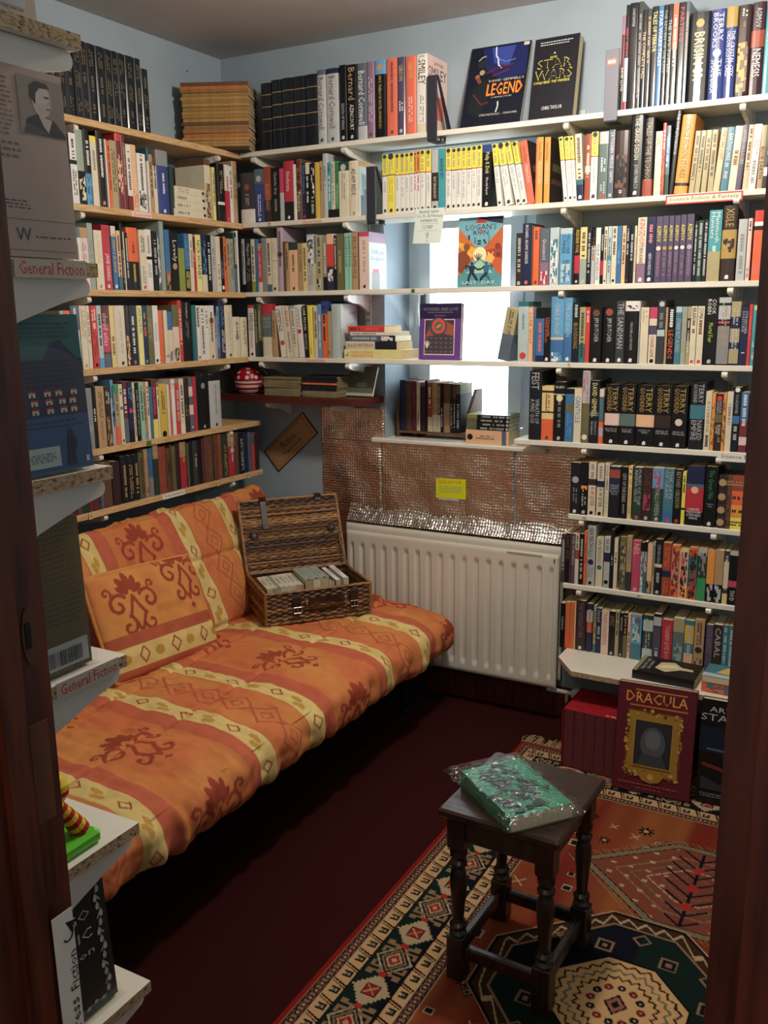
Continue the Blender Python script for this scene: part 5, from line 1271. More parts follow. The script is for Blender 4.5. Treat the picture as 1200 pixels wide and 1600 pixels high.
# ------------------------------------------------------------------ radiator
RD = thing('radiator', 'white double panel radiator with vertical flutes under the window', 'radiator', (0, 0, 0))
def panel(y, x0, x1, z0, z1, name):
    nx = 420; nz = 60; xs = np.linspace(x0, x1, nx); zs = np.linspace(z0, z1, nz); X, Z = np.meshgrid(xs, zs, indexing='ij')
    ph = (X-x0-.026)/.0512; fr = np.abs(ph-np.round(ph)); groove = np.clip((.25-fr)/.12, 0, 1); groove = groove*groove*(3-2*groove)
    en = np.clip((Z-(z0+.035))/.018, 0, 1)*np.clip(((z1-.050)-Z)/.018, 0, 1); ins = ((X > x0+.02) & (X < x1-.02))
    Y = y+.009*groove*en*ins
    ex = np.minimum(X-x0, x1-X); ez = np.minimum(Z-z0, z1-Z); e = np.minimum(ex, ez); Y += .006*np.clip(1-e/.008, 0, 1)**2
    X2 = np.concatenate([X, X[::-1]], 0); Z2 = np.concatenate([Z, Z[::-1]], 0); Y2 = np.concatenate([Y, np.full_like(Y, y+.014)], 0)
    return grid_mesh(name, X2, Y2, Z2, None, M_RAD, RD, closed_u=True)
panel(-.120, .642, 1.565, .155, .683, 'front_panel'); panel(-.058, .603, 1.562, .165, .697, 'rear_panel')
mb = MB(); mb.tube([(1.52, -.082, .135), (1.60, -.082, .135)], .009, lin('c0bcb4')); mb.tube([(1.60, -.082, .135), (1.60, -.082, .10), (1.60, -.06, .05), (1.60, -.06, 0)], .0075, lin('b08c60')); mb.lathe([(.014, .118), (.018, .125), (.018, .150), (.010, .155)], 1.635, -.082, lin('dcd8cc')); mb.tube([(1.60, -.082, .135), (1.635, -.082, .135)], .008, lin('d0ccc0')); mb.build('valve', M_GLOSS, RD)
for x in (.80, 1.42): mb = MB(); mb.box((x, -.045, .20), (x+.03, -.009, .66), lin('c8c4b8')); mb.build('wall_bracket', M_METAL, RD)
mb = MB(); mb.box((1.545, -.1215, .650), (1.549, -.1195, .668), lin('1a1a1a')); mb.box((1.36, -.1212, .668), (1.50, -.1198, .676), lin('a8a498')); mb.build('scuff_marks', M_MATT, RD)
# ------------------------------------------------------------------ teapot for one
TP = thing('teapot', 'red tea-for-one pot with white dots standing on its striped cup', 'teapot', (.172, -.120, 1.2345))
mb = MB(); red, wh = lin('9c1420'), lin('c8c0b8')
cup = [(.030, 0), (.042, .003), (.052, .010), (.060, .020), (.066, .032), (.070, .044), (.071, .052)]
for k in range(len(cup)-1): mb.lathe([cup[k], cup[k+1]], col=[red, wh, wh, red, wh, red][k], n=32)
mb.build('striped_cup', M_GLOSS, TP)
pot = [(.071, .0525), (.074, .058), (.073, .062), (.072, .078), (.066, .098), (.056, .114), (.040, .126), (.022, .132), (.010, .134)]
mb = MB(); 
for k in range(len(pot)-1): mb.lathe([pot[k], pot[k+1]], col=wh if k < 2 else red, n=32)
for rg, (zz, rr, n_, off) in enumerate(((.082, .0705, 10, 0), (.105, .0610, 8, .4), (.122, .045, 5, .1))):
    for k in range(n_):
        a = 2*math.pi*k/n_+off; sl = [.25, .8, 1.15][rg]; c = Vector((rr*1.012*math.cos(a), rr*1.012*math.sin(a), zz)); nrm = Vector((math.cos(a)*math.cos(sl), math.sin(a)*math.cos(sl), math.sin(sl))); ax = Vector((-math.sin(a), math.cos(a), 0)); disc(mb, c+nrm*.0015, ax, nrm.cross(ax), .0095, wh, 14)
mb.build('pot_body', M_GLOSS, TP)
mb = MB(); mb.lathe([(.004, .134), (.010, .140), (.011, .146), (.006, .151), (.001, .152)], col=red); mb.build('lid_knob', M_GLOSS, TP)
mb = MB(); mb.tube([(.066+.034*math.sin(a), 0, .088+.030*math.cos(a)) for a in [k*math.pi/10 for k in range(11)]], .0062, lin('5c5450'), n=10); mb.build('pot_handle', M_GLOSS, TP)
mb = MB(); mb.tube([(.062+.030*math.sin(a), 0, .028+.020*math.cos(a)) for a in [k*math.pi/10 for k in range(11)]], .0052, lin('b42430'), n=10); mb.build('cup_handle', M_GLOSS, TP)
mb = MB(); mb.tube([(-.064, 0, .080), (-.085, 0, .095), (-.096, 0, .115)], [.012, .009, .006], red, n=10); mb.build('spout', M_GLOSS, TP)
TP.rotation_euler = (0, 0, R_(12)); TP.scale = (.86,)*3
# divider
o = DIV.build('shelf_divider', M_MATT); tag(o, 'pale sage upright divider panel on the third pine shelf', 'shelf divider')
# ------------------------------------------------------------------ displays on the shelf ends by the door
def holder_book(label, z, w, h, col, deco, lean=8, y0=-2.565, x=1.698, d=.02, hold=.15):
    # front cover faces +x
    o = face_book('paperback_book', label, w, h, d, (0, 0, 0), (0, 0, 0), col, deco, group='books face out on the shelf ends by the door')
    o.matrix_basis = Matrix.Translation((x, y0, z+.004)) @ Matrix.Rotation(math.pi/2, 4, 'Z') @ Matrix.Rotation(R_(-lean), 4, 'X')
    mb = MB()
    H = hold; pts = [(-.004, 0), (w+.006, 0)]; 
    for k in range(11): a = k*math.pi/10; pts.append((w*.5+(w*.5+.006)*math.cos(a), H-.05+.05*math.sin(a)))
    mb.prism(pts, 'y', -.0042, -.0026); mb.box((-.004, -.010, -.0030), (w+.006, d+.004, -.0012)); mb.box((-.004, d+.002, -.002), (w+.006, d+.0036, h*.6))
    hb_ = mb.build('display_stand', M_CLEAR); tag(hb_, 'clear acrylic stand holding the '+label.split(',')[0], 'display stand', 'acrylic stands by the door')
    hb_.matrix_basis = o.matrix_basis.copy(); return o
W_ = [('z', .02, .62, .56, .93, 13, lin('6c5a50')), ('z', .02, .50, .60, .60, 3, lin('6c5a50')), ('z', .10, .245, .62, .30, 3, lin('3c2c28')), ('l', [(.04, .20), (.98, .20)], .003, lin('6c5a50')), ('t', 'W', .46, .085, .59, .155, lin('1a1414')), ('z', .62, .095, .95, .115, 1, lin('3c2c28')), ('l', [(.04, .035), (.98, .035)], .003, lin('6c5a50')),
 ('r', .60, .66, .99, .96, lin('8e8076')), ('p', [(.62, .66), (.66, .74), (.76, .775), (.90, .75), (.99, .68), (.99, .66)], lin('18141a')), ('p', [(.76, .77), (.80, .71), (.84, .68), (.88, .75)], lin('c8b8ac')), ('d', .80, .85, .085, lin('d0c0b4'), 1.35), ('p', [(.75, .82), (.78, .775), (.85, .77), (.875, .80), (.86, .84)], lin('c6b4a6')),
 ('p', [(.70, .86), (.71, .92), (.76, .945), (.86, .94), (.88, .915), (.79, .91), (.755, .88), (.745, .82)], lin('14100f')), ('p', [(.865, .86), (.90, .835), (.87, .825)], lin('a8948a')), ('l', [(.83, .868), (.87, .868)], .006, lin('2c2420')), ('l', [(.84, .805), (.87, .808)], .005, lin('4c3830'))]
holder_book('pale beige back cover with a small black and white portrait, beside the door frame', 1.634, .165, .208, lin('b49c8c'), W_, lean=2, y0=-2.625, x=1.706)
B_ = [('r', 0, .0, 1, .36, lin('2c5488')), ('r', 0, .36, 1, .72, lin('282c50')), ('p', [(.2, .70), (.45, .72), (.6, .68), (.72, .82), (.80, .84), (1, .68), (1, .5), (.2, .5)], lin('282c50')), ('z', .3, .84, .92, .95, 4, lin('1c4448')), ('z', .30, .53, .95, .71, 6, lin('14182c')), ('z', .35, .27, .95, .33, 2, lin('1c2c54'))]
for r_ in range(3):
    for c_ in range(5):
        x, y = .34+c_*.125+random.uniform(-.02, .02), .50-r_*.055; B_ += [('r', x, y-.012, x+.06, y+.014, 'cream'), ('p', [(x-.01, y+.014), (x+.07, y+.014), (x+.05, y+.028), (x+.01, y+.028)], lin('b84030')), ('r', x+.02, y-.012, x+.035, y+.004, 'ink')]
B_ += [('d', .80, .245, .022, 'ink'), ('p', [(.77, .225), (.84, .225), (.85, .14), (.825, .14), (.83, .03), (.80, .03), (.80, .12), (.785, .12), (.775, .03), (.75, .03), (.77, .14)], 'ink'), ('r', .36, .04, .68, .17, 'pale'), ('z', .40, .07, .64, .13, 5, 'ink'), ('r', .92, .04, .955, .08, 'pale')]
holder_book('dark blue back cover with tiny red roofed houses, beside the door frame', 1.379, .165, .190, lin('1f5c5c'), B_, lean=3, y0=-2.625, x=1.704, hold=.155)
C_ = [('z', .10, .30, .96, .96, 20, lin('5c4c30')), ('r', .50, .03, .97, .19, 'silver')]
for i in range(22): x = .54+i*.0165; C_.append(('r', x, .05, x+random.uniform(.004, .011), .15, 'ink'))
holder_book('olive brown back cover with a barcode, beside the door frame', 1.118, .150, .200, lin('6c5a38'), C_, lean=2, y0=-2.630, x=1.694, hold=.14)
V_ = [('t', 'VIRAGO', .12, .60, .80, .665, 'silver'), ('t', 'CLASSIC', .08, .475, .80, .54, 'silver'), ('t', 'fiction', .34, .37, .80, .415, 'silver')]
for k in range(16):
    y = .08+k*.055; V_ += [('d', .90+.025*math.sin(k*1.6), y, .022, 'silver', 1.5), ('l', [(.90-.03*math.sin(k*1.6), y-.02), (.90+.03*math.sin(k*1.6), y+.03)], .008, 'sage')]
for k in range(9): x = .10+k*.09; V_ += [('d', x, .055+.008*math.sin(k*2), .022, 'silver', .8), ('l', [(x-.04, .05), (x+.04, .06)], .006, 'sage')]
holder_book('dark green cover with silver scrollwork border, low beside the door frame', .604, .152, .235, lin('0f211d'), V_, lean=4, y0=-2.630, x=1.688, hold=.05)
A_ = [('r', .05, .1, .95, .5, 'silver')]
holder_book('pale cover cut by the picture top, on the topmost shelf end', 1.896, .150, .20, lin('b8a494'), [('r', .45, .06, .90, .22, 'silver'), ('z', .50, .03, .90, .05, 1, 'brown')], lean=2, y0=-2.630, x=1.690, hold=.12)
for z, nm, lab in ((1.634, 'second', 'upper'), (1.118, 'fourth', 'lower')):
    card('shelf_label', f'{lab} handwritten red General Fiction label on the {nm} chipboard shelf end', 'label', (AX+.0012, -2.562 if nm == 'second' else -2.558, z-.0195), (0, .107, 0), (0, 0, .0215), .0008, lin('c0b4a4'), [('t', 'General Fiction', .06, .18, .96, .86, lin('c43038'))])
card('paper_label', 'white label with black handwriting and an arrow on the door casing', 'label', (DX0+.0135, YH+.083, .60), (0, .030, 0), (0, -.004, .290), .0006, 'white', [])
o = bpy.data.objects['paper_label.001'] if 'paper_label.001' in bpy.data.objects else bpy.data.objects['paper_label']
pr = MB(); A = Vector((DX0+.0142, YH+.085, .60))
put_text(pr, "Women's Press", A+Vector((0, .022, .005)), (0, 0, .165), (0, -.014, 0), 'ink'); put_text(pr, 'Fiction', A+Vector((0, .024, .182)), (0, 0, .052), (0, -.012, 0), 'ink'); pr.poly([A+Vector((0, .0255, .182)), A+Vector((0, .0265, .182)), A+Vector((0, .0265, .234)), A+Vector((0, .0255, .234))], 'ink')
pts = [A+Vector((0, .014+.008*math.cos(a), .262+.012*math.sin(a))) for a in [k*math.pi/6-2.4 for k in range(7)]]; pr.tube(pts, .0012, 'ink', n=4); pr.poly([A+Vector((0, .012, .276)), A+Vector((0, .026, .272)), A+Vector((0, .020, .258))], 'ink')
pr.build('lettering', M_PRINT, o)
# toy figure on a green base, cut off by the casing
TY = thing('toy_figure', 'small striped toy figure on a bright green base, beside the door frame', 'toy', (1.700, -2.610, .864))
mb = MB(); mb.bbox((-.075, 0, 0), (.0, .118, .020), .005, lin('5cc024')); mb.build('green_base', M_GLOSS, TY)
mb = MB(); A, B2 = Vector((-.028, .066, .075)), Vector((-.020, .098, .022))
for k in range(8): a, c = A.lerp(B2, k/8), A.lerp(B2, (k+1)/8); mb.tube([a, c], .0092+.0006*k, lin('b81c24') if k % 2 else lin('e8c82c'), n=12)
mb.build('striped_arm', M_GLOSS, TY)
mb = MB(); mb.lathe([(.018, .02), (.024, .03), (.022, .055), (.014, .075)], -.035, .05, lin('143050')); mb.build('torso', M_GLOSS, TY)
mb = MB(); mb.lathe([(.004, .072), (.013, .078), (.016, .090), (.013, .101), (.004, .106)], -.030, .070, lin('e8c0a0')); mb.build('head', M_GLOSS, TY)
mb = MB(); mb.lathe([(.0165, .090), (.0170, .100), (.011, .110), (.003, .114)], -.030, .070, lin('e8c82c')); mb.lathe([(.0175, .086), (.0175, .092)], -.030, .070, lin('b81c24')); mb.build('hat', M_GLOSS, TY)
card('letter_tile', 'cream letter tile marked R lying on the lowest shelf end by the door', 'letter tile', (1.680, -2.505, .6095), (0, .019, 0), (-.019, 0, 0), .005, lin('d8c890'), [('t', 'R', .25, .25, .65, .8, 'ink'), ('t', '1', .72, .15, .82, .4, 'ink')])
# ------------------------------------------------------------------ pattern tools (numpy)
def vnoise(x, y, scale, seed=0):
    rs = np.random.RandomState(seed); G = rs.rand(64, 64); xi, yi = x*scale, y*scale; x0, y0 = np.floor(xi).astype(int), np.floor(yi).astype(int); fx, fy = xi-x0, yi-y0
    fx = fx*fx*(3-2*fx); fy = fy*fy*(3-2*fy); g = lambda a, b_: G[a % 64, b_ % 64]
    return (g(x0, y0)*(1-fx)+g(x0+1, y0)*fx)*(1-fy)+(g(x0, y0+1)*(1-fx)+g(x0+1, y0+1)*fx)*fy
def mixc(C, mask, col): 
    m_ = mask[..., None] if mask.dtype != bool else mask[..., None].astype('f'); return C*(1-m_)+np.array(col, 'f')*m_
def dist_poly(px, py, pts):
    d = np.full(px.shape, 9.0)
    for (ax, ay), (bx, by) in zip(pts[:-1], pts[1:]):
        vx, vy = bx-ax, by-ay; t = np.clip(((px-ax)*vx+(py-ay)*vy)/(vx*vx+vy*vy+1e-12), 0, 1); d = np.minimum(d, np.hypot(px-ax-t*vx, py-ay-t*vy))
    return d
def spiral(cx, cy, r0, r1, a0, a1, n=22): return [(cx+(r0+(r1-r0)*k/n)*math.cos(a0+(a1-a0)*k/n), cy+(r0+(r1-r0)*k/n)*math.sin(a0+(a1-a0)*k/n)) for k in range(n+1)]
ORG, AMB, CORL, YEL, BRK, GLD = [mute(lin(c), .10) for c in ('ce7038', 'd28a3c', 'c4603e', 'dabe70', '9c4028', 'be9038')]
def scroll_mask(a, b_):
    """palmette with mirrored scrolls; a across, b up; about 0.24 m wide"""
    a = np.abs(a); m_ = np.zeros(a.shape, bool)
    for an, ln, wd in ((90, .075, .014), (60, .070, .013), (32, .058, .011)):
        cx, cy = math.cos(R_(an))*ln*.62, .025+math.sin(R_(an))*ln*.62; c, s = math.cos(R_(an)), math.sin(R_(an)); u_ = (a-cx)*c+(b_-cy)*s; v_ = -(a-cx)*s+(b_-cy)*c; m_ |= (u_/(ln*.42))**2+(v_/wd)**2 < 1
    for sp, th in ((spiral(.062, -.002, .040, .008, -.2*math.pi+math.pi, -2.3*math.pi+math.pi), .0062), (spiral(.045, -.075, .034, .006, .6*math.pi, 2.5*math.pi), .0058), (spiral(.092, .045, .018, .004, 1.2*math.pi, -.6*math.pi), .0045), ([(0, .02), (.018, -.02), (.03, -.04), (.012, -.075), (0, -.10)], .0060)):
        m_ |= dist_poly(a, b_, sp) < th
    return m_ | ((np.abs(a)+np.abs(b_+.125)) < .013)
STR = [-1.87, -1.42, -1.17, -.72, -.46, -.0, .25, -2.12, -2.57]
def fabric(y, s, s0=.17, step=.36):
    n1 = vnoise(y, s, 9, 1); n2 = vnoise(y*1.0, s*.35, 60, 2); C = np.zeros(y.shape+(3,), 'f')+np.array(ORG, 'f')
    C = mixc(C, np.clip((n1-.35)*2.2, 0, 1)*.75, AMB); C = mixc(C, np.clip((n2-.45)*1.6, 0, 1)*.4, CORL)
    for c in (-1.645, -.945, -.23, -2.345):          # wide panels: framed by coral strips, scroll motifs
        e = np.abs(y-c); C = mixc(C, (e > .135) & (e < .205), np.array(CORL)*.98)
    for c in (-1.645, -.945, -.23):
        for k in range(-1, 5):
            b0 = s0+k*step; near = (np.abs(y-c) < .125) & (np.abs(s-b0) < .15)
            if near.any(): mk = np.zeros(y.shape, bool); mk[near] = scroll_mask(y[near]-c, -(s[near]-b0)); C = mixc(C, mk, BRK)
    for c in (-1.295, -.59, -2.0, .12):              # narrow panels: faint chained diamonds
        dd = np.abs((s % .11)-.055)*.8+np.abs(y-c); C = mixc(C, (np.abs(dd-.045) < .005) | (np.abs(dd-.018) < .004), np.array(CORL)*.86)
    for i, c in enumerate(STR):                      # yellow ribbons with diamonds and leaves
        e = np.abs(y-c); C = mixc(C, e < .036, np.array(CORL)*.8); C = mixc(C, e < .0335, YEL); C = mixc(C, (e < .0335) & (n2 > .6), np.array(YEL)*.93)
        t = (s+.03*i) % .17; d1 = np.abs(t-.04)*.8+e; C = mixc(C, (np.abs(d1-.017) < .0032), BRK)
        l1 = ((t-.11)/.020)**2+((y-c-.008)/.009)**2 < 1; l2 = ((t-.135)/.015)**2+((y-c+.008)/.010)**2 < 1; l3 = ((t-.118)/.010)**2+((y-c+.012)/.010)**2 < 1; C = mixc(C, l1 | l2 | l3, GLD)
    return C
def slab(name, parent, ya, yb, cx, cz, ax, hw, ht, nst, nth, ex=4.5, start=math.pi, s_off=0, fab=None, seed=1, col_fn=None, yend=.075, amp=1):
    """soft mattress: rounded cross-section swept along y with puckers"""
    th = start-np.linspace(0, 2*math.pi, nth, endpoint=False); t = np.linspace(0, 1, nst); Yc = ya+(yb-ya)*t
    c, s = np.cos(th), np.sin(th); px = np.sign(c)*np.abs(c)**(2/ex); pz = np.sign(s)*np.abs(s)**(2/ex)
    tf = start-np.linspace(0, 2*math.pi, 4001); cf, sf = np.cos(tf), np.sin(tf); pf = np.stack([np.sign(cf)*np.abs(cf)**(2/ex)*hw, np.sign(sf)*np.abs(sf)**(2/ex)*ht], -1)
    af = np.concatenate([[0], np.cumsum(np.hypot(*np.diff(pf, axis=0).T))]); sarc = np.linspace(0, af[-1], nth, endpoint=False)      # even steps along the outline
    px, pz = np.interp(sarc, af, pf[:, 0])/hw, np.interp(sarc, af, pf[:, 1])/ht; th = np.interp(sarc, af, tf); c, s = np.cos(th), np.sin(th)
    c, s = px*.55*(np.abs(px) > .93)+c*0, pz; c, s = c/np.hypot(c, s+1e-9), s/np.hypot(c, s+1e-9)
    e = np.minimum(t, 1-t)*abs(yb-ya); g = np.clip(e/yend, 0, 1); g = (1-(1-g)**2.6)**(1/2.2); g = np.clip(g, .04, 1)
    Yg, Sg = np.meshgrid(Yc, sarc, indexing='ij'); G = g[:, None]
    U_ = px[None, :]*(hw-ht*(1-G)*.9); V_ = pz[None, :]*ht*G
    puff = (vnoise(Yg, Sg, 4.5, seed)-.5)*.018+(vnoise(Yg, Sg, 13, seed+1)-.5)*.013+(vnoise(Yg*2.2, Sg*.7, 22, seed+2)-.5)*.007+(vnoise(Yg*.8+Sg, Sg*.8-Yg*.5, 34, seed+3)-.5)*.004
    for c0 in (-.36, -.83, -1.05, -1.52, -1.76): puff -= .007*np.exp(-((Yg-c0)/.012)**2)*0+.004*np.exp(-((Yg-c0)/.02)**2)
    for q in (.26, .52): puff -= .010*np.exp(-((Sg-q-.004*np.sin(Yg*9))/.010)**2)
    fold = np.exp(-((Sg-(hw*2+ht))/.10)**2)*(vnoise(Yg, Sg*.25, 26, seed+5)-.5)*.024
    puff = (puff+fold)*amp*np.clip(G, .3, 1)
    U_ = U_+c[None, :]*puff; V_ = V_+s[None, :]*puff
    dx, dz = ax; nx, nz = -dz, dx
    X = cx+U_*dx+V_*nx; Z = cz+U_*dz+V_*nz; C = (fab or fabric)(Yg, Sg+s_off)
    o = grid_mesh(name, X, Yg, Z, C, M_FABRIC, parent, closed_v=True)
    return o
SF = thing('futon_sofa', 'orange futon sofa bed with yellow ribbon stripes and scroll pattern, under the pine shelves', 'sofa bed', (0, 0, 0))
slab('seat_mattress', SF, -.165, -2.09, .800, .345, (1, 0), .380, .100, 640, 420, ex=3.3, s_off=.0)
n0 = Vector((-.22, .47)).normalized()
slab('backrest_mattress', SF, -.17, -2.08, .340, .612, (n0.x, n0.y), .262, .062, 600, 260, ex=3.6, start=math.pi*.0+.0001+math.pi*2-.0, s_off=.05, seed=9, fab=lambda y, s: fabric(y+.03, s+.02, s0=.22, step=.46))
mb = MB()
for z0 in (.205,): mb.box((.46, -2.02, z0), (1.10, -1.98, z0+.03), lin('101010')); mb.box((.46, -.26, z0), (1.10, -.22, z0+.03), lin('101010')); mb.box((.50, -2.02, z0), (.54, -.22, z0+.03), lin('101010')); mb.box((1.02, -2.02, z0), (1.06, -.22, z0+.03), lin('101010'))
mb.build('base_frame', M_METAL, SF)
for x in (.52, 1.0):
    for y in (-.27, -1.97): mb = MB(); mb.lathe([(.020, 0), (.022, .01), (.018, .03), (.018, .21)], x, y, lin('101010')); mb.build('leg', M_METAL, SF)
mb = MB(); mb.tube([(.30, -.30, .45), (.42, -.30, .24), (.55, -.30, .22)], .014, lin('101010')); mb.tube([(.30, -1.9, .45), (.42, -1.9, .24), (.55, -1.9, .22)], .014, lin('101010')); mb.build('back_hinge', M_METAL, SF)
# cushion leaning on the backrest
def pillow(name, label, w, h, th, mat4, fab):
    n = 150; a = np.linspace(-1, 1, n); A, B_ = np.meshgrid(a, a, indexing='ij'); prof = ((1-np.abs(A)**3.2)*(1-np.abs(B_)**3.2))**.42; prof = np.nan_to_num(prof)
    pin = 1-.05*(np.abs(A)*np.abs(B_))**2; wr = (vnoise(A+3, B_+3, 5, 4)-.5)*.010*prof
    X = A*w/2*pin*(1-.03*(1-B_**2)); Zc = B_*h/2*pin*(1-.03*(1-A**2)); o = None
    Xs = np.concatenate([X, X[:, ::-1]], 1); Zs = np.concatenate([Zc, Zc[:, ::-1]], 1); Ys = np.concatenate([-prof*th/2-wr, (prof*th/2)[:, ::-1]], 1)
    C = fab(Xs, Zs); o = grid_mesh(name, Xs, Ys, Zs, C, M_FABRIC, None, closed_v=True); o.matrix_basis = mat4
    mb = MB(); k = 40; ring = []
    for i in range(k): t = i/k*4; s_, f_ = int(t), t % 1; p = [(-1+2*f_, -1), (1, -1+2*f_), (1-2*f_, 1), (-1, 1-2*f_)][s_]; q = 1-.05*(abs(p[0])*abs(p[1]))**2; ring.append((p[0]*w/2*q*(1-.03*(1-p[1]**2)), random.uniform(-.002, .002), p[1]*h/2*q*(1-.03*(1-p[0]**2))))
    mb.tube(ring, .006, AMB, closed=True); mb.build('piping', M_FABRIC, o); return tag(o, label, 'cushion')
def cush(x, z):
    C = np.zeros(x.shape+(3,), 'f')+np.array(AMB, 'f'); n1 = vnoise(x+2, z+2, 14, 7); C = mixc(C, np.clip((n1-.4)*2, 0, 1)*.7, ORG)
    for cx_, cz_ in ((-.10, .06), (.15, .12)): mk = scroll_mask(x-cx_, z-cz_); C = mixc(C, mk, BRK)
    C = mixc(C, (z < -.035) & (z > -.075), np.array(CORL)*.82); C = mixc(C, (z < -.075) & (z > -.145), YEL); C = mixc(C, z < -.145, np.array(CORL)*.9)
    t = (x+1.0) % .14; d1 = np.abs(t-.04)+np.abs(z+.11)*.8; C = mixc(C, np.abs(d1-.020) < .0035, BRK); C = mixc(C, ((t-.105)/.02)**2+((z+.112)/.016)**2 < 1, GLD); return C
M4 = Matrix.Translation((.505, -1.125, .590)) @ Matrix.Rotation(R_(90), 4, 'Z') @ Matrix.Rotation(R_(-24), 4, 'X') @ Matrix.Rotation(R_(4), 4, 'Y')
pillow('cushion', 'orange cushion with a yellow ribbon leaning on the futon back', .50, .36, .085, M4, cush)

# ------------------------------------------------------------------ wicker hamper
HP = thing('picnic_hamper', 'open brown wicker hamper with leather straps, full of books, on the futon', 'hamper', (.665, -.722, .452), math.atan2(.31, .26))
WK = [lin(c) for c in ('74502c', '94683c', '583820', 'a87c4c', '40281a')]
def weave(mb_name, o, ux, uy, parent, pitch=.0085, stake=.021, flip=1, outward=None, dark=1.0, res=.0022, thick=.006, rot=False):
    """woven panel: o corner, ux along the canes, uy across them"""
    o, ux, uy = Vector(o), Vector(ux), Vector(uy); L, H = ux.length, uy.length; nrm = ux.cross(uy).normalized()*flip
    nu, nv = int(L/res)+1, int(H/.0016)+1; u_, v_ = np.meshgrid(np.linspace(0, L, nu), np.linspace(0, H, nv), indexing='ij')
    row = np.floor(v_/pitch); fv = v_/pitch-row; ph = u_/stake*math.pi+(row % 2)*math.pi; round_ = np.sqrt(np.clip(1-(2*fv-1)**2, 0, 1))
    jit = np.random.RandomState(5).rand(400)[row.astype(int) % 400]; dsp = .0030*np.sin(ph+jit*.6)*round_+.0030*round_
    rs = np.random.RandomState(int(L*1000)+3); ci = (rs.rand(400)*5).astype(int)[row.astype(int) % 400]; cell = (np.floor(u_/stake+.5*(row % 2))*7+row*13).astype(int); cv = rs.rand(997)[cell % 997]
    C = np.array(WK, 'f')[ci]*(.65+.6*cv[..., None])*dark
    P_ = lambda e: [o[k]+u_*(ux[k]/L)+v_*(uy[k]/H)+nrm[k]*(dsp+e) for k in range(3)]
    a, b_ = P_(0), P_(0); back = [o[k]+u_*(ux[k]/L)+v_*(uy[k]/H)-nrm[k]*thick+nrm[k]*0*dsp for k in range(3)]
    cat = [np.concatenate([a[k], back[k][:, ::-1]], 1) for k in range(3)]; return grid_mesh(mb_name, *cat, np.concatenate([C, C[:, ::-1]], 1), M_WICKER, parent, closed_v=True)
L_, D_, H_ = .405, .29, .118
def cane(mb, a, b_, r_, n=40, col=None):
    a, b_ = Vector(a), Vector(b_); mb.tube([a.lerp(b_, k/n)+Vector((0, 0, .0015*math.sin(k*1.9))) for k in range(n+1)], r_, col or WK[1], n=6)
weave('front_panel', (0, 0, 0), (L_, 0, 0), (0, 0, H_), HP, flip=1)
weave('side_panel', (0, D_, 0), (0, -D_, 0), (0, 0, H_), HP, flip=1)
weave('side_panel', (L_, 0, 0), (0, D_, 0), (0, 0, H_), HP, flip=1)
weave('rear_panel', (L_, D_, 0), (-L_, 0, 0), (0, 0, H_), HP, flip=1)
mb = MB(); mb.box((.004, .004, 0), (L_-.004, D_-.004, .006), lin('50381c')); mb.build('bottom_panel', M_WICKER, HP)
mb = MB(); c4 = [(0, 0), (L_, 0), (L_, D_), (0, D_)]
for z_ in (.003, H_):
    for k in range(4): cane(mb, (*c4[k], z_), (*c4[(k+1) % 4], z_), .0055)
for q in c4: cane(mb, (*q, 0), (*q, H_), .006, 10)
mb.build('rim', M_WICKER, HP)
# lid, hinged on the rear rim and leaning back
la = R_(66); ly, lz = math.cos(la), math.sin(la); LD = thing
lid = bpy.data.objects.new('hamper_lid', None)
bpy.data.objects.remove(lid)
lid = weave('hamper_lid', (0, D_+.004, H_+.006), (L_, 0, 0), (0, ly*.285, lz*.285), HP, flip=1, dark=.85)
mb = MB(); T0, T1 = (0, D_+.004, H_+.006), (0, D_+.004+ly*.285, H_+.006+lz*.285)
for x in (0, L_): cane(mb, (x, T0[1], T0[2]), (x, T1[1], T1[2]), .0065, 24)
cane(mb, T1, (L_, T1[1], T1[2]), .0065); cane(mb, T0, (L_, T0[1], T0[2]), .0055)
nn = Vector((0, -lz, ly))
for k in range(1, 9):      # heavier cross canes on the inside
    p = Vector((0, T0[1]+ly*.285*k/9, T0[2]+lz*.285*k/9))+nn*.0035
    mb.tube([p+Vector((L_*j/36, 0, 0))+nn*(.0018*math.sin(j*2.1+k)) for j in range(37)], .0036, WK[(k*3) % 5], n=5)
mb.build('lid_frame', M_WICKER, lid)
def onlid(x, t, e=0): p = Vector((x, T0[1]+ly*.285*t, T0[2]+lz*.285*t))+nn*e; return p
for x, t in ((.045, .50), (.365, .52)):
    mb = MB(); c = onlid(x, t, .006); ring = [c+Vector((1, 0, 0))*.013*math.cos(a)+Vector((0, ly, lz))*.013*math.sin(a) for a in [k*math.pi/8 for k in range(16)]]
    mb.tube(ring, .006, lin('16161c'), closed=True, n=8); mb.tube([c+Vector((0, 0, -.003)), c+nn*.008], .009, lin('16161c'), n=8); mb.build('rubber_foot', M_LEATHER, lid)
for x in (.085, .315):
    mb = MB()
    for t0, t1 in ((.58, 1.0),) if x < .2 else ((.93, 1.0),):
        a, b_ = onlid(x, t0, .008), onlid(x, t1, .008); mb.box((0, 0, 0), (1, 1, 1), M=Matrix(((.022, 0, 0, a.x), (0, (b_-a).y, nn.y*.003, a.y), (0, (b_-a).z, nn.z*.003, a.z), (0, 0, 0, 1))))
    a = onlid(x, 1.0, .002); mb.box((a.x-.002, a.y-.012, a.z-.004), (a.x+.024, a.y+.012, a.z+.009)); mb.build('lid_strap', M_LEATHER, lid)
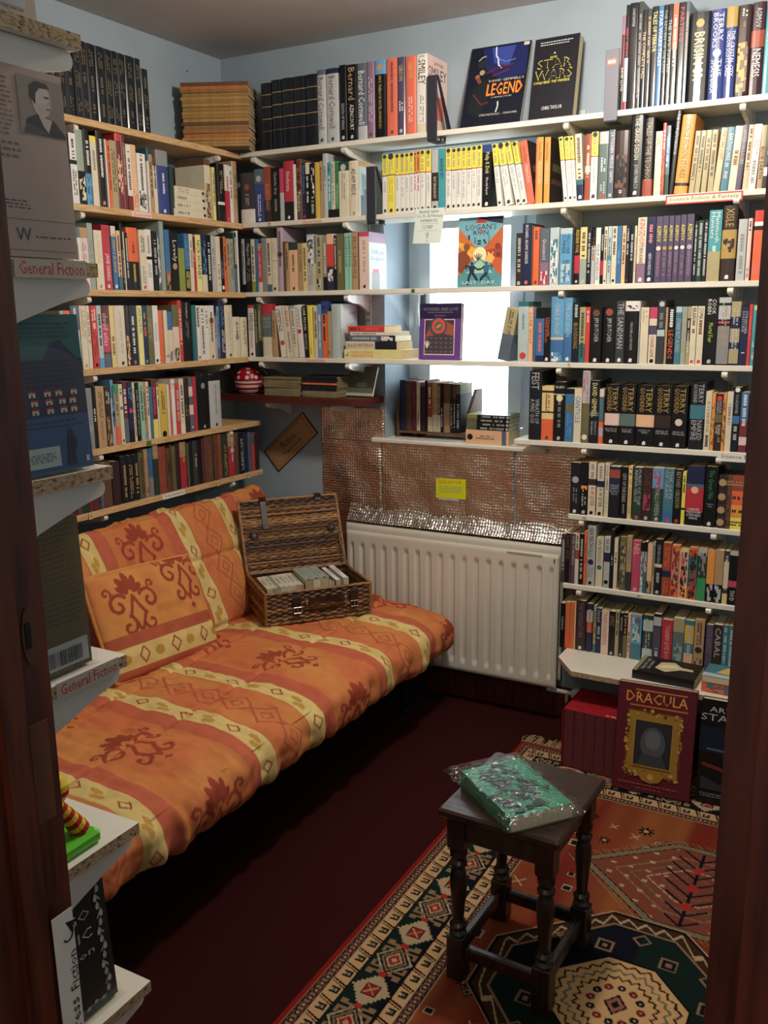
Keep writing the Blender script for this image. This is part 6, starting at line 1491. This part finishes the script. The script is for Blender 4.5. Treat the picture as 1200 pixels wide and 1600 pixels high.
mb = MB(); mb.tube([onlid(.392, .45, .006).lerp(Vector((.392, .17, H_+.002)), k/16)+Vector((.002*math.sin(k*1.7), 0, -.03*math.sin(k/16*math.pi))) for k in range(17)], .003, lin('6a5238'), n=6); mb.build('stay_cord', M_WICKER, HP)
# straps with buckles, handle
for x in (.115, .335):
    mb = MB(); mb.bbox((x-.013, -.0125, .035), (x+.013, -.0085, .108), .001); mb.bbox((x-.017, -.0145, .078), (x+.017, -.0125, .102), .001); st = mb.build('closing_strap', M_LEATHER, HP)
    mb = MB(); mb.tube([(x-.014, -.0165, .040), (x+.014, -.0165, .040), (x+.014, -.0175, .062), (x-.014, -.0175, .062)], .0018, lin('b8b4ac'), closed=True, n=6); mb.tube([(x, -.0175, .040), (x, -.0185, .064)], .0015, lin('b8b4ac'), n=6); mb.build('buckle', M_CHROME, st)
mb = MB(); pts = [(.150, -.016, .082), (.175, -.026, .084), (.225, -.032, .085), (.275, -.026, .084), (.300, -.016, .082)]
for a, b_ in zip(pts[:-1], pts[1:]): mb.box((0, 0, 0), (1, 1, 1), M=Matrix(((b_[0]-a[0], 0, 0, a[0]), (b_[1]-a[1], .005, 0, a[1]), (b_[2]-a[2], 0, .020, a[2]-.010), (0, 0, 0, 1))))
mb.build('carry_handle', M_LEATHER, HP)
for x in (.150, .300): mb = MB(); mb.tube([(x, -.019, .070), (x, -.019, .094)], .003, lin('b8b4ac'), n=6); mb.tube([(x-.006, -.019, .082), (x+.006, -.019, .082)], .002, lin('b8b4ac'), n=6); mb.build('handle_stud', M_CHROME, HP)
MH = HP.matrix_basis.copy(); MH = Matrix.Translation(HP.location) @ Matrix.Rotation(HP.rotation_euler.z, 4, 'Z')
x = .022; g = 'books packed in the wicker hamper'; kk = 0
for w, cc, zt, lb in ((.018, 'cream', .120, 'cream'), (.020, 'cream', .121, 'cream'), (.015, 'sage', .121, 'pale green'), (.022, 'cream', .122, 'cream'), (.018, 'cream', .123, 'cream'), (.014, 'white', .123, 'white'), (.018, 'cream', .124, 'cream'), (.014, 'cream', .124, 'cream'),
    (.030, 'sage', .142, 'thick sage green'), (.031, 'sage', .143, 'thick sage green'), (.032, 'sage', .144, 'thick sage green'), (.010, 'ink', .135, 'thin black'), (.012, 'dkbrown', .130, 'thin brown')):
    o = make_book('paperback_book', w-.0006, .175, .105, cc, ['~%s:20-70' % ('grey' if cc in ('cream', 'sage', 'white') else 'gold'), '.ink' if cc == 'sage' else '.grey'])
    o.matrix_basis = MH @ Matrix.Translation((x, .055 if zt < .13 else .045, zt)) @ Matrix(((1, 0, 0, 0), (0, 0, 1, 0), (0, -1, 0, 0), (0, 0, 0, 1))); x += w; kk += 1
    if kk == 8: x += .004
    tag(o, f'{lb} book spine up in the hamper, {ORD[kk-1]} from its futon-back end', 'book', g)
for k, (yy, w) in enumerate(((.05, .018), (.05, .020))):
    o = make_book('paperback_book', w, .19, .11, 'white', ['~silver:20-60']); o.matrix_basis = MH @ Matrix.Translation((x+.008+k*.030, .055, .126+.006*k)) @ Matrix(((1, 0, 0, 0), (0, 0, 1, 0), (0, -1, 0, 0), (0, 0, 0, 1)))
    tag(o, 'white book at the radiator end of the hamper, ' + ('inner of the two' if k == 0 else 'by the end wall'), 'book', g)

# ------------------------------------------------------------------ stool
ST = thing('joint_stool', 'small dark oak stool with turned legs standing on the patterned rug', 'stool', (1.919, -1.417, .010), R_(-2))
mb = MB(); mb.bbox((-.146, -.162, .428), (.146, .162, .450), .005); mb.build('seat_board', M_OAKTOP, ST)
lx, ly2 = .108, .126
for sx in (-1, 1):
    for sy in (-1, 1):
        mb = MB(); x, y = sx*lx, sy*ly2; q = .0215
        mb.bbox((x-q, y-q, 0), (x+q, y+q, .115), .003); mb.bbox((x-q, y-q, .345), (x+q, y+q, .428), .003)
        mb.lathe([(.020, .115), (.021, .120), (.014, .127), (.020, .133), (.021, .142), (.015, .150), (.0135, .16), (.017, .21), (.020, .24), (.0205, .262), (.018, .28), (.014, .292), (.020, .299), (.0205, .306), (.015, .314), (.0205, .325), (.021, .335), (.020, .345)], x, y, n=20)
        mb.build('leg', M_OAK, ST)
for sy in (-1, 1):
    mb = MB(); mb.bbox((-lx+.02, sy*ly2-.009, .365), (lx-.02, sy*ly2+.009, .428), .002); mb.build('apron', M_OAK, ST)
    mb = MB(); mb.bbox((-lx+.02, sy*ly2-.010, .055), (lx-.02, sy*ly2+.010, .090), .004); mb.build('stretcher', M_OAK, ST)
for sx in (-1, 1):
    mb = MB(); mb.bbox((sx*lx-.009, -ly2+.02, .365), (sx*lx+.009, ly2-.02, .428), .002); mb.build('apron', M_OAK, ST)
    mb = MB(); mb.bbox((sx*lx-.010, -ly2+.02, .055), (sx*lx+.010, ly2-.02, .090), .004); mb.build('stretcher', M_OAK, ST)
gb = []
rs = random.Random(11)
for i in range(95):
    x, y = rs.gauss(.48, .2), rs.uniform(.06, .94); r_ = .02+.075*rs.random(); n_ = 7; x = min(.92, max(.08, x)); y = min(.93, max(.07, y))
    gb.append(('p', [(x+r_*rs.uniform(.5, 1.3)*math.cos(2*math.pi*k/n_), y+r_*.7*rs.uniform(.5, 1.3)*math.sin(2*math.pi*k/n_)) for k in range(n_)], lin(rs.choice(['22383a', '2a4644', '30504c', '1c3032']))))
GB_ = cover_up('hardback_book', 'green covered book with dark cloudy picture, in clear film on the stool', .160, .232, .036, lin('2c8c6c'), gb, (0, 0, 0), 0)
GB_.matrix_basis = Matrix.Translation((2.050, -1.425, .4635)) @ Matrix.Rotation(R_(58), 4, 'Z') @ Matrix(((-1, 0, 0, 0), (0, 0, -1, 0), (0, -1, 0, .036), (0, 0, 0, 1))) if 0 else Matrix.Translation((1.952, -1.560, .4620)) @ Matrix.Rotation(R_(58), 4, 'Z') @ Matrix(((0, 0, 0, 0), (0, 0, 0, 0), (0, 0, 0, 0), (0, 0, 0, 1))) if 0 else Matrix.Identity(4)
ex_, ey_ = Vector((.535, .845, 0)).normalized()*1, Vector((.845, -.535, 0))
# book width runs from the near corner towards the radiator side, its height towards the rug
og = Vector((1.772, -1.452, .4605)); wv = Vector((.618, .786, 0)); hv = Vector((.855, -.52, 0)); hv = (hv-wv*hv.dot(wv)).normalized()
# local x->wv, local z->-hv (top of the cover away from the door), local -y -> up
GB_.matrix_basis = Matrix(((wv.x, 0, hv.x, og.x), (wv.y, 0, hv.y, og.y), (0, -1, 0, og.z+.036), (0, 0, 0, 1)))
n_ = 90; th = np.linspace(0, 2*math.pi, n_, endpoint=False); t = np.linspace(-1, 1, 120); TT, TH = np.meshgrid(t, th, indexing='ij')
rs_ = np.random.RandomState(4); e = np.clip(1-np.abs(TT)**6, .0, 1)**.5
cx_, sx_ = np.cos(TH), np.sin(TH); A = np.sign(cx_)*np.abs(cx_)**.35; B_ = np.sign(sx_)*np.abs(sx_)**.5
wob = (vnoise(TT*3+5, TH*1.2, 3, 12)-.5)*.012+(vnoise(TT*6+5, TH*2.5, 4, 13)-.5)*.006
la_ = A*(.090+.010*np.abs(TT)**3+wob); lz_ = .0195+B_*(.0205*e+.0005)+np.abs(wob)*.4*(B_ > 0); lz_ = np.maximum(lz_, .0006); lb_ = TT*.150+.116-.012
ctr = og+wv*.08
X = ctr.x+wv.x*la_+hv.x*lb_; Y = ctr.y+wv.y*la_+hv.y*lb_; Z = .4605+lz_
o = grid_mesh('plastic_bag', X, Y, Z, None, M_FILM, closed_v=True); tag(o, 'crinkled clear plastic bag wrapped round the green book on the stool', 'plastic bag')

# ------------------------------------------------------------------ rug
RX0, RX1, RY0, RY1 = 1.500, 2.92, -.300, -2.62
nx, ny = 474, 774
X, Y = np.meshgrid(np.linspace(RX0, RX1, nx), np.linspace(RY0, RY1, ny), indexing='ij'); a = X-RX0; b_ = RY0-Y; a2 = RX1-X
RED, ORA, BRN, NVY, GRN, CRM, BGE, BLK, PNK, SAG = [mute(lin(c), .15) for c in ('742012', '8c4c18', '3c2414', '12141e', '12241e', 'a8906a', '846848', '120a0c', '844c36', '5e664e')]
C = np.zeros(X.shape+(3,), 'f'); w = np.clip(.5+.55*np.sin(X*19+.6*np.sin(X*43))+(vnoise(X, Y*.12, 26, 3)-.5)*.5, 0, 1)[..., None]; C = np.array(RED, 'f')*(1-w)+np.array(ORA, 'f')*w
tri = lambda v, p: np.abs((v/p) % 1-.5)*2
# field: scattered small motifs
rs2 = random.Random(5)
for i in range(210):
    mx, my = rs2.uniform(1.78, 2.9), rs2.uniform(-.62, -2.6); q = rs2.choice('dsqx'); r_ = rs2.uniform(.011, .020); sl = (slice(max(0, int((mx-.04-RX0)/(RX1-RX0)*nx)), int((mx+.04-RX0)/(RX1-RX0)*nx)+1), slice(max(0, int((RY0-my-.04)/(RY0-RY1)*ny)), int((RY0-my+.04)/(RY0-RY1)*ny)+1))
    dx, dy = X[sl]-mx, Y[sl]-my; L1 = np.abs(dx)+np.abs(dy); Li = np.maximum(np.abs(dx), np.abs(dy)); c0 = C[sl]
    if q == 'd': c0 = mixc(c0, L1 < r_*1.25, BLK); c0 = mixc(c0, L1 < r_*.95, rs2.choice([CRM, BGE, PNK])); c0 = mixc(c0, L1 < r_*.45, NVY)
    elif q == 's': rr = np.hypot(dx, dy); an = np.arctan2(dy, dx); c0 = mixc(c0, rr < r_*(1+.45*np.cos(an*8)), BLK); c0 = mixc(c0, rr < r_*.45, CRM)
    elif q == 'q': c0 = mixc(c0, Li < r_*.9, CRM); c0 = mixc(c0, Li < r_*.65, NVY)
    else: c0 = mixc(c0, (np.abs(np.abs(dx)-np.abs(dy)) < .003) & (Li < r_), CRM)
    C[sl] = c0
def medal(C, cx, cy, kind):
    dx, dy = X-cx, Y-cy; A, B = np.abs(dx), np.abs(dy)
    if kind == 1:      # pointed hexagon with a tree inside
        h = np.maximum(A*.80+B*.95, B*1.25)-.0; R = .255; hook = (tri(dx+dy, .042) < .5)
        C = mixc(C, (h < R+.030) & (h > R+.003) & hook & (tri(dx-dy, .042) < .85) & (tri(dx+dy, .021) < .55), BGE)
        C = mixc(C, h < R+.004, BLK); C = mixc(C, h < R, BGE); C = mixc(C, (h < R-.005) & (h > R-.020) & (tri(dx*1.0+dy, .02) < .5), SAG); C = mixc(C, h < R-.022, BLK); C = mixc(C, h < R-.026, lin('744032'))
        for rr, cc in ((.17, BGE), (.135, SAG), (.10, CRM), (.065, PNK)): C = mixc(C, (np.abs(h-rr) < .0035) & (tri(dx, .018) < .8), cc)
        tz = (h < R-.03)
        C = mixc(C, tz & (A < .005), NVY)
        for k in range(-4, 5): yy = k*.045; C = mixc(C, tz & (np.abs(dy-yy-A*.8) < .0045) & (A < .085-.010*abs(k)), NVY)
        for k in (-1, 0, 1): C = mixc(C, tz & ((np.abs(dy-k*.09)+A) < .020), lin('9c2c2c'))
        C = mixc(C, tz & (tri(dx, .05) < .28) & (tri(dy, .05) < .22) & (A > .07), CRM)
    if kind == 2:      # dark lozenge with a toothed border and a pale octagon
        h = np.maximum((A+B)*.78, np.maximum(A, B)); R = .33
        C = mixc(C, h < R+.004, CRM); C = mixc(C, h < R, BLK); C = mixc(C, (h < R-.008) & (h > R-.045), BRN); zz = np.abs((h-(R-.027))-(tri(dx+dy*.3, .045)-.5)*.024) < .0045; C = mixc(C, zz & (h > R-.045), CRM)
        C = mixc(C, (h < R-.045) & (h > R-.051), BGE); C = mixc(C, h < R-.051, GRN); C = mixc(C, (h < R-.051) & (dx*dy < 0), NVY)
        for i in range(8):
            an = i*math.pi/4+.39; mx, my = .205*math.cos(an), .205*math.sin(an); L1 = np.maximum(np.abs(dx-mx), np.abs(dy-my)); C = mixc(C, L1 < .021, BGE); C = mixc(C, L1 < .016, NVY); C = mixc(C, L1 < .007, BGE)
            mx, my = .25*math.cos(an+.39), .25*math.sin(an+.39); T_ = np.abs(dx-mx)+np.abs(dy-my); C = mixc(C, np.abs(T_-.022) < .0035, BGE)
        o8 = np.maximum(np.maximum(A, B), (A+B)*.74); C = mixc(C, o8 < .158, BLK); C = mixc(C, o8 < .152, lin('c09a6c')); zz = tri(np.arctan2(dy, dx)*.12, .030)*.012
        for rr, cc in ((.135, BRN), (.112, SAG), (.088, BRN)): C = mixc(C, np.abs(o8-rr-zz+.006) < .0035, cc)
        for i in range(12): an = i*math.pi/6; mx, my = .058*math.cos(an), .058*math.sin(an); C = mixc(C, np.hypot(dx-mx, dy-my) < .0105, NVY if i % 2 else lin('6c2420')); C = mixc(C, np.hypot(dx-mx, dy-my) < .003, CRM)
        C = mixc(C, (A*1.3+B) < .036, BLK); C = mixc(C, (A*1.3+B) < .028, lin('8c5c4c')); C = mixc(C, (A*1.3+B) < .014, NVY)
    return C
C = medal(C, 2.235, -.925, 1); C = medal(C, 2.165, -1.455, 2); C = medal(C, 2.235, -2.02, 1)
# borders: measured inwards from the edge, the two sides meet in a mitre
inner = np.minimum(np.minimum(a, a2), b_*1.0); along = np.where(inner == b_, X-RX0, b_); d = inner
def guard(C, m0, m1, per=.026):
    mk = (d > m0) & (d < m1); C = mixc(C, mk, lin('2c1a24')); q = (along % per)-per/2; v = d-(m0+m1)/2; rr = np.hypot(q, v); C = mixc(C, mk & (rr < .0105), PNK); C = mixc(C, mk & (rr < .0085) & (rr > .005), BLK); C = mixc(C, mk & (rr < .0035), CRM); C = mixc(C, mk & (np.abs(np.abs(q)-per/2) < .003) & (np.abs(v) < .007), BGE); return C
def smotif(C, m0, m1, per=.060):
    mk = (d > m0) & (d < m1); C = mixc(C, mk, lin('b8946a')); q = (along % per); v = d-(m0+m1)/2; w_ = (m1-m0)/2
    C = mixc(C, mk & (np.abs(q-.012-v*.35) < .0028), BLK); C = mixc(C, mk & (np.abs(q-.020-v*.35) < .0018), BRN); C = mixc(C, mk & (np.abs(np.abs(q-.040)-.0075) < .0028) & (np.abs(v) < w_*.6), NVY); C = mixc(C, mk & (np.abs(q-.040) < .009) & (np.abs(v-w_*.5) < .003), NVY); C = mixc(C, mk & (np.abs(q-.040) < .0035) & (np.abs(v) < w_*.25), SAG); return C
C = mixc(C, d < .272, BLK); C = mixc(C, d < .020, lin('7c1c18')); C = mixc(C, (d > .017) & (d < .0195), BGE)
C = guard(C, .020, .047); C = mixc(C, (d > .047) & (d < .0495), CRM); C = smotif(C, .0495, .090); C = mixc(C, (d > .090) & (d < .093), BLK)
mk = (d > .093) & (d < .200); per = .230; q = (along % per)-per/2; v = d-.1465; C = mixc(C, mk, GRN); C = mixc(C, mk & (v+q*.25 > .012), NVY)
for sh, kd in ((0, 0), (per/2, 1)):
    qq = ((along+sh) % per)-per/2; A, B = np.abs(qq), np.abs(v); L1 = A*.82+B; Li = np.maximum(A, B)
    if kd == 0:
        C = mixc(C, mk & (L1 < .050) & (L1 > .043), CRM); C = mixc(C, mk & (L1 < .036), BGE); C = mixc(C, mk & (L1 < .030), BRN); C = mixc(C, mk & (L1 < .024), CRM); C = mixc(C, mk & (L1 < .018), lin('8c2420')); C = mixc(C, mk & (L1 < .008), CRM)
        hk = (np.abs(A-.036) < .004) & (B > .012) & (B < .044) | (np.abs(B-.042) < .004) & (A > .018) & (A < .040) | (np.abs(A-.052) < .0035) & (B < .030) & (B > .012) | (np.abs(B-.014) < .0035) & (A > .036) & (A < .056)
        C = mixc(C, mk & hk, BGE)
    else:
        te = .0075*tri(A-B, .016); C = mixc(C, mk & (L1 < .046+te), CRM); C = mixc(C, mk & (Li < .0265) & (np.hypot((A % .012)-.006, (B % .012)-.006) < .002), NVY); C = mixc(C, mk & (Li < .019), BLK); C = mixc(C, mk & (Li < .016), lin('8c2420')); C = mixc(C, mk & (np.abs(A-B) < .0025) & (Li < .015), CRM)
for sh in (per*.25, per*.75):
    for vo, cc in ((-.036, BGE), (.036, BGE), (0, lin('9c2c2c'))): qq = ((along+sh) % per)-per/2; L1 = np.maximum(np.abs(qq), np.abs(v-vo)); C = mixc(C, mk & (L1 < .0085), cc)
C = mixc(C, (d > .200) & (d < .203), BLK); C = smotif(C, .203, .240); C = mixc(C, (d > .240) & (d < .2425), CRM); C = guard(C, .2425, .268); C = mixc(C, (d > .268) & (d < .272), CRM)
Z = np.full_like(X, .0085)+.0006*vnoise(X, Y, 200, 8); Z[0, :] = .001; Z[-1, :] = .001; Z[:, 0] = .001; Z[:, -1] = .001
RG = grid_mesh('patterned_rug', X, Y, Z, C, M_RUG, smooth=True); tag(RG, 'red oriental rug with navy borders and geometric medallions on the maroon carpet', 'rug')
mb = MB(); rf = random.Random(3)
for i in range(620):
    x = RX0+(RX1-RX0)*i/620+rf.uniform(-.002, .002); l = rf.uniform(.045, .075); dx = rf.uniform(-.02, .02)-(.01 if (i//9) % 2 else -.006)
    mb.tube([(x, RY0-.002, .006), (x+dx*.4, RY0+l*.45, .007+rf.uniform(0, .002)), (x+dx, RY0+l, .004)], .0014, lin('a8926c') if i % 3 else lin('8c7450'), n=4)
mb.build('fringe', M_FRINGE, RG)
# empty screw holes left in the plaster above the pine shelves
for k, (y, z) in enumerate(((-.215, 2.515), (-.19, 2.335))):
    m2 = MB(); m2.prism([(y+.004*math.cos(a), z+.004*math.sin(a)) for a in [q*math.pi/5 for q in range(10)]], 'x', .0, .0006, 'dkgrey'); o = m2.build('wall_plug', M_MATT); tag(o, 'grey screw plug in the blue wall beside the magazine tower, ' + ('upper' if k == 0 else 'lower') + ' of the two', 'wall plug')
